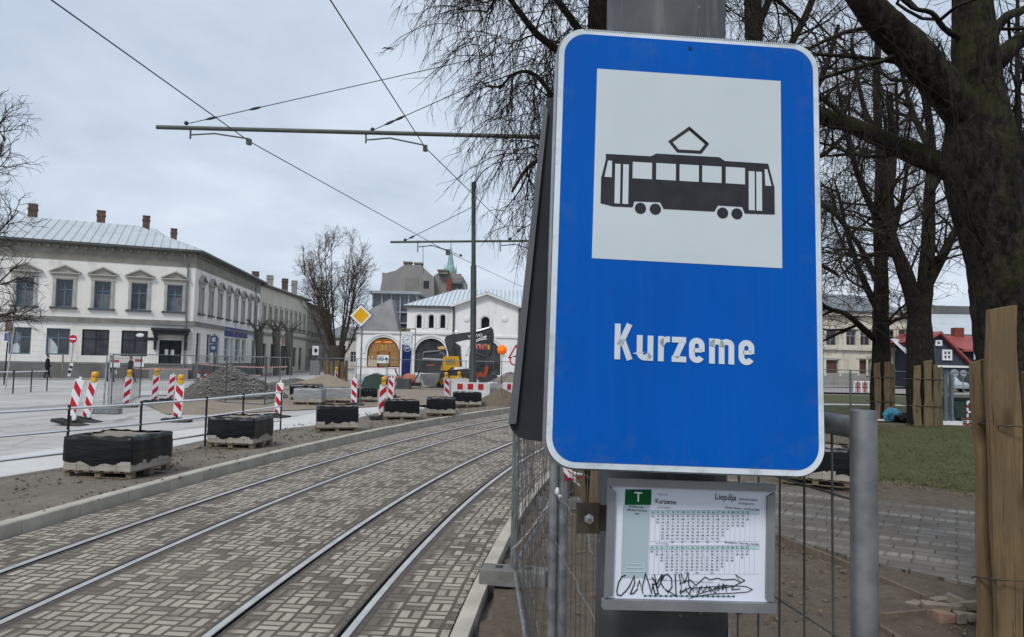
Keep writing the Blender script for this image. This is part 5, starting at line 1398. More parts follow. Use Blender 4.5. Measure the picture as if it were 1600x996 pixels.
# gable roof over the pediment
g0, g1_, gt = Vector((x1 - .45, DM - 1.2, zE + .15)), Vector((xr + .45, DM - 1.2, zE + .15)), Vector(((x1 + xr) / 2, DM - 1.2, zE + 1.95))
gb = Vector(((x1 + xr) / 2, DM + 6.2, zE + 1.95))
mb.add([g0, gt, gb, g1_, g0 + Vector((0, .9, 0)), g1_ + Vector((0, .9, 0))], [(0, 1, 2, 4), (1, 3, 5, 2)])
mb.build('roof', [mat('new_pale_tin_roof', (.56, .62, .655), (.63, .68, .71), .4, .4, .25), TRIMD, SEAM], hM)
WARMG = mat('lit_shop_interior', (.10, .07, .035), (.20, .12, .05), .7, .3, emit=((.9, .42, .12), .12))
def arch_window(a, w_, key, glass, bars, lab=None):
    return put_window(hM, w_, (a[0] + a[1]) / 2, a[2], a[1] - a[0], a[3] - a[2], key, frame=FRAMEDK, glass=glass, arch=True, bars=bars, bw=.14, depth=.4, label=lab)
aw = arch_window(a1, wl1, 'm1', WARMG, 'none', 'arched shop window glowing warm inside')
arch_window(a2, wl1, 'm2', None, 'grid'); arch_window(a3, wl2, 'm3', None, 'none')
for a in sw_: arch_window(a, wl1, 'm4', mat('black_small_window', (.012, .013, .014), None, rough=.3), 'none')
arch_window(sw3, wl2, 'm5', mat('black_small_window', (.012, .013, .014)), 'none')
# things shown in the warm window: shelves, lit ceiling, poster, gold 31
mb = MB(); uc = (a1[0] + a1[1]) / 2; d_ = -.42
def wq(px0, px1, py0, py1, out=-.30, mi=0):
    ua, zt_ = wl1.U(px0, py0); ub, zb_ = wl1.U(px1, py1); wl1.bar(mb, ua, ub, zb_, zt_, out, .36, mi)
wq(589, 607, 555, 568, -.28, 0); wq(590, 591.5, 568, 573, -.28, 1); wq(605, 606.5, 568, 573, -.28, 1)
wq(574, 588, 562, 573, -.30, 2); wq(575, 577, 556, 562, -.3, 2); wq(580, 582, 556, 562, -.3, 2); wq(575, 622, 549.2, 550, -.31, 1); wq(589, 590, 550, 573, -.32, 1); wq(607, 608, 550, 573, -.32, 1); wq(609, 621, 566, 566.8, -.31, 2); wq(609, 621, 559, 559.8, -.31, 2)
wq(585, 612, 533, 536, -.31, 3); wq(594, 600, 530, 536.5, -.305, 4)
M31 = wl1.M(wl1.U(593, 547.5)[0], wl1.U(593, 547.5)[1], -.29); text_mesh(mb, '31', M31, 1.0, 5)
for k, y in enumerate((558, 560.5, 563)): 
    ua, zt_ = wl1.U(590, y); ub, _ = wl1.U(599, y); wl1.bar(mb, ua, ub, zt_ - .05, zt_ + .05, -.27, .279, 6)
ua, zt_ = wl1.U(603, 561); mb.sphere(wl1.pt(ua, zt_, -.275), .2, 10, 6, 6, (1, .1, 1))
mb.build('window_display', [PAINTW, FRAMEDK, mat('pale_wood_display', (.42, .34, .24), (.5, .42, .3), 3, .7), mat('orange_lit_ceiling', (.45, .17, .05), (.35, .12, .04), 1, .6, emit=((1, .3, .06), .35)), mat('orange_deep_panel', (.4, .12, .03)), mat('gold_numerals', (.6, .42, .10)), mat('blue_print', (.08, .11, .22))], aw)
# red shop board in the right arch
mb = MB(); ua, zt_ = wl2.U(741, 538); ub, zb_ = wl2.U(766, 547); wl2.bar(mb, ua, ub, zb_, zt_, .1)
rs = mb.build('shop_sign', mat('red_shop_board', (.33, .05, .05), (.26, .04, .045), 2, .5), hM)
mb = MB(); rng = random.Random(3); x = ua + .1
while x < ub - .2:
    wl2.bar(mb, x, x + .13, zb_ + .18, zt_ - .15, .12, -.10); wl2.bar(mb, x, x + .3, zb_ + (.18 if rng.random() < .5 else .6), zb_ + (.32 if rng.random() < .5 else .74), .12, -.10); x += .42
mb.build('shop_sign_letters', mat('pale_red_letters', (.55, .25, .24)), rs)
for px in (708.5, 811):
    mb = MB(); u, _ = wl2.U(px, 520); mb.tube([wl2.pt(u, 0, .15), wl2.pt(u, zE - .2, .15)], .13, 8); mb.build('downpipe', TRIMD, hM)

# ===== glass front house with slanted tin gable left of the hall
DG = 112
gl = thing('glass_front_building', 'dark glass front building with a slanted grey tin gable left of the market hall', 'building', PX(610, DG))
mb = MB(); xl, xrr = P(581, 500, DG).x, P(652, 500, DG).x; ztp = P(600, 459, DG).z
mb.box(((xl + xrr) / 2, DG + 5, ztp / 2), (xrr - xl, 10, ztp)); mb.build('glass_wall', mat('blue_grey_curtain_glass', (.055, .065, .08), (.085, .10, .12), .5, .12, spec=.8), gl)
mb = MB()
for px in (582, 596, 611, 625, 638, 651):
    x = P(px, 500, DG).x; mb.box((x, DG - .1, ztp / 2), (.22, .3, ztp))
for py in (460, 488, 505): z = P(610, py, DG).z; mb.box(((xl + xrr) / 2, DG - .12, z), (xrr - xl + .4, .36, .25))
mb.box(((xl + xrr) / 2, DG + 4.6, ztp + .15), (xrr - xl + 1, 11, .4))
mb.build('mullions', mat('grey_aluminium_mullion', (.3, .32, .34), (.36, .38, .4), 1, .5, .4), gl)
mb = MB(); q = [P(563, 521, 104), P(566, 490, 104), P(611, 467, 104), P(624, 521, 104)]; bk = [Vector((p.x, 107.5, p.z)) for p in q]
mb.add(q + bk, [(3, 2, 1, 0), (4, 5, 6, 7), (0, 1, 5, 4), (1, 2, 6, 5), (2, 3, 7, 6), (3, 0, 4, 7)]); mb.build('slanted_gable', mat('old_grey_tin', (.22, .22, .23), (.31, .31, .32), .6, .7, .1), gl)
# ===== old grey house with shaped gable behind
DO = 128
og = thing('old_grey_house', 'tall old grey house with a blind plastered gable and stub chimneys behind the hall', 'house', PX(650, DO))
def pz(px, py, D=DO): p = P(px, py, D); return (p.x, p.z)
GR = plaster('old_grey_plaster', (.20, .195, .19), (.26, .25, .24), (.31, .28, .23), .25)
mb = MB(); poly = [pz(593, 600), pz(593, 460), pz(597, 436), pz(597, 426), pz(603, 427), pz(618, 423), pz(630, 415), pz(657, 414), pz(672, 428), pz(678, 433), pz(678, 600)]
mb.prism(poly[::-1], Matrix.Translation((0, DO, 0)), 0, 16)
poly = [pz(676, 600), pz(676, 429), pz(684, 424), pz(700, 423), pz(722, 430), pz(722, 600)]; mb.prism(poly[::-1], Matrix.Translation((0, DO + 2, 0)), 0, 14)
mb.build('wall', GR, og)
OCH = [mat('sooty_stub_brick', (.13, .11, .09), (.2, .175, .14), 1, .9), mat('red_chimney_brick', (.22, .06, .045), (.17, .05, .04), 2, .9)]
for px0, px1, y0, y1 in ((630, 641, 409, 417), (647, 658, 410.5, 418), (684, 699, 421.5, 428)):
    mb = MB(); a, b_ = pz(px0, y0), pz(px1, y1); mb.box(((a[0] + b_[0]) / 2, DO + 1.5, (a[1] + b_[1]) / 2), (b_[0] - a[0], 1.4, a[1] - b_[1])); mb.box(((a[0] + b_[0]) / 2, DO + 1.5, a[1]), (b_[0] - a[0] + .3, 1.7, .25)); mb.build('chimney', OCH, og)
mb = MB(); a, b_ = pz(699, 437), pz(706, 456); mb.box(((a[0] + b_[0]) / 2, DO - .6, (a[1] + b_[1]) / 2), (b_[0] - a[0], 1.0, a[1] - b_[1]), mi=1)
mb.build('chimney', OCH, og)
mb = MB()
for s, (px0, px1, y0, y1) in enumerate(((662, 670, 439, 451), (633, 653, 434, 456))):
    a, b_ = pz(px0, y0), pz(px1, y1); mb.box(((a[0] + b_[0]) / 2, DO - .02, (a[1] + b_[1]) / 2), (b_[0] - a[0], .1, a[1] - b_[1]), mi=s)
mb.build('window', [FRAMEDK, mat('bricked_up_panel', (.19, .18, .175), (.23, .22, .21), .6, .9)], og)
mb = MB(); q0 = P(700, 428, DO + 1); 
pq = [P(698, 441, DO + .5), P(722, 441, DO + .5), P(721, 428, DO + 4), P(699, 429, DO + 4)]; mb.add(pq + [p - Vector((0, 0, .3)) for p in pq], [(0, 1, 2, 3), (7, 6, 5, 4), (0, 4, 5, 1), (1, 5, 6, 2)]); mb.build('roof', mat('old_slate_roof', (.10, .10, .105), (.14, .14, .14), .6, .8), og)
mb = MB(); p = P(661, 428, DO); q = P(661, 386, DO); mb.tube([p, q], .05, 5); mb.build('aerial_mast', DARKMETAL, og)
a, b_ = pz(721, 441), pz(728, 456); mb = MB(); mb.box(((a[0] + b_[0]) / 2, DO + 3, (a[1] + b_[1]) / 2 - 4), (b_[0] - a[0], 3, a[1] - b_[1] + 8)); mb.build('oriel', GR, og)
# ===== church spire
DS = 300
ch = thing('church_spire', 'slender green copper church spire rising far behind the old grey house', 'church spire', PX(703, DS))
mb = MB(); c = P(703.5, 430, DS); tp_p = P(703.5, 374, DS); r = 2.6
for i in range(8):
    a, b2 = 2 * pi * i / 8, 2 * pi * (i + 1) / 8
    zs = [(0, r), (c.z - 2, r), (c.z + 1.5, r * .95), (c.z + 4, r * .55), (tp_p.z - 3, .22), (tp_p.z, .1)]
    for (z0, r0), (z1, r1) in zip(zs, zs[1:]):
        mb.add([(c.x + r0 * cos(a), DS + r0 * sin(a), z0), (c.x + r0 * cos(b2), DS + r0 * sin(b2), z0), (c.x + r1 * cos(b2), DS + r1 * sin(b2), z1), (c.x + r1 * cos(a), DS + r1 * sin(a), z1)], [(0, 1, 2, 3)])
mb.build('spire', mat('verdigris_copper', (.20, .33, .34), (.26, .40, .40), .3, .6), ch)
mb = MB()
for k in range(4): a = k * pi / 2 + .4; mb.tube([(c.x + 2.5 * cos(a), DS + 2.5 * sin(a), c.z + 1), (c.x + 2.5 * cos(a), DS + 2.5 * sin(a), c.z + 4.5)], [.35, .05], 6)
mb.build('pinnacles', mat('verdigris_copper', (.2, .3, .3)), ch)

# ===== right side: peeling yellow building
DY = 84
wy0, wy1 = P(1215, 560, DY), P(1421, 560, DY + 4); wy = Wall((wy0.x, DY), (wy1.x, DY + 4))
hy = thing('peeling_building', 'long two-storey cream building with peeling yellow plaster behind the park trees', 'building', (wy0.x, DY, 0))
PEEL = plaster('peeling_yellow_plaster', (.56, .51, .38), (.62, .59, .52), (.34, .25, .12), .35)
zt = P(1400, 490, DY + 4).z; zb2 = P(1400, 545, DY + 4).z
wins = [(wy.U(px, 528)[0], .72, wy.U(px, 540)[1], wy.U(px, 516)[1]) for px in (1232, 1265, 1299, 1330, 1352, 1392, 1407)] + [(wy.U(px, 575)[0], .85, wy.U(px, 585)[1], wy.U(px, 562)[1]) for px in (1232, 1265, 1300.5, 1352, 1366)]
drs = (wy.U(1407, 580)[0], .75, .3, wy.U(1407, 562)[1])
hl = [(u - a, u + a, b_, c) for u, a, b_, c in wins + [drs]]
mb = MB(); wy.face(mb, 0, zt, hl); Wall(wy.b, wy.b + Vector((-1, 14, 0))).face(mb, 0, zt, []); Wall(wy.a + Vector((-1, 14, 0)), wy.a).face(mb, 0, zt, []); mb.build('wall', PEEL, hy)
mb = MB(); wy.bar(mb, 0, wy.L, zb2 - .35, zb2 + .1, .3); wy.bar(mb, 0, wy.L, zt - .5, zt, .45); wy.bar(mb, 0, wy.L, 0, 1.5, .06, mi=1)
for u, a, b_, c in wins:
    for s in (-1, 1): wy.bar(mb, u + s * (a + .15) - .13, u + s * (a + .15) + .13, b_ - .2, c + .1, .1)
    wy.bar(mb, u - a - .35, u + a + .35, c + .1, c + .42, .16)
mb.build('mouldings', [mat('cream_moulding', (.56, .53, .45), (.62, .59, .5), 1, .9), mat('grey_footing', (.25, .24, .225), (.32, .31, .29), 1, .9)], hy)
BROWNG = mat('brown_boarded_window', (.085, .045, .035), (.12, .07, .055), 2, .7)
for i, (u, a, b_, c) in enumerate(wins): put_window(hy, wy, u, b_, 2 * a, c - b_, 'y%.2f' % a, frame=FRC, glass=BROWNG if a > .8 else None, bars='cross' if a < .8 else 'none')
mb = MB(); wy.bar(mb, drs[0] - .75, drs[0] + .75, .3, drs[3], -.1, .2); mb.build('door', mat('oxblood_door', (.075, .018, .018), (.1, .03, .028), 2, .6), hy)
hip_roof('roof', [wy.a, wy.b, wy.b + Vector((-1, 14, 0)), wy.a + Vector((-1, 14, 0))], zt + .01, 2.4, 4.5, .6, mat('slate_grey_tin_roof', (.1, .1, .1)), hy)
# annex with light roof
DA2 = 82
an = thing('annex', 'small pale annex with a light tin roof beside the dark house with the red roof', 'building', PX(1445, DA2))
x0a, x1a = P(1420, 560, DA2).x, P(1464, 560, DA2).x; ze = P(1440, 557, DA2).z
wa = Wall((x0a, DA2), (x1a, DA2)); mb = MB(); hl = [(wa.U(px, 575)[0] - .35, wa.U(px, 575)[0] + .35, 1.9, ze - .5) for px in (1436, 1452)]
wa.face(mb, 0, ze, hl); Wall((x1a, DA2), (x1a, DA2 + 6)).face(mb, 0, ze, []); mb.build('wall', PEEL, an)
for px in (1436, 1452): put_window(an, wa, wa.U(px, 575)[0], 1.9, .7, ze - 2.4, 'an', frame=FRC, bars='mid')
mb = MB(); zt2 = P(1436, 530, DA2 + 3).z
q = [Vector((x0a - .3, DA2 - .5, ze)), Vector((x1a + .6, DA2 - .5, ze)), Vector((x1a - 1.6, DA2 + 4, zt2)), Vector((x0a, DA2 + 4, zt2)), Vector((x1a + .6, DA2 + 6.5, ze))]
mb.add(q, [(0, 1, 2, 3), (1, 4, 2)]); mb.add([q[0], q[1], q[1] - Vector((0, 0, .25)), q[0] - Vector((0, 0, .25))], [(3, 2, 1, 0)]); mb.build('roof', mat('new_pale_tin_roof', (.5, .6, .66)), an)
# dark timber house with red roof
DR = 80
rh = thing('timber_house', 'dark slate-blue timber house with a bright red tin roof and white windows', 'house', PX(1500, DR))
def rz_(px, py, D=DR): p = P(px, py, D); return (p.x, p.z)
mb = MB(); poly = [rz_(1455, 625), rz_(1455, 527), rz_(1468, 521), rz_(1529, 577), rz_(1600, 577), rz_(1600, 625)]
mb.prism(poly[::-1], Matrix.Translation((0, DR, 0)), 0, 9); mb.prism([rz_(1522, 572), rz_(1600, 572), rz_(1600, 549), rz_(1508, 549)], Matrix.Translation((0, DR + .5, 0)), 0, 6)
mb.build('wall', mat('slate_blue_boards', (.04, .05, .07), (.055, .068, .09), 1, .8, 0, .4, 3, .05, stretch=(6, 6, .4)), rh)
mb = MB(); yb_ = DR - .5
def R3(px, py, dy): p = P(px, py, DR); return Vector((p.x, DR + dy, p.z))
q = [R3(1466, 518, -.6), R3(1527, 580, -.6), R3(1527, 580, 9), R3(1466, 518, 9)]
mb.add(q + [v - Vector((0, 0, .3)) for v in q], [(0, 1, 2, 3), (0, 4, 5, 1), (4, 7, 6, 5)])
q = [R3(1466, 518, 9), R3(1466, 518, -.6), R3(1440, 534, -.6), R3(1440, 534, 9)]; mb.add(q + [v - Vector((0, 0, .25)) for v in q], [(0, 1, 2, 3), (1, 5, 6, 2), (4, 7, 6, 5)])
q = [R3(1476, 523, 4), R3(1640, 523, 4), R3(1640, 546, -.2), R3(1503, 546, -.2)]; mb.add(q + [v - Vector((0, 0, .25)) for v in q], [(0, 3, 2, 1), (7, 4, 5, 6), (3, 7, 6, 2)])
mb.build('roof', mat('red_tin_roof', (.24, .05, .05), (.30, .08, .075), .6, .5), rh)
mb = MB(); p = P(1496, 518, DR + 4); mb.box((p.x, DR + 4, p.z - .4), (1.0, .9, 1.6)); mb.build('chimney', mat('red_chimney_brick', (.22, .06, .045)), rh)
for k, (px0, px1, y0, y1) in enumerate(((1460.5, 1470.5, 532, 540.5), (1471.5, 1486, 547, 563), (1521, 1533, 548, 562))):
    a, b_ = rz_(px0, y1), rz_(px1, y0); f = MB(); w_, h_ = b_[0] - a[0], b_[1] - a[1]; cx, cz = (a[0] + b_[0]) / 2, (a[1] + b_[1]) / 2
    f.box((cx, DR - .05, cz), (w_, .1, h_), mi=1)
    for s in (-1, 1): f.box((cx + s * (w_ / 2 - .09), DR - .12, cz), (.2, .14, h_)); f.box((cx, DR - .125, cz + s * (h_ / 2 - .09)), (w_, .14, .2))
    if k: f.box((cx, DR - .12, cz), (.14, .12, h_)); f.box((cx, DR - .13, cz), (w_, .12, .14))
    f.build('window', [PAINTW, GLASSD], rh)
mb = MB(); a, b_ = rz_(1456, 572.5), rz_(1524, 572.5); mb.box(((a[0] + b_[0]) / 2, DR - .1, a[1]), (b_[0] - a[0], .2, .22)); a = rz_(1525, 590); mb.box((a[0], DR - .1, a[1] - .3), (.25, .2, 2.4)); mb.build('white_trim', PAINTW, rh)
# building behind with grey roof
gbk = thing('grey_roofed_house', 'house with a broad grey-blue tin roof showing above the red roof', 'house', PX(1500, 100))
mb = MB(); q = [P(1425, 518, 100), P(1620, 520, 100), P(1600, 490, 106), P(1450, 488, 106)]; mb.add(q, [(0, 1, 2, 3)])
q2 = [P(1450, 488, 106), P(1600, 490, 106), P(1620, 520, 114), P(1425, 518, 114)]; mb.add(q2, [(0, 1, 2, 3)]); mb.build('roof', ROOFM, gbk)
mb = MB(); zq = P(1500, 519, 100).z - .3; xq0, xq1 = P(1428, 518, 100).x, P(1615, 518, 100).x; mb.box(((xq0 + xq1) / 2, 107, zq / 2), (xq1 - xq0, 13, zq)); mb.build('wall', GREYP, gbk)
mb = MB(); q = P(1490, 487, 106); mb.box((q.x, 106.5, q.z + .2), (13, 2.2, 1.1)); mb.build('ridge_lantern', mat('old_slate_roof', (.1, .1, .1)), gbk)
# ------------------------------------------------------------------ footways and patches of ground
fa = wf.n; q = [wf.pt(0, 0, 0), wf.pt(wf.L, 0, 0), wf.pt(wf.L, 0, 3.4), wf.pt(0, 0, 3.4)]
fp = [wf.pt(-20, 0, -.3), wf.pt(-20, 0, 3.3), wf.pt(wf.L + .6, 0, 3.3), ws.pt(0, 0, 2.6), ws.pt(ws.L, 0, 2.8), wB.pt(wB.L, 0, 2.8), wC.pt(wC.L, 0, 2.8), wC.pt(wC.L, 0, -.3), wB.pt(0, 0, -.3), ws.pt(0, 0, -.3)]
poly_sheet('footway', [(p.x, p.y) for p in fp], .17, PAVE2, thick=.2)
poly_sheet('street_paving', [(-9, 40), (-13, 62), (-14, 92), (-31, 140), (60, 140), (60, 92), (20, 70), (0, 56)], .085, PAVE2)
site = [G(x, y, .1) for x, y in ((300, 640), (440, 648), (560, 642), (640, 638), (690, 632))]
poly_sheet('sandy_site', [(-14.6, 29.5), (-11.4, 24.6), (-9.5, 25.5), (-6.8, 29.5), (-3.4, 32.5), (-1.2, 37), (3, 42), (10, 52), (6, 62), (-12, 62), (-14, 46), (-15.4, 37)], .128, SAND)

# right side
BOARD = plank_mat('kerb_boarding', (.20, .165, .125), (.14, .115, .085), (.11, .09, .07))
plo = [G(x, y, .04) for x, y in ((1120, 800), (1200, 830), (1331, 872), (1522, 914), (1640, 948))]
phi = [G(x, y, .04) for x, y in ((1100, 735), (1200, 753), (1367, 781), (1522, 799), (1660, 818))]
def path_mat():
    m, N, b = new_mat('path_pavers'); b.inputs['Roughness'].default_value = .8
    v = N.n('ShaderNodeNewGeometry').outputs['Position']
    mp = N.n('ShaderNodeMapping'); mp.inputs['Rotation'].default_value = (0, 0, radians(31)); N.l(v, mp.inputs['Vector'])
    br = N.n('ShaderNodeTexBrick'); N.l(mp.outputs[0], br.inputs['Vector'])
    br.inputs['Scale'].default_value = 1.0; br.inputs['Brick Width'].default_value = .42; br.inputs['Row Height'].default_value = .21; br.inputs['Mortar Size'].default_value = .012; br.offset = .5
    br.inputs['Color1'].default_value = (.135, .122, .105, 1); br.inputs['Color2'].default_value = (.20, .185, .162, 1); br.inputs['Mortar'].default_value = (.055, .047, .038, 1)
    sp = N.n('ShaderNodeSeparateXYZ'); N.l(mp.outputs[0], sp.inputs[0])
    rr = N.math('FLOORED_MODULO', N.math('FLOOR', N.math('DIVIDE', sp.outputs[1], .21)), 4.0); lightrow = N.math('LESS_THAN', rr, .5)
    # paler courses with short blocks
    sub = N.math('FRACT', N.math('DIVIDE', sp.outputs[0], .14)); blk = N.math('GREATER_THAN', sub, .22)
    c = N.mix(N.math('MULTIPLY', N.math('MULTIPLY', lightrow, blk), .75), br.outputs['Color'], (.30, .28, .25))
    c = N.mix(N.math('MULTIPLY', N.ramp(N.noise(v, 1.1, 6, .7), .42, .62), .8), c, (.105, .086, .066))
    c = N.mix(N.math('MULTIPLY', N.noise(v, 25, 4), .3), c, (.13, .115, .1))
    N.l(c, b.inputs['Base Color']); N.l(N.bump(br.outputs['Fac'], -.4, .012), b.inputs['Normal']); return m
poly_sheet('park_path', [(p.x, p.y) for p in plo[:]] + [(p.x, p.y) for p in phi[::-1]], .045, path_mat(), thick=.15)
# lawn, slightly domed
lp = [G(1290, 745, .05), G(1367, 752, .05), G(1522, 771, .05), G(1660, 790, .05), Vector((26, 16, 0)), Vector((27, 27.6, 0)), Vector((17.0, 27.3, 0)), Vector((13.2, 27.4, 0)), Vector((9.5, 21, 0))]
def inside(poly, x, y):
    c = False; n = len(poly)
    for i in range(n):
        a, b_ = poly[i], poly[i - 1]
        if (a.y > y) != (b_.y > y) and x < (b_.x - a.x) * (y - a.y) / (b_.y - a.y) + a.x: c = not c
    return c
def grid_ground(name, x0, x1, y0, y1, z, amp, m, step=.25, clip=None, seed=1, sink=False):
    rng = random.Random(seed); nx, ny = int((x1 - x0) / step), int((y1 - y0) / step); vs = []; fs = []
    for j in range(ny + 1):
        for i in range(nx + 1):
            x, y = x0 + (x1 - x0) * i / nx, y0 + (y1 - y0) * j / ny
            vs.append((x, y, (0 if not sink or y < 11.5 or y > 19.4 else (.022 if not inside(lp, x, y) else .0)) + z + amp * (sin(x * 2.1 + sin(y * 1.3)) * .4 + mnoise.noise((x * 1.9, y * 1.9, 0)) * .9 + mnoise.noise((x * 6, y * 6, 3)) * .55 + rng.uniform(-.12, .12))))
    for j in range(ny):
        for i in range(nx):
            q = (j * (nx + 1) + i, j * (nx + 1) + i + 1, (j + 1) * (nx + 1) + i + 1, (j + 1) * (nx + 1) + i)
            c = [(vs[k][0], vs[k][1]) for k in q]
            if clip is None or all(clip(*p) for p in c): fs.append(q)
    mb = MB(); mb.add(vs, fs, 0, True); return structure(mb.build(name, m))
KRx = lambda y: ACX - sqrt((RK_R - .02) ** 2 - (y - ACY) ** 2)
grid_ground('dirt_ground', -1.2, 14, -4, 20, .0, .05, DIRT, .09, clip=lambda x, y: x > KRx(min(y, 60)) + .02, sink=True)
grid_ground('park_ground', 1, 60, 10, 80, -.03, .03, ground_mat('park_soil', (.125, .105, .078), (.16, .14, .11), (.09, .085, .05), .3, 3, .5, .04), 1.2, clip=lambda x, y: x > KRx(min(y, 60)) + .4)
deep = lambda x, y: all(inside(lp, x + a, y + b_) for a, b_ in ((.55, 0), (-.55, 0), (0, .55), (0, -.55)))
lz = lambda x, y: .045 + .02 * sin(x * .9) * sin(y * .8) if deep(x, y) else -.03
mb = MB(); st_ = .5; vs = {}; 
xs = [4 + i * st_ for i in range(50)]; ys = [11 + i * st_ for i in range(36)]
for y in ys:
    for x in xs:
        if inside(lp, x + st_ / 2, y + st_ / 2): mb.add([(a_, b2, lz(a_, b2)) for a_, b2 in ((x, y), (x + st_, y), (x + st_, y + st_), (x, y + st_))], [(0, 1, 2, 3)], 0, True)
structure(mb.build('lawn', LAWNM))
rng = np.random.default_rng(5); n = 90000
gx = rng.uniform(4.5, 19, n); gy = 11.5 + rng.random(n) ** 1.5 * 16
jx, jy = rng.normal(0, .35, n), rng.normal(0, .35, n)
keep = np.array([inside(lp, a, b_) for a, b_ in zip(gx + jx, gy + jy)]); gx, gy = gx[keep], gy[keep]
patch = (np.sin(gx * 1.7 + np.sin(gy)) * np.sin(gy * 1.3 + gx * .5)) + rng.normal(0, .4, len(gx)) > -.75; gx, gy = gx[patch], gy[patch]; n = len(gx)
hgt = rng.uniform(.015, .055, n); an_ = rng.uniform(0, 6.28, n); wd_ = rng.uniform(.006, .014, n); ln = rng.uniform(-.04, .04, (n, 2))
gz = .035 + .02 * np.sin(gx * .9) * np.sin(gy * .8)
V = np.empty((n, 3, 3)); V[:, 0] = np.stack([gx - np.cos(an_) * wd_, gy - np.sin(an_) * wd_, gz], 1); V[:, 1] = np.stack([gx + np.cos(an_) * wd_, gy + np.sin(an_) * wd_, gz], 1); V[:, 2] = np.stack([gx + ln[:, 0], gy + ln[:, 1], gz + hgt], 1)
go = mesh_np('grass', V.reshape(-1, 3), np.arange(n * 3).reshape(-1, 3), mat('winter_grass', (.048, .064, .016), (.105, .098, .038), 1.6, .8, lo=.3, hi=.6), None, False)
tag(go, 'short dull green winter grass of the lawn', 'grass', kind='stuff')
# far strips beyond the lawn: path, grass, street
poly_sheet('far_path', [(12.5, 29.3), (40, 30.3), (40, 31.6), (12.5, 30.6)], .03, SLAB)
poly_sheet('far_lawn', [(12, 31.2), (60, 33), (60, 60), (14, 56)], .02, LAWNM)
poly_sheet('far_kerb_path', [(13, 41), (50, 44), (50, 45.2), (13, 42.2)], .035, SLAB)
poly_sheet('far_street', [(10, 62), (120, 66), (120, 79), (10, 78)], .02, PAVE2)
# boards edging the dirt beside the path
def board_on_ground(a, b_, label):
    mb = MB(); a, b_ = Vector((a.x, a.y, .05)), Vector((b_.x, b_.y, .05)); mb.bar(a - Vector((0, 0, .03)), b_ - Vector((0, 0, .03)), .03, .10)
    return tag(mb.build('edging_board', BOARD, bevel=.004), label, 'edging board', 'boards edging the path')
board_on_ground(G(1150, 812, .05), G(1331, 884, .05), 'long edging board between the dirt and the park path, behind the tube')
board_on_ground(G(1333, 885, .05), G(1446, 934, .05), 'shorter edging board running up to the heap of broken bricks')
board_on_ground(G(1378, 962, .05), G(1446, 956, .05), 'loose board lying on the dirt between the tube and the broken bricks')
board_on_ground(G(1362, 975, .03), G(1420, 1012, .03), 'half buried board at the foot of the tall tube')

# broken bricks
BRK = [mat('grey_tan_broken_brick', (.28, .235, .18), (.20, .17, .13), 12, .9, 0, .4, 60, .006), mat('reddish_broken_brick', (.27, .17, .125), (.21, .14, .11), 12, .9, 0, .4, 60, .006)]
def brick(px, py, w_, d_, h_, rz, tilt, mi, label, z=0.0):
    p = G(px, py, z); mb = MB(); rng = random.Random(int(px))
    M = Matrix.Rotation(rz, 3, 'Z') @ Matrix.Rotation(tilt, 3, 'Y'); c = Vector((p.x, p.y, z + h_ / 2 + .01))
    vs = [c + M @ Vector((a * w_ / 2 + rng.uniform(-.012, .012), b2 * d_ / 2 + rng.uniform(-.01, .01), e * h_ / 2 + rng.uniform(-.006, .006))) for e in (-1, 1) for b2 in (-1, 1) for a in (-1, 1)]
    mb.add(vs, [(0, 2, 3, 1), (4, 5, 7, 6), (0, 1, 5, 4), (2, 6, 7, 3), (0, 4, 6, 2), (1, 3, 7, 5)])
    tag(mb.build('broken_brick', BRK[mi], bevel=.006), label, 'brick', 'broken bricks on the dirt')
for a in ((1430, 948, .16, .10, .03, .6, .05, 0, 'flat triangular brick shard at the left end of the brick heap'), (1462, 957, .21, .11, .07, -.12, .04, 0, 'long tan brick lying flat in the middle of the heap'),
          (1476, 974, .135, .10, .085, -.05, .03, 1, 'pinkish square brick at the front of the heap'), (1500, 976, .085, .08, .09, .15, .05, 0, 'small upright tan brick right of the pinkish brick'),
          (1494, 957, .11, .10, .06, .3, -.1, 0, 'short brick wedged behind the small upright one'), (1496, 948, .20, .10, .07, -.5, .38, 0, 'brick tilted steeply at the top of the heap'),
          (1515, 955, .18, .12, .07, -.8, -.3, 0, 'brick leaning down towards the planked trunk'), (1516, 972, .10, .08, .06, .4, .1, 0, 'brick end touching the foot of the planks'), (1470, 945, .18, .1, .05, .2, -.06, 0, 'brick half hidden behind the heap')):
    brick(*a)
# litter of stones and clods
rng = random.Random(77); mb = MB()
def stone(x, y, z, r):
    pts = [Vector((rng.gauss(0, 1), rng.gauss(0, 1), rng.gauss(0, .6))).normalized() * r * rng.uniform(.7, 1.2) for _ in range(6)]
    a = [Vector((x, y, z)) + Vector(v) * r * rng.uniform(.75, 1.1) for v in ((1, 0, 0), (-.9, .2, 0), (0, .9, .1), (.1, -.8, 0), (0, 0, .75), (0, .1, -.5))]
    mb.add(a, [(0, 2, 4), (2, 1, 4), (1, 3, 4), (3, 0, 4), (2, 0, 5), (1, 2, 5), (3, 1, 5), (0, 3, 5)], 0, True)
for _ in range(2600):
    y = 3.2 + rng.random() ** 1.6 * 11; x = KRx(y) + .15 + rng.random() * (2.6 + y * .2); stone(x, y, .005, rng.choice((.008, .01, .014, .02, .03)) * rng.uniform(.6, 1.3))
for _ in range(1500):
    y = 7 + rng.random() * 24; t = rng.random(); xa = -7.6 + (y - 12) * .13 + max(0, y - 22) * .1; xb = ACX - sqrt(74.6 ** 2 - (y - .6) ** 2); stone(xa + (xb - xa) * t, y, .135, rng.choice((.012, .018, .025, .04)) * rng.uniform(.6, 1.3))
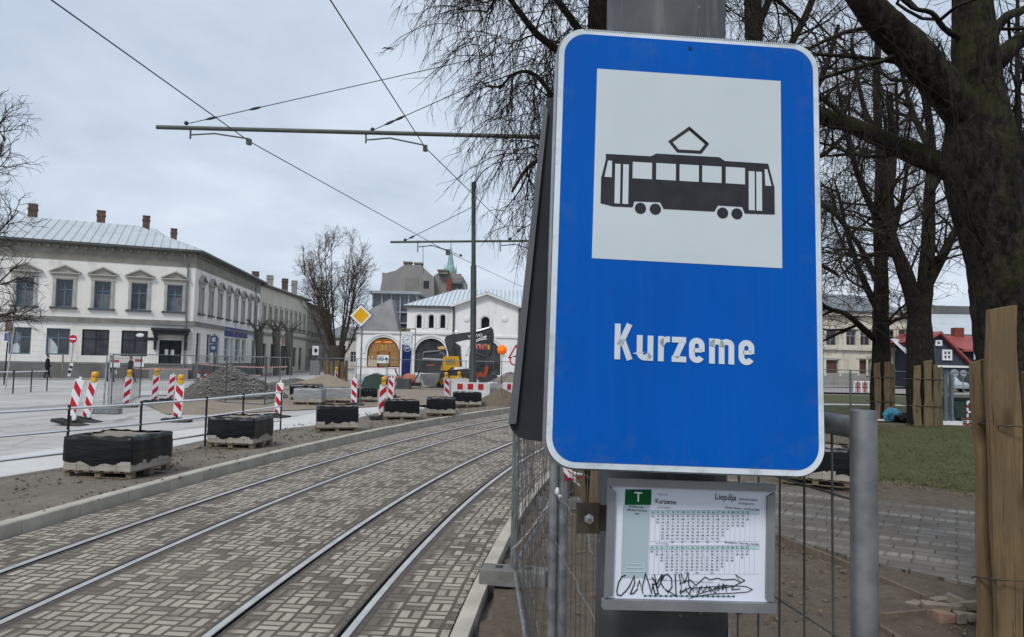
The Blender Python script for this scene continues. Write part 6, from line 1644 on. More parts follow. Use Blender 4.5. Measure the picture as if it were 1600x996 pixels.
for _ in range(900):
    y = 4 + rng.random() * 14; x = KRx(y) - .02 - abs(rng.gauss(0, .1)); stone(x, y, .004, rng.uniform(.006, .016))
tag(mb.build('loose_stones', mat('loose_stone', (.17, .14, .105), (.11, .09, .068), 30, .95)), 'loose stones and clods scattered over the dirt', 'stones', kind='stuff')

rng = random.Random(8); mb = MB()
for i in range(1500):
    if i < 800: x, y = rng.uniform(4.5, 17), 11.5 + rng.random() * 15; z = .075 if inside(lp, x, y) else .05
    else: y = 3 + rng.random() * 10; x = KRx(y) + .2 + rng.random() * (2.5 + y * .25); z = .04
    a = rng.uniform(0, 6.28); r = rng.uniform(.015, .04); u = Vector((cos(a), sin(a), rng.uniform(-.3, .3))) * r; w_ = Vector((-sin(a), cos(a), rng.uniform(-.3, .3))) * r * rng.uniform(.3, .7); c = Vector((x, y, z))
    mb.add([c - u, c + w_, c + u, c - w_], [(0, 1, 2), (0, 2, 3)])
tag(mb.build('fallen_leaves', mat('dead_leaf', (.20, .14, .075), (.13, .09, .05), 40, .9)), 'dead leaves and bits of bark scattered on the lawn and dirt', 'leaves', kind='stuff')

# ------------------------------------------------------------------ pallets of paving blocks
def film_mat(name, c1, c2, rough=.28):
    m, N, b = new_mat(name); b.inputs['Roughness'].default_value = rough; b.inputs['Specular IOR Level'].default_value = .3
    v = N.n('ShaderNodeTexCoord').outputs['Object']
    mp = N.n('ShaderNodeMapping'); mp.inputs['Scale'].default_value = (.9, .9, 9); N.l(v, mp.inputs['Vector'])
    n1 = N.noise(mp.outputs[0], 1.7, 4, .5, .8); N.l(N.mix(N.ramp(n1, .35, .7), c1, c2), b.inputs['Base Color'])
    N.l(N.bump(n1, .55, .02), b.inputs['Normal']); return m
FILM = film_mat('black_stretch_film', (.004, .0045, .006), (.010, .0105, .014)); FILMG = film_mat('grey_stretch_film', (.20, .205, .215), (.32, .33, .34), .35)
BLOCK = mat('stacked_paving_block', (.27, .245, .205), (.36, .335, .29), 2.5, .9, 0, .3, 30, .01); BLOCKD = mat('paving_block_gap', (.08, .07, .06))
DUST = ground_mat('dusty_block_tops', (.22, .19, .15), (.31, .275, .23), (.13, .112, .09), 1.8, 9, .5, .02)
PALW = plank_mat('pallet_wood', (.24, .19, .13), (.16, .125, .085), (.13, .11, .085))
def pallet(W, Dp, H, film, seed):
    rng = random.Random(seed); r = thing('paver_pallet', 'x', 'pallet')
    mb = MB()
    for x in (-.46, 0, .46):
        for y in (-.42, 0, .42): mb.box((x * W, y * Dp, .045), (.10, .12, .07))
    for y in (-.42, 0, .42): mb.box((0, y * Dp, .09), (W, .10, .02)); mb.box((0, y * Dp, .006), (W, .09, .014))
    for k in range(7): mb.box(((k / 6 - .5) * (W - .1), 0, .109), (.10, Dp, .018))
    mb.build('wooden_pallet', PALW, r)
    mb = MB(); z0 = .119; rows = 2; bh = .078; inset = .015
    for rr in range(rows):
        n = int(W / .2)
        for k in range(n):
            for s in (-1, 1): mb.box(((k + .5) * W / n - W / 2, s * (Dp / 2 - .05), z0 + bh * (rr + .5)), (W / n - .006, .10 + rng.uniform(-.012, .008), bh - .004))
        n = int((Dp - .2) / .1)
        for k in range(n):
            for s in (-1, 1): mb.box((s * (W / 2 - .10), (k + .5) * (Dp - .2) / n - (Dp - .2) / 2, z0 + bh * (rr + .5)), (.20 + rng.uniform(-.012, .006), (Dp - .2) / n - .005, bh - .004))
    mb.box((0, 0, z0 + bh), (W - .06, Dp - .06, bh * 2 - .01), mi=1)
    mb.build('block_layers', [BLOCK, BLOCKD], r)
    # film: a creased skirt, slightly bulging
    mb = MB(); n = 40; zz = [.23, .30, .40, .50, .58, H - .01]
    def per(t):
        L = 2 * (W + Dp); d = (t % 1) * L; w2, d2 = W / 2, Dp / 2
        if d < W: return -w2 + d, -d2
        d -= W
        if d < Dp: return w2, -d2 + d
        d -= Dp
        if d < W: return w2 - d, d2
        return -w2, d2 - (d - W)
    N_ = 96; vs = []
    for iz, z in enumerate(zz):
        for i in range(N_):
            x, y = per(i / N_); j = .006 * sin(i * .7 + seed) + .004 * sin(i * 1.9 + iz * 2.0) + (.008 if iz in (1, 2, 3) else 0); l = sqrt(x * x + y * y)
            vs.append((x * (1 + j), y * (1 + j), z + .006 * sin(i * .4 + iz) + ((.018 * sin(i * .31 + seed) + .02 * sin(i * .83 + seed * 2)) if iz == 0 else 0)))
    fs = [(a * N_ + i, a * N_ + (i + 1) % N_, (a + 1) * N_ + (i + 1) % N_, (a + 1) * N_ + i) for a in range(len(zz) - 1) for i in range(N_)]
    base = (len(zz) - 1) * N_; lip = []; ph = rng.uniform(0, 6)
    for i in range(N_):
        x, y = per(i / N_); f = 1 - max(.02, .16 + .13 * sin(i * .21 + ph) + .07 * sin(i * .67 + ph * 2)); lip.append((x * f, y * f, H + .004 + .008 * sin(i * .9)))
    vs += lip; fs += [(base + i, base + (i + 1) % N_, base + N_ + (i + 1) % N_, base + N_ + i) for i in range(N_)]
    mb.add(vs, fs, 0, True); mb.build('film_wrap', film, r)
    mb = MB(); vs = []; m = 10
    for j in range(m + 1):
        for i in range(m + 1): vs.append(((i / m - .5) * (W - .03), (j / m - .5) * (Dp - .03), H - .025 + rng.uniform(-.012, .014)))
    mb.add(vs, [(j * (m + 1) + i, j * (m + 1) + i + 1, (j + 1) * (m + 1) + i + 1, (j + 1) * (m + 1) + i) for j in range(m) for i in range(m)], 0, True)
    mb.build('top_layer', DUST if film is FILM else film, r)
    return r
GP = 'pallets of wrapped paving blocks'
pal_list = [(1.14, 1.15, .66, (203, 750), -6, 'large black-wrapped paver pallet nearest the camera on the verge'),
            (1.02, 1.0, .66, (394.6, 702.6), -6, 'black-wrapped paver pallet standing behind the second railing bay'),
            (1.08, 1.0, .68, (559, 675), 16, 'black-wrapped paver pallet just past the railing end, seen square on'),
            (1.12, .95, .63, (655, 657), 14, 'black-wrapped paver pallet beside the yellow-lamp beacon'),
            (1.0, 1.2, .63, (711, 651.5), 5, 'black-wrapped paver pallet in front of the red and white plastic barrier, left one'),
            (1.2, 1.0, .62, (752, 637), 5, 'black-wrapped paver pallet pushed against the red and white plastic barrier')]
for i, (W, Dp, H, (px, py), ang, lab) in enumerate(pal_list):
    r = pallet(W, Dp, H, FILM, 20 + i); c = G(px, py, .125); a = radians(ang)
    off = Matrix.Rotation(a, 3, 'Z') @ Vector((-W / 2, Dp / 2, 0)); r.location = (c.x + off.x, c.y + off.y, .125); r.rotation_euler = (0, 0, a); tag(r, lab, None, GP)
for i, (W, Dp, H, (px, py), ang, film, lab) in enumerate((
        (1.15, 1.0, .68, (502, 633.5), 4, FILMG, 'grey-wrapped paver pallet, the left one of the pair by the sand heap'),
        (1.5, 1.0, .66, (550, 630.5), 3, FILMG, 'grey-wrapped paver pallet, the right one of the pair by the sand heap'),
        (1.3, 1.0, .72, (497, 626), 2, FILM, 'black-wrapped pallet hidden behind the pair of grey-wrapped pallets'),
        (1.2, 1.0, .45, (589, 629), 10, FILM, 'low black-wrapped pallet behind the priority road sign post'),
        (1.1, 1.0, .66, (1328, 764), -28, FILM, 'black-wrapped paver pallet on the park path behind the blue sign'))):
    r = pallet(W, Dp, H, film, 50 + i); z = .125 if i < 4 else .05; c = G(px, py, z); a = radians(ang)
    off = Matrix.Rotation(a, 3, 'Z') @ Vector((-W / 2, Dp / 2, 0)); r.location = (c.x + off.x, c.y + off.y, z); r.rotation_euler = (0, 0, a); tag(r, lab, None, GP)

# ------------------------------------------------------------------ guard railing along the verge
def railing(posts, h, nr, label, z, r=.022, name='guard_railing', tube=.024):
    p0 = posts[0]; t = thing(name, label, 'railing', (p0.x, p0.y, z))
    for p in posts:
        mb = MB(); mb.tube([(p.x, p.y, z - .1), (p.x, p.y, z + h)], r, 10); mb.sphere((p.x, p.y, z + h), r * 1.35, 10, 6)
        for k in range(nr): mb.sphere((p.x, p.y, z + h - .04 - k * (h - .3) / max(1, nr - 1)), r * 1.5, 8, 6)
        mb.build('post', DARKMETAL, t)
    for k in range(nr):
        m2 = MB(); zz = z + h - .04 - k * (h - .3) / max(1, nr - 1); m2.tube([(p.x, p.y, zz) for p in posts], tube, 8); m2.build('rail', mat('sky_bright_rail', (.85, .84, .83), None, rough=.24, metal=.9), t)  # bright metal colour stands in for sky reflected along the black rails
rp = [G(x, y, .12) for x, y in ((103, 732), (217, 716), (320, 698), (378, 685), (438, 672))]
d0 = (rp[0] - rp[1]); rp = [rp[0] + d0.normalized() * 3.4, rp[0] + d0.normalized() * 1.7] [:1] + rp
rp[0] = rp[1] + (rp[1] - rp[2]).normalized() * 2.3
railing(rp, 1.06, 3, 'black three-rail guard railing between the verge and the road', .12)
fr_ = [G(x, y, .12) for x, y in ((-40, 616), (20, 615), (48, 612.5), (73, 611))]
railing(fr_, 1.05, 2, 'dark two-rail railing by the far pavement at the left edge', .12, .03, tube=.026)

# ------------------------------------------------------------------ warning beacons
def stripe_mat(name, sgn):
    m, N, b = new_mat(name); b.inputs['Roughness'].default_value = .45
    v = N.n('ShaderNodeTexCoord').outputs['Object']; s = N.n('ShaderNodeSeparateXYZ'); N.l(v, s.inputs[0])
    f = N.math('FRACT', N.math('DIVIDE', N.math('ADD', N.math('MULTIPLY', s.outputs[0], 1.0 * sgn), s.outputs[2]), .40))
    red = N.math('LESS_THAN', f, .5)
    c = N.mix(N.noise(v, 4, 4), (.70, .71, .73), (.58, .59, .61)); rd = N.mix(N.noise(v, 4, 4), (.46, .018, .03), (.36, .018, .03))
    N.l(N.mix(red, c, rd), b.inputs['Base Color']); return m
STR = {1: stripe_mat('red_white_stripes_rising', -1), -1: stripe_mat('red_white_stripes_falling', 1)}
LAMPY = mat('amber_lamp_lens', (.80, .36, .012), (.65, .26, .01), 12, .25, spec=.7); LAMPB = mat('yellow_lamp_body', (.62, .34, .03)); RUB = mat('black_rubber_foot', (.025, .025, .026), (.06, .058, .055), 6, .9)
def beacon(sgn, lamp, rz, foot_=True, panel=False, hgt=1.0, wid=.25):
    r = thing('warning_beacon', 'x', 'beacon'); z0 = .13
    mb = MB(); w2 = wid / 2; poly = [(-w2 + .02, z0), (w2 - .02, z0), (w2, z0 + .03), (w2, z0 + hgt - .03), (w2 - .02, z0 + hgt), (-w2 + .02, z0 + hgt), (-w2, z0 + hgt - .03), (-w2, z0 + .03)]
    mb.prism(poly, I4, -.02, .02, 1); ins = [(x * .86, z0 + hgt / 2 + (z - z0 - hgt / 2) * .965) for x, z in poly]; mb.prism(ins, I4, -.024, .024, 0)
    mb.box((0, 0, z0 + hgt + .03), (.06, .03, .08), mi=1)
    mb.build('striped_board', [STR[sgn], PAINTW], r, bevel=.004)
    mb = MB(); mb.box((0, 0, .04), (.80, .38, .08)); mb.box((0, 0, .10), (.22, .18, .06)); mb.box((0, 0, .17), (.07, .05, .14)); mb.build('rubber_foot', RUB, r, bevel=.015)
    if lamp:
        mb = MB(); mb.box((0, 0, z0 + hgt + .05), (.14, .10, .13)); mb.tube([(0, -.05, z0 + hgt + .19), (0, .05, z0 + hgt + .19)], .086, 16)
        lb = mb.build('lamp', LAMPB, r); mb = MB()
        for s in (-1, 1): mb.sphere((0, s * .05, z0 + hgt + .19), .078, 16, 8, 0, (1, .45, 1))
        mb.build('lens', LAMPY, lb)
    return r
GB = 'red and white warning beacons on the building site'
protos = {}
def put_beacon(px, py, sgn, lamp, yaw, lean, label, D=None, z=.115, scale=1.0):
    key = (sgn, lamp)
    if key not in protos: protos[key] = beacon(sgn, lamp, 0); r = protos[key]
    else: r = copy_tree(protos[key])
    p = G(px, py, z); r.location = (p.x, p.y, z); r.rotation_euler = (0, radians(lean), radians(yaw)); r.scale = (scale,) * 3; tag(r, label, None, GB)
put_beacon(109, 664, -1, False, -8, 11, 'leaning striped beacon without lamp, nearest the railing at the left', scale=1.12)
put_beacon(133, 659, -1, True, -8, 10, 'leaning striped beacon with amber lamp beside the lampless leaning one', scale=1.05)
put_beacon(196, 636, 1, True, 10, 4, 'striped beacon with small amber lamp in front of the walking people')
put_beacon(241, 629, 1, True, 12, 2, 'striped beacon with orange lamp below the dark house door')
put_beacon(265, 627, 1, False, 10, 5, 'striped beacon without lamp, right below the dark house door')
put_beacon(276, 659, -1, True, 4, 3, 'striped beacon with amber lamp at the foot of the gravel heap')
put_beacon(433, 652, -1, False, -14, 4, 'striped beacon without lamp behind the end of the guard railing')
put_beacon(553, 634, -1, False, 6, -1, 'striped beacon without lamp, left of the priority road sign post')
put_beacon(596, 655, 1, True, 8, 2, 'striped beacon with amber lamp between two black-wrapped pallets')
put_beacon(609, 630, -1, False, 6, 2, 'striped beacon without lamp behind the amber-lamp one, before the clock pillar')
put_beacon(524, 608, -1, True, 62, 2, 'striped beacon turned edge-on with an amber lamp, before the boarded tree')
put_beacon(616, 622, 1, False, 75, 3, 'white beacon turned edge-on just right of the clock pillar foot')
put_beacon(699, 627, -1, True, 25, -4, 'striped beacon with dull lamp left of the dark green catenary pole')
put_beacon(720, 622, -1, True, 35, -6, 'striped beacon with lamp right behind the dark green catenary pole')

# gravel heap, sand heap and spoil
def heap(name, label, c, rx, ry, h, m, seed, rock=0, cat='heap'):
    rng = random.Random(seed); mb = MB(); nr, na = 26, 72; vs = [(c[0], c[1], c[2] + h)]; ph = [rng.uniform(0, 6) for _ in range(8)]
    for i in range(1, nr + 1):
        t = i / nr
        for j in range(na):
            a = 2 * pi * j / na; rad = t * (1 + .13 * sin(2 * a + ph[0]) + .08 * sin(3 * a + ph[1]) + .05 * sin(7 * a + ph[2])); x = rx * rad * cos(a); y = ry * rad * sin(a)
            z = h * max(0, (1 - t) ** .85 * (1 + .14 * sin(x * 1.7 + ph[3]) * sin(y * 1.9 + ph[4]))) + rng.uniform(-.05, .05) * (1 if rock else .4) + (.16 if rock else .05) * h * mnoise.noise((x * 1.6, y * 1.6, seed)) * (1 - t * .4)
            vs.append((c[0] + x, c[1] + y, c[2] + (z if i < nr else -.05)))
    fs = [(0, 1 + j, 1 + (j + 1) % na) for j in range(na)]
    for i in range(nr - 1): fs += [(1 + i * na + j, 1 + (i + 1) * na + j, 1 + (i + 1) * na + (j + 1) % na, 1 + i * na + (j + 1) % na) for j in range(na)]
    mb.add(vs, fs, 0, not rock)
    if rock:
        for _ in range(rock):
            v = vs[rng.randrange(1, len(vs))]; r = rng.choice((.03, .045, .06, .10)) * rng.uniform(.7, 1.2)
            a = [Vector(v) + Vector(q) * r * rng.uniform(.6, 1.2) for q in ((1, 0, 0), (-1, .2, 0), (0, 1, .1), (.1, -1, 0), (0, 0, .8), (0, .1, -.5))]
            mb.add(a, [(0, 2, 4), (2, 1, 4), (1, 3, 4), (3, 0, 4)], 1)
    return tag(mb.build(name, [m, mat('light_gravel_stone', (.24, .23, .215), (.11, .105, .097), 8, .9)]), label, cat)
GRAV = ground_mat('grey_gravel', (.15, .142, .13), (.21, .20, .185), (.07, .065, .058), 1.5, 14, 1.0, .08, grit=.8)
p = PX(360, 34.8, .1); heap('gravel_heap', 'big heap of grey crushed stone fenced off in front of the row houses', (p.x, 34.8, .1), 2.3, 2.0, 1.45, GRAV, 1, 3500, 'gravel heap')
p = G(292, 650, .1); heap('sand_heap', 'low brown sand heap between the leaning beacons and the gravel heap', (p.x, p.y + 1.2, .1), 1.5, .7, .2, SAND, 2)
p = G(530, 606, .1); heap('sand_heap', 'low sandy heap behind the grey-wrapped pallets, before the boarded tree', (p.x, 46, .1), 2.3, 1.6, .95, SAND, 3)
p = G(770, 640, .1); heap('spoil_heap', 'brown spoil heap between the plastic barriers', (p.x + .3, 33.2, .1), 1.3, 1.0, .75, DIRT, 4)
p = G(800, 600, .1); heap('spoil_heap', 'rough grey spoil heap behind the excavator bucket', (P(800, 600, 50).x, 50, .1), 2.6, 2.2, 1.2, DIRTG, 5)
p = G(470, 600, .1); heap('rubble_heap', 'flat grey rubble heap left of the boarded tree', (P(462, 600, 52).x, 52, .1), 2.2, 1.5, .5, GRAV, 6, 300)

# ------------------------------------------------------------------ priority road sign and other signs
def dia(mb, M, r, d0, d1, mi): mb.prism([(r, 0), (0, r), (-r, 0), (0, -r)], M, d0, d1, mi)
D_ = 32.7; b = PX(562, D_, .12); s0 = P(564.5, 493.5, D_)
t = thing('priority_road_sign', 'yellow diamond priority road sign on a tall grey post', 'road sign', b)
mb = MB(); mb.tube([b, (b.x, b.y, s0.z + .5)], .035, 10); mb.build('post', ZINC, t)
M = Matrix.Translation(s0 + Vector((0, -.06, 0))) @ Matrix.Rotation(radians(-2), 4, 'Y')
YEL = mat('yellow_sign_sheet', (.72, .38, .012), (.62, .33, .012), 2, .5)
mb = MB(); dia(mb, M, .535, 0, .012, 0); dia(mb, M, .515, -.004, 0, 1); dia(mb, M, .49, -.007, -.004, 2); dia(mb, M, .365, -.010, -.007, 3); mb.build('diamond_plate', [GREYBACK, FRAMEDK, PAINTW, YEL], t)
# left edge signs
D_ = 38.5; b = PX(8, D_, .1); top = P(18, 486, D_)
t = thing('traffic_sign_post', 'leaning post at the left edge with triangular and round signs seen from behind', 'road sign', b)
mb = MB(); mb.tube([b, P(22, 515, D_), P(19, 490, D_)], .035, 8); mb.build('post', mat('pale_grey_post', (.4, .4, .4), (.3, .3, .3), 4, .6), t)
mb = MB(); c = P(20.5, 527, D_ + .06); mb.tube([c, c + Vector((0, .02, 0))], .36, 24); mb.build('round_plate', mat('blue_grey_sign_back', (.12, .14, .17), (.16, .18, .21), 2, .6), t)
c = P(17, 490, D_ + .06); mb = MB(); mb.prism([(-.38, -.30), (.38, -.30), (0, .36)], Matrix.Translation(c), 0, .02); mb.build('triangular_plate', mat('brown_grey_sign_back', (.11, .095, .085), (.16, .13, .11), 2, .6), t)
c = P(15, 509, D_ + .06); mb = MB(); mb.box(c, (.42, .02, .62)); mb.build('square_plate', mat('brown_panel_back', (.10, .075, .06), (.14, .11, .09), 2, .6), t)
D_ = 44; b = PX(6, D_, .1); t = thing('traffic_sign_post', 'dark post with a blue sign beside the leaning post at the left edge', 'road sign', b)
mb = MB(); mb.tube([b, P(12, 535, D_)], .04, 8); mb.build('post', DARKMETAL, t); mb = MB(); c = P(11, 527, D_); mb.box(c, (.3, .02, .45)); mb.build('plate', mat('blue_plate', (.03, .09, .3)), t)
D_ = 55.5; b = PX(109.5, D_, .17); t = thing('no_entry_sign', 'round red no entry sign on a slim post before the corner house', 'road sign', b); c = P(115, 530, D_)
mb = MB(); mb.tube([b, c + Vector((0, 0, .2))], .04, 8); mb.build('post', mat('pale_grey_post', (.4, .4, .4)), t)
mb = MB(); mb.tube([c + Vector((0, -.09, 0)), c + Vector((0, -.06, 0))], .30, 24, cap=True); mb.box(c + Vector((0, -.095, 0)), (.44, .015, .11), mi=1); mb.build('disc', [mat('red_sign_disc', (.42, .015, .03)), PAINTW], t)
mb = MB(); c = P(110.5, 578, D_); mb.prism([(-.19, -.5), (.05, -.5), (.24, .5), (.0, .5)], Matrix.Translation(c + Vector((0, -.12, 0))), 0, .03, 0); mb.box(c + Vector((.0, -.13, -.15)), (.2, .02, .25), M=Matrix.Rotation(.7, 3, 'Y'), mi=1); mb.box(c + Vector((.08, -.13, .2)), (.2, .02, .2), M=Matrix.Rotation(.7, 3, 'Y'), mi=1)
mb.build('arrow_plate', [PAINTW, FRAMEDK], t)
D_ = 55; b = PX(97, D_, .17); mb = MB(); mb.tube([b, P(98.5, 553, D_)], .06, 8); tag(mb.build('bollard_post', mat('rusty_grey_post', (.2, .18, .15), (.26, .24, .2), 3, .8)), 'short rusty grey post left of the no entry sign', 'post')
D_ = 58; b = PX(334, D_, .17); c = P(334.5, 538, D_); t = thing('information_sign', 'dark blue two-panel sign on a post before the side of the corner house', 'road sign', b); mb = MB(); mb.tube([b, c + Vector((0, 0, .8))], .06, 8); mb.build('post', DARKMETAL, t)
mb = MB(); mb.box(c + Vector((0, -.08, .36)), (.55, .04, .62)); mb.box(c + Vector((0, -.08, -.34)), (.55, .04, .66)); mb.box(c + Vector((0, -.105, .36)), (.26, .01, .34), mi=1); mb.box(c + Vector((0, -.105, -.3)), (.30, .01, .22), mi=1); mb.build('panels', [mat('navy_sign_panel', (.03, .05, .10)), mat('grey_print', (.25, .28, .33))], t)
D_ = 46; b = PX(806, D_, .1); t = thing('warning_sign_post', 'triangular warning sign above a round red-edged sign, half hidden by the grey sign back', 'road sign', b); c = P(806, 550, D_); c2 = P(805, 563, D_)
mb = MB(); mb.tube([b, c + Vector((0, 0, .4))], .04, 8); mb.build('post', ZINC, t)
RS_ = mat('red_sign_border', (.40, .03, .03)); mb = MB(); mb.prism([(-.5, -.42), (.5, -.42), (0, .48)], Matrix.Translation(c), -.06, -.04, 0); mb.prism([(-.34, -.33), (.34, -.33), (0, .28)], Matrix.Translation(c), -.075, -.06, 1); mb.build('triangular_plate', [RS_, PAINTW], t)
mb = MB(); mb.tube([c2 + Vector((0, -.06, 0)), c2 + Vector((0, -.04, 0))], .36, 20); mb.tube([c2 + Vector((0, -.075, 0)), c2 + Vector((0, -.06, 0))], .27, 20, mi=1); mb.build('round_plate', [RS_, PAINTW], t)

# clock pillar
D_ = 78; xl, xr2 = P(627.5, 560, D_).x, P(643.5, 560, D_).x; zt, zb_ = P(635, 518.5, D_).z, P(635, 588, D_).z; zm = P(635, 541, D_).z; W_ = xr2 - xl; cx = (xl + xr2) / 2
t = thing('clock_pillar', 'tall clock pillar, white with a clock above and deep blue below, before the market hall', 'clock', (cx, D_, 0))
mb = MB(); mb.box((cx, D_, (zt + 0) / 2), (W_, .5, zt)); mb.build('pillar', mat('white_enamel', (.66, .70, .72), (.60, .65, .67), 1, .5), t)
mb = MB(); mb.prism([(-W_ / 2 + .06, .05 - zm), (W_ / 2 - .12, .05 - zm), (W_ / 2 - .02, -.35), (.15, .12), (-.15, .10), (-W_ / 2 + .06, .18)], Matrix.Translation((cx, D_ - .27, zm)), 0, .02); mb.build('blue_panel', mat('deep_navy_enamel', (.012, .02, .09), (.016, .026, .11), 1, .4), t)
mb = MB(); cz = P(635, 531, D_).z; R_ = .50
for k in range(12): a = k * pi / 6; mb.box((cx + .05 + R_ * sin(a), D_ - .27, cz + R_ * cos(a)), (.07, .03, .17), M=Matrix.Rotation(a, 3, 'Y'))
mb.bar((cx + .05, D_ - .28, cz), (cx - .15, D_ - .28, cz - .05), .07, .03); mb.bar((cx + .05, D_ - .28, cz), (cx + .22, D_ - .28, cz + .16), .06, .03); mb.build('clock_marks', mat('grey_green_clock_marks', (.16, .27, .28)), t)
mb = MB(); cz2 = P(635, 544.5, D_).z; M = Matrix.Translation((cx + .06, D_ - .28, cz2))
ribbon(mb, arc(0, 0, .36, .33, 0, 360, 24), .06, M, -.01, .0); ribbon(mb, [(-.22, .02), (-.05, .10), (.1, .08), (.24, .15)], .09, M, -.01, 0); ribbon(mb, [(-.2, -.12), (0, -.02), (.2, -.04)], .07, M, -.01, 0); mb.build('round_emblem', mat('pale_emblem', (.45, .5, .58)), t)
mb = MB()
for x in (xl - .22, xr2 + .30): mb.box((x, D_ + .1, (zt + .3) / 2), (.10, .10, zt + .3))
mb.box((cx + .04, D_ + .1, zt + .3), (W_ + .6, .1, .1)); mb.box((cx + .1, D_ - .05, zt + .15), (.4, .2, .3)); mb.build('brass_frame', mat('dull_brass', (.26, .22, .13), (.2, .17, .1), 2, .5, .5), t)
# ------------------------------------------------------------------ excavator
DE = 54.0
def E_(px, py, dy=0.0): p = P(px, py, DE); return Vector((p.x, DE + dy, p.z))
ex = thing('excavator', 'black and yellow wheeled excavator with its arm bent over the dug-up ground', 'excavator', PX(720, DE, .12))
YELX = mat('excavator_yellow', (.60, .32, .012), (.50, .27, .02), 1.2, .45); BLKX = mat('excavator_dark_grey', (.016, .018, .022), (.045, .05, .058), 1, .4, spec=.5)
def eprism(mb, pts, y0, y1, mi=0): mb.prism([(E_(*q).x, E_(*q).z) for q in pts][::-1], Matrix.Translation((0, DE, 0)), y0, y1, mi)
mb = MB(); eprism(mb, [(664, 583), (662, 570), (666, 557), (684, 553), (695, 555), (696, 583)], -1.2, 1.2); eprism(mb, [(668, 553), (690, 550), (694, 556), (664, 558)], -1.0, 1.0); b0 = mb.build('counterweight', BLKX, ex, bevel=.05)
mb = MB(); eprism(mb, [(669, 569.5), (682, 569.5), (682, 572), (669, 572)], -1.24, -1.2); mb.build('marking_strip', mat('dull_red_marking', (.3, .08, .08)), b0)
mb = MB(); eprism(mb, [(663, 559.5), (694, 561), (694, 563), (663, 561.5)], -1.24, -1.2); mb.build('pale_stripe', mat('pale_body_stripe', (.4, .42, .45)), b0)
mb = MB(); eprism(mb, [(691, 578.5), (695, 557.5), (718.5, 557), (719.5, 573.5), (708, 574), (702, 579)], -1.25, 1.0); mb.build('engine_cover', YELX, ex, bevel=.05)
mb = MB(); eprism(mb, [(701, 557.5), (700, 534), (707, 533), (719, 541), (721, 573), (719, 573)], -.2, 1.0); cab = mb.build('cab', BLKX, ex, bevel=.04)
mb = MB()
for k in range(4): eprism(mb, [(699, 562 + k * 2.2), (713, 561.6 + k * 2.2), (713, 562.4 + k * 2.2), (699, 562.8 + k * 2.2)], -1.28, -1.24)
mb.tube([E_(664, 557, -1.1), E_(664.5, 551, -1.1), E_(690, 548.5, -1.1), E_(690, 556, -1.1)], .05, 6); mb.build('grille_and_handrail', mat('grey_rail_paint', (.2, .21, .22)), ex)
mb = MB(); eprism(mb, [(709, 555), (709, 540), (716, 543), (717, 555)], -.24, -.2); mb.build('cab_window', GLASSD, cab)
mb = MB(); mb.tube([E_(711, 557, -.6), E_(711.5, 542, -.6)], .09, 8); mb.tube([E_(719, 560, -1), E_(716, 546, -1), E_(711, 544, -1)], .07, 6); mb.build('exhaust_and_mirror', BLKX, ex)
mb = MB(); eprism(mb, [(684, 543), (692, 541), (696, 544), (695, 546), (686, 546)], -.3, .3); mb.build('beacon_light', mat('amber_roof_beacon', (.7, .42, .15), (.6, .33, .1), 2, .4), ex)
boom = [(702, 558), (695, 532), (697, 526), (706, 523), (731, 519.5), (744, 519), (766, 511.5), (770, 515), (765, 522), (745, 530), (728, 531.5), (716, 534), (712, 535), (708, 541), (711, 557)]
mb = MB(); eprism(mb, boom, -.28, .28); bm_ = mb.build('boom', BLKX, ex, bevel=.04)
mb = MB(); mb.tube([E_(742, 519, -.3), E_(752, 516.5, -.3), E_(765, 512.5, -.3)], .075, 8); mb.tube([E_(718, 520, -.1), E_(712, 517.5, -.1), E_(708, 522, -.1)], .05, 6); mb.build('hydraulic_ram', mat('chromed_ram', (.62, .63, .65), None, rough=.25, metal=.6), bm_)
mb = MB(); q = E_(732, 528.6, -.30); text_mesh(mb, 'VOLVO', Matrix.Translation(q) @ Matrix.Rotation(radians(-8), 4, 'Y'), .30, 0, sx=1.05, offset=.02); mb.build('arm_lettering', PAINTW, bm_)
mb = MB(); eprism(mb, [(760, 516), (766, 511), (770.5, 515), (772, 524), (771, 541), (768, 556), (763, 560), (758.5, 558), (760.5, 540)], -.22, .22); stk_ = mb.build('dipper_arm', BLKX, ex, bevel=.03)
mb = MB(); eprism(mb, [(762, 539), (765.5, 539), (765.5, 546.5), (762, 546.5)], -.25, -.22); mb.build('yellow_decal', YELX, stk_)
mb = MB(); mb.tube([E_(771, 536, -.3), E_(769, 548, -.35), E_(764, 555, -.3)], .04, 6); mb.build('hose', DARKMETAL, stk_)
mb = MB(); eprism(mb, [(742, 590), (744, 584), (755, 579), (760, 571), (764, 574), (762, 585), (756, 592), (746, 594)], -.5, .5); mb.build('orange_bucket', mat('orange_red_attachment', (.34, .07, .03), (.27, .05, .03), 1.5, .6), ex, bevel=.03)
mb = MB(); eprism(mb, [(752, 580), (756, 573), (758, 574), (755, 584)], -.55, -.5); eprism(mb, [(756, 563), (768, 556), (772, 570), (768, 585), (758, 585)], -.3, .3); mb.tube([E_(741, 551, -.4), E_(757, 558, -.4)], .09, 6); mb.build('quick_coupler', BLKX, ex, bevel=.02)
mb = MB(); eprism(mb, [(690, 577), (702, 579), (731, 576), (741, 581), (741, 590), (727, 597), (690, 597)], -1.0, 1.0); eprism(mb, [(705, 587), (719, 587), (719, 596), (703, 596)], -1.12, -1.0, 1); mb.build('undercarriage', [BLKX, YELX], ex, bevel=.03)
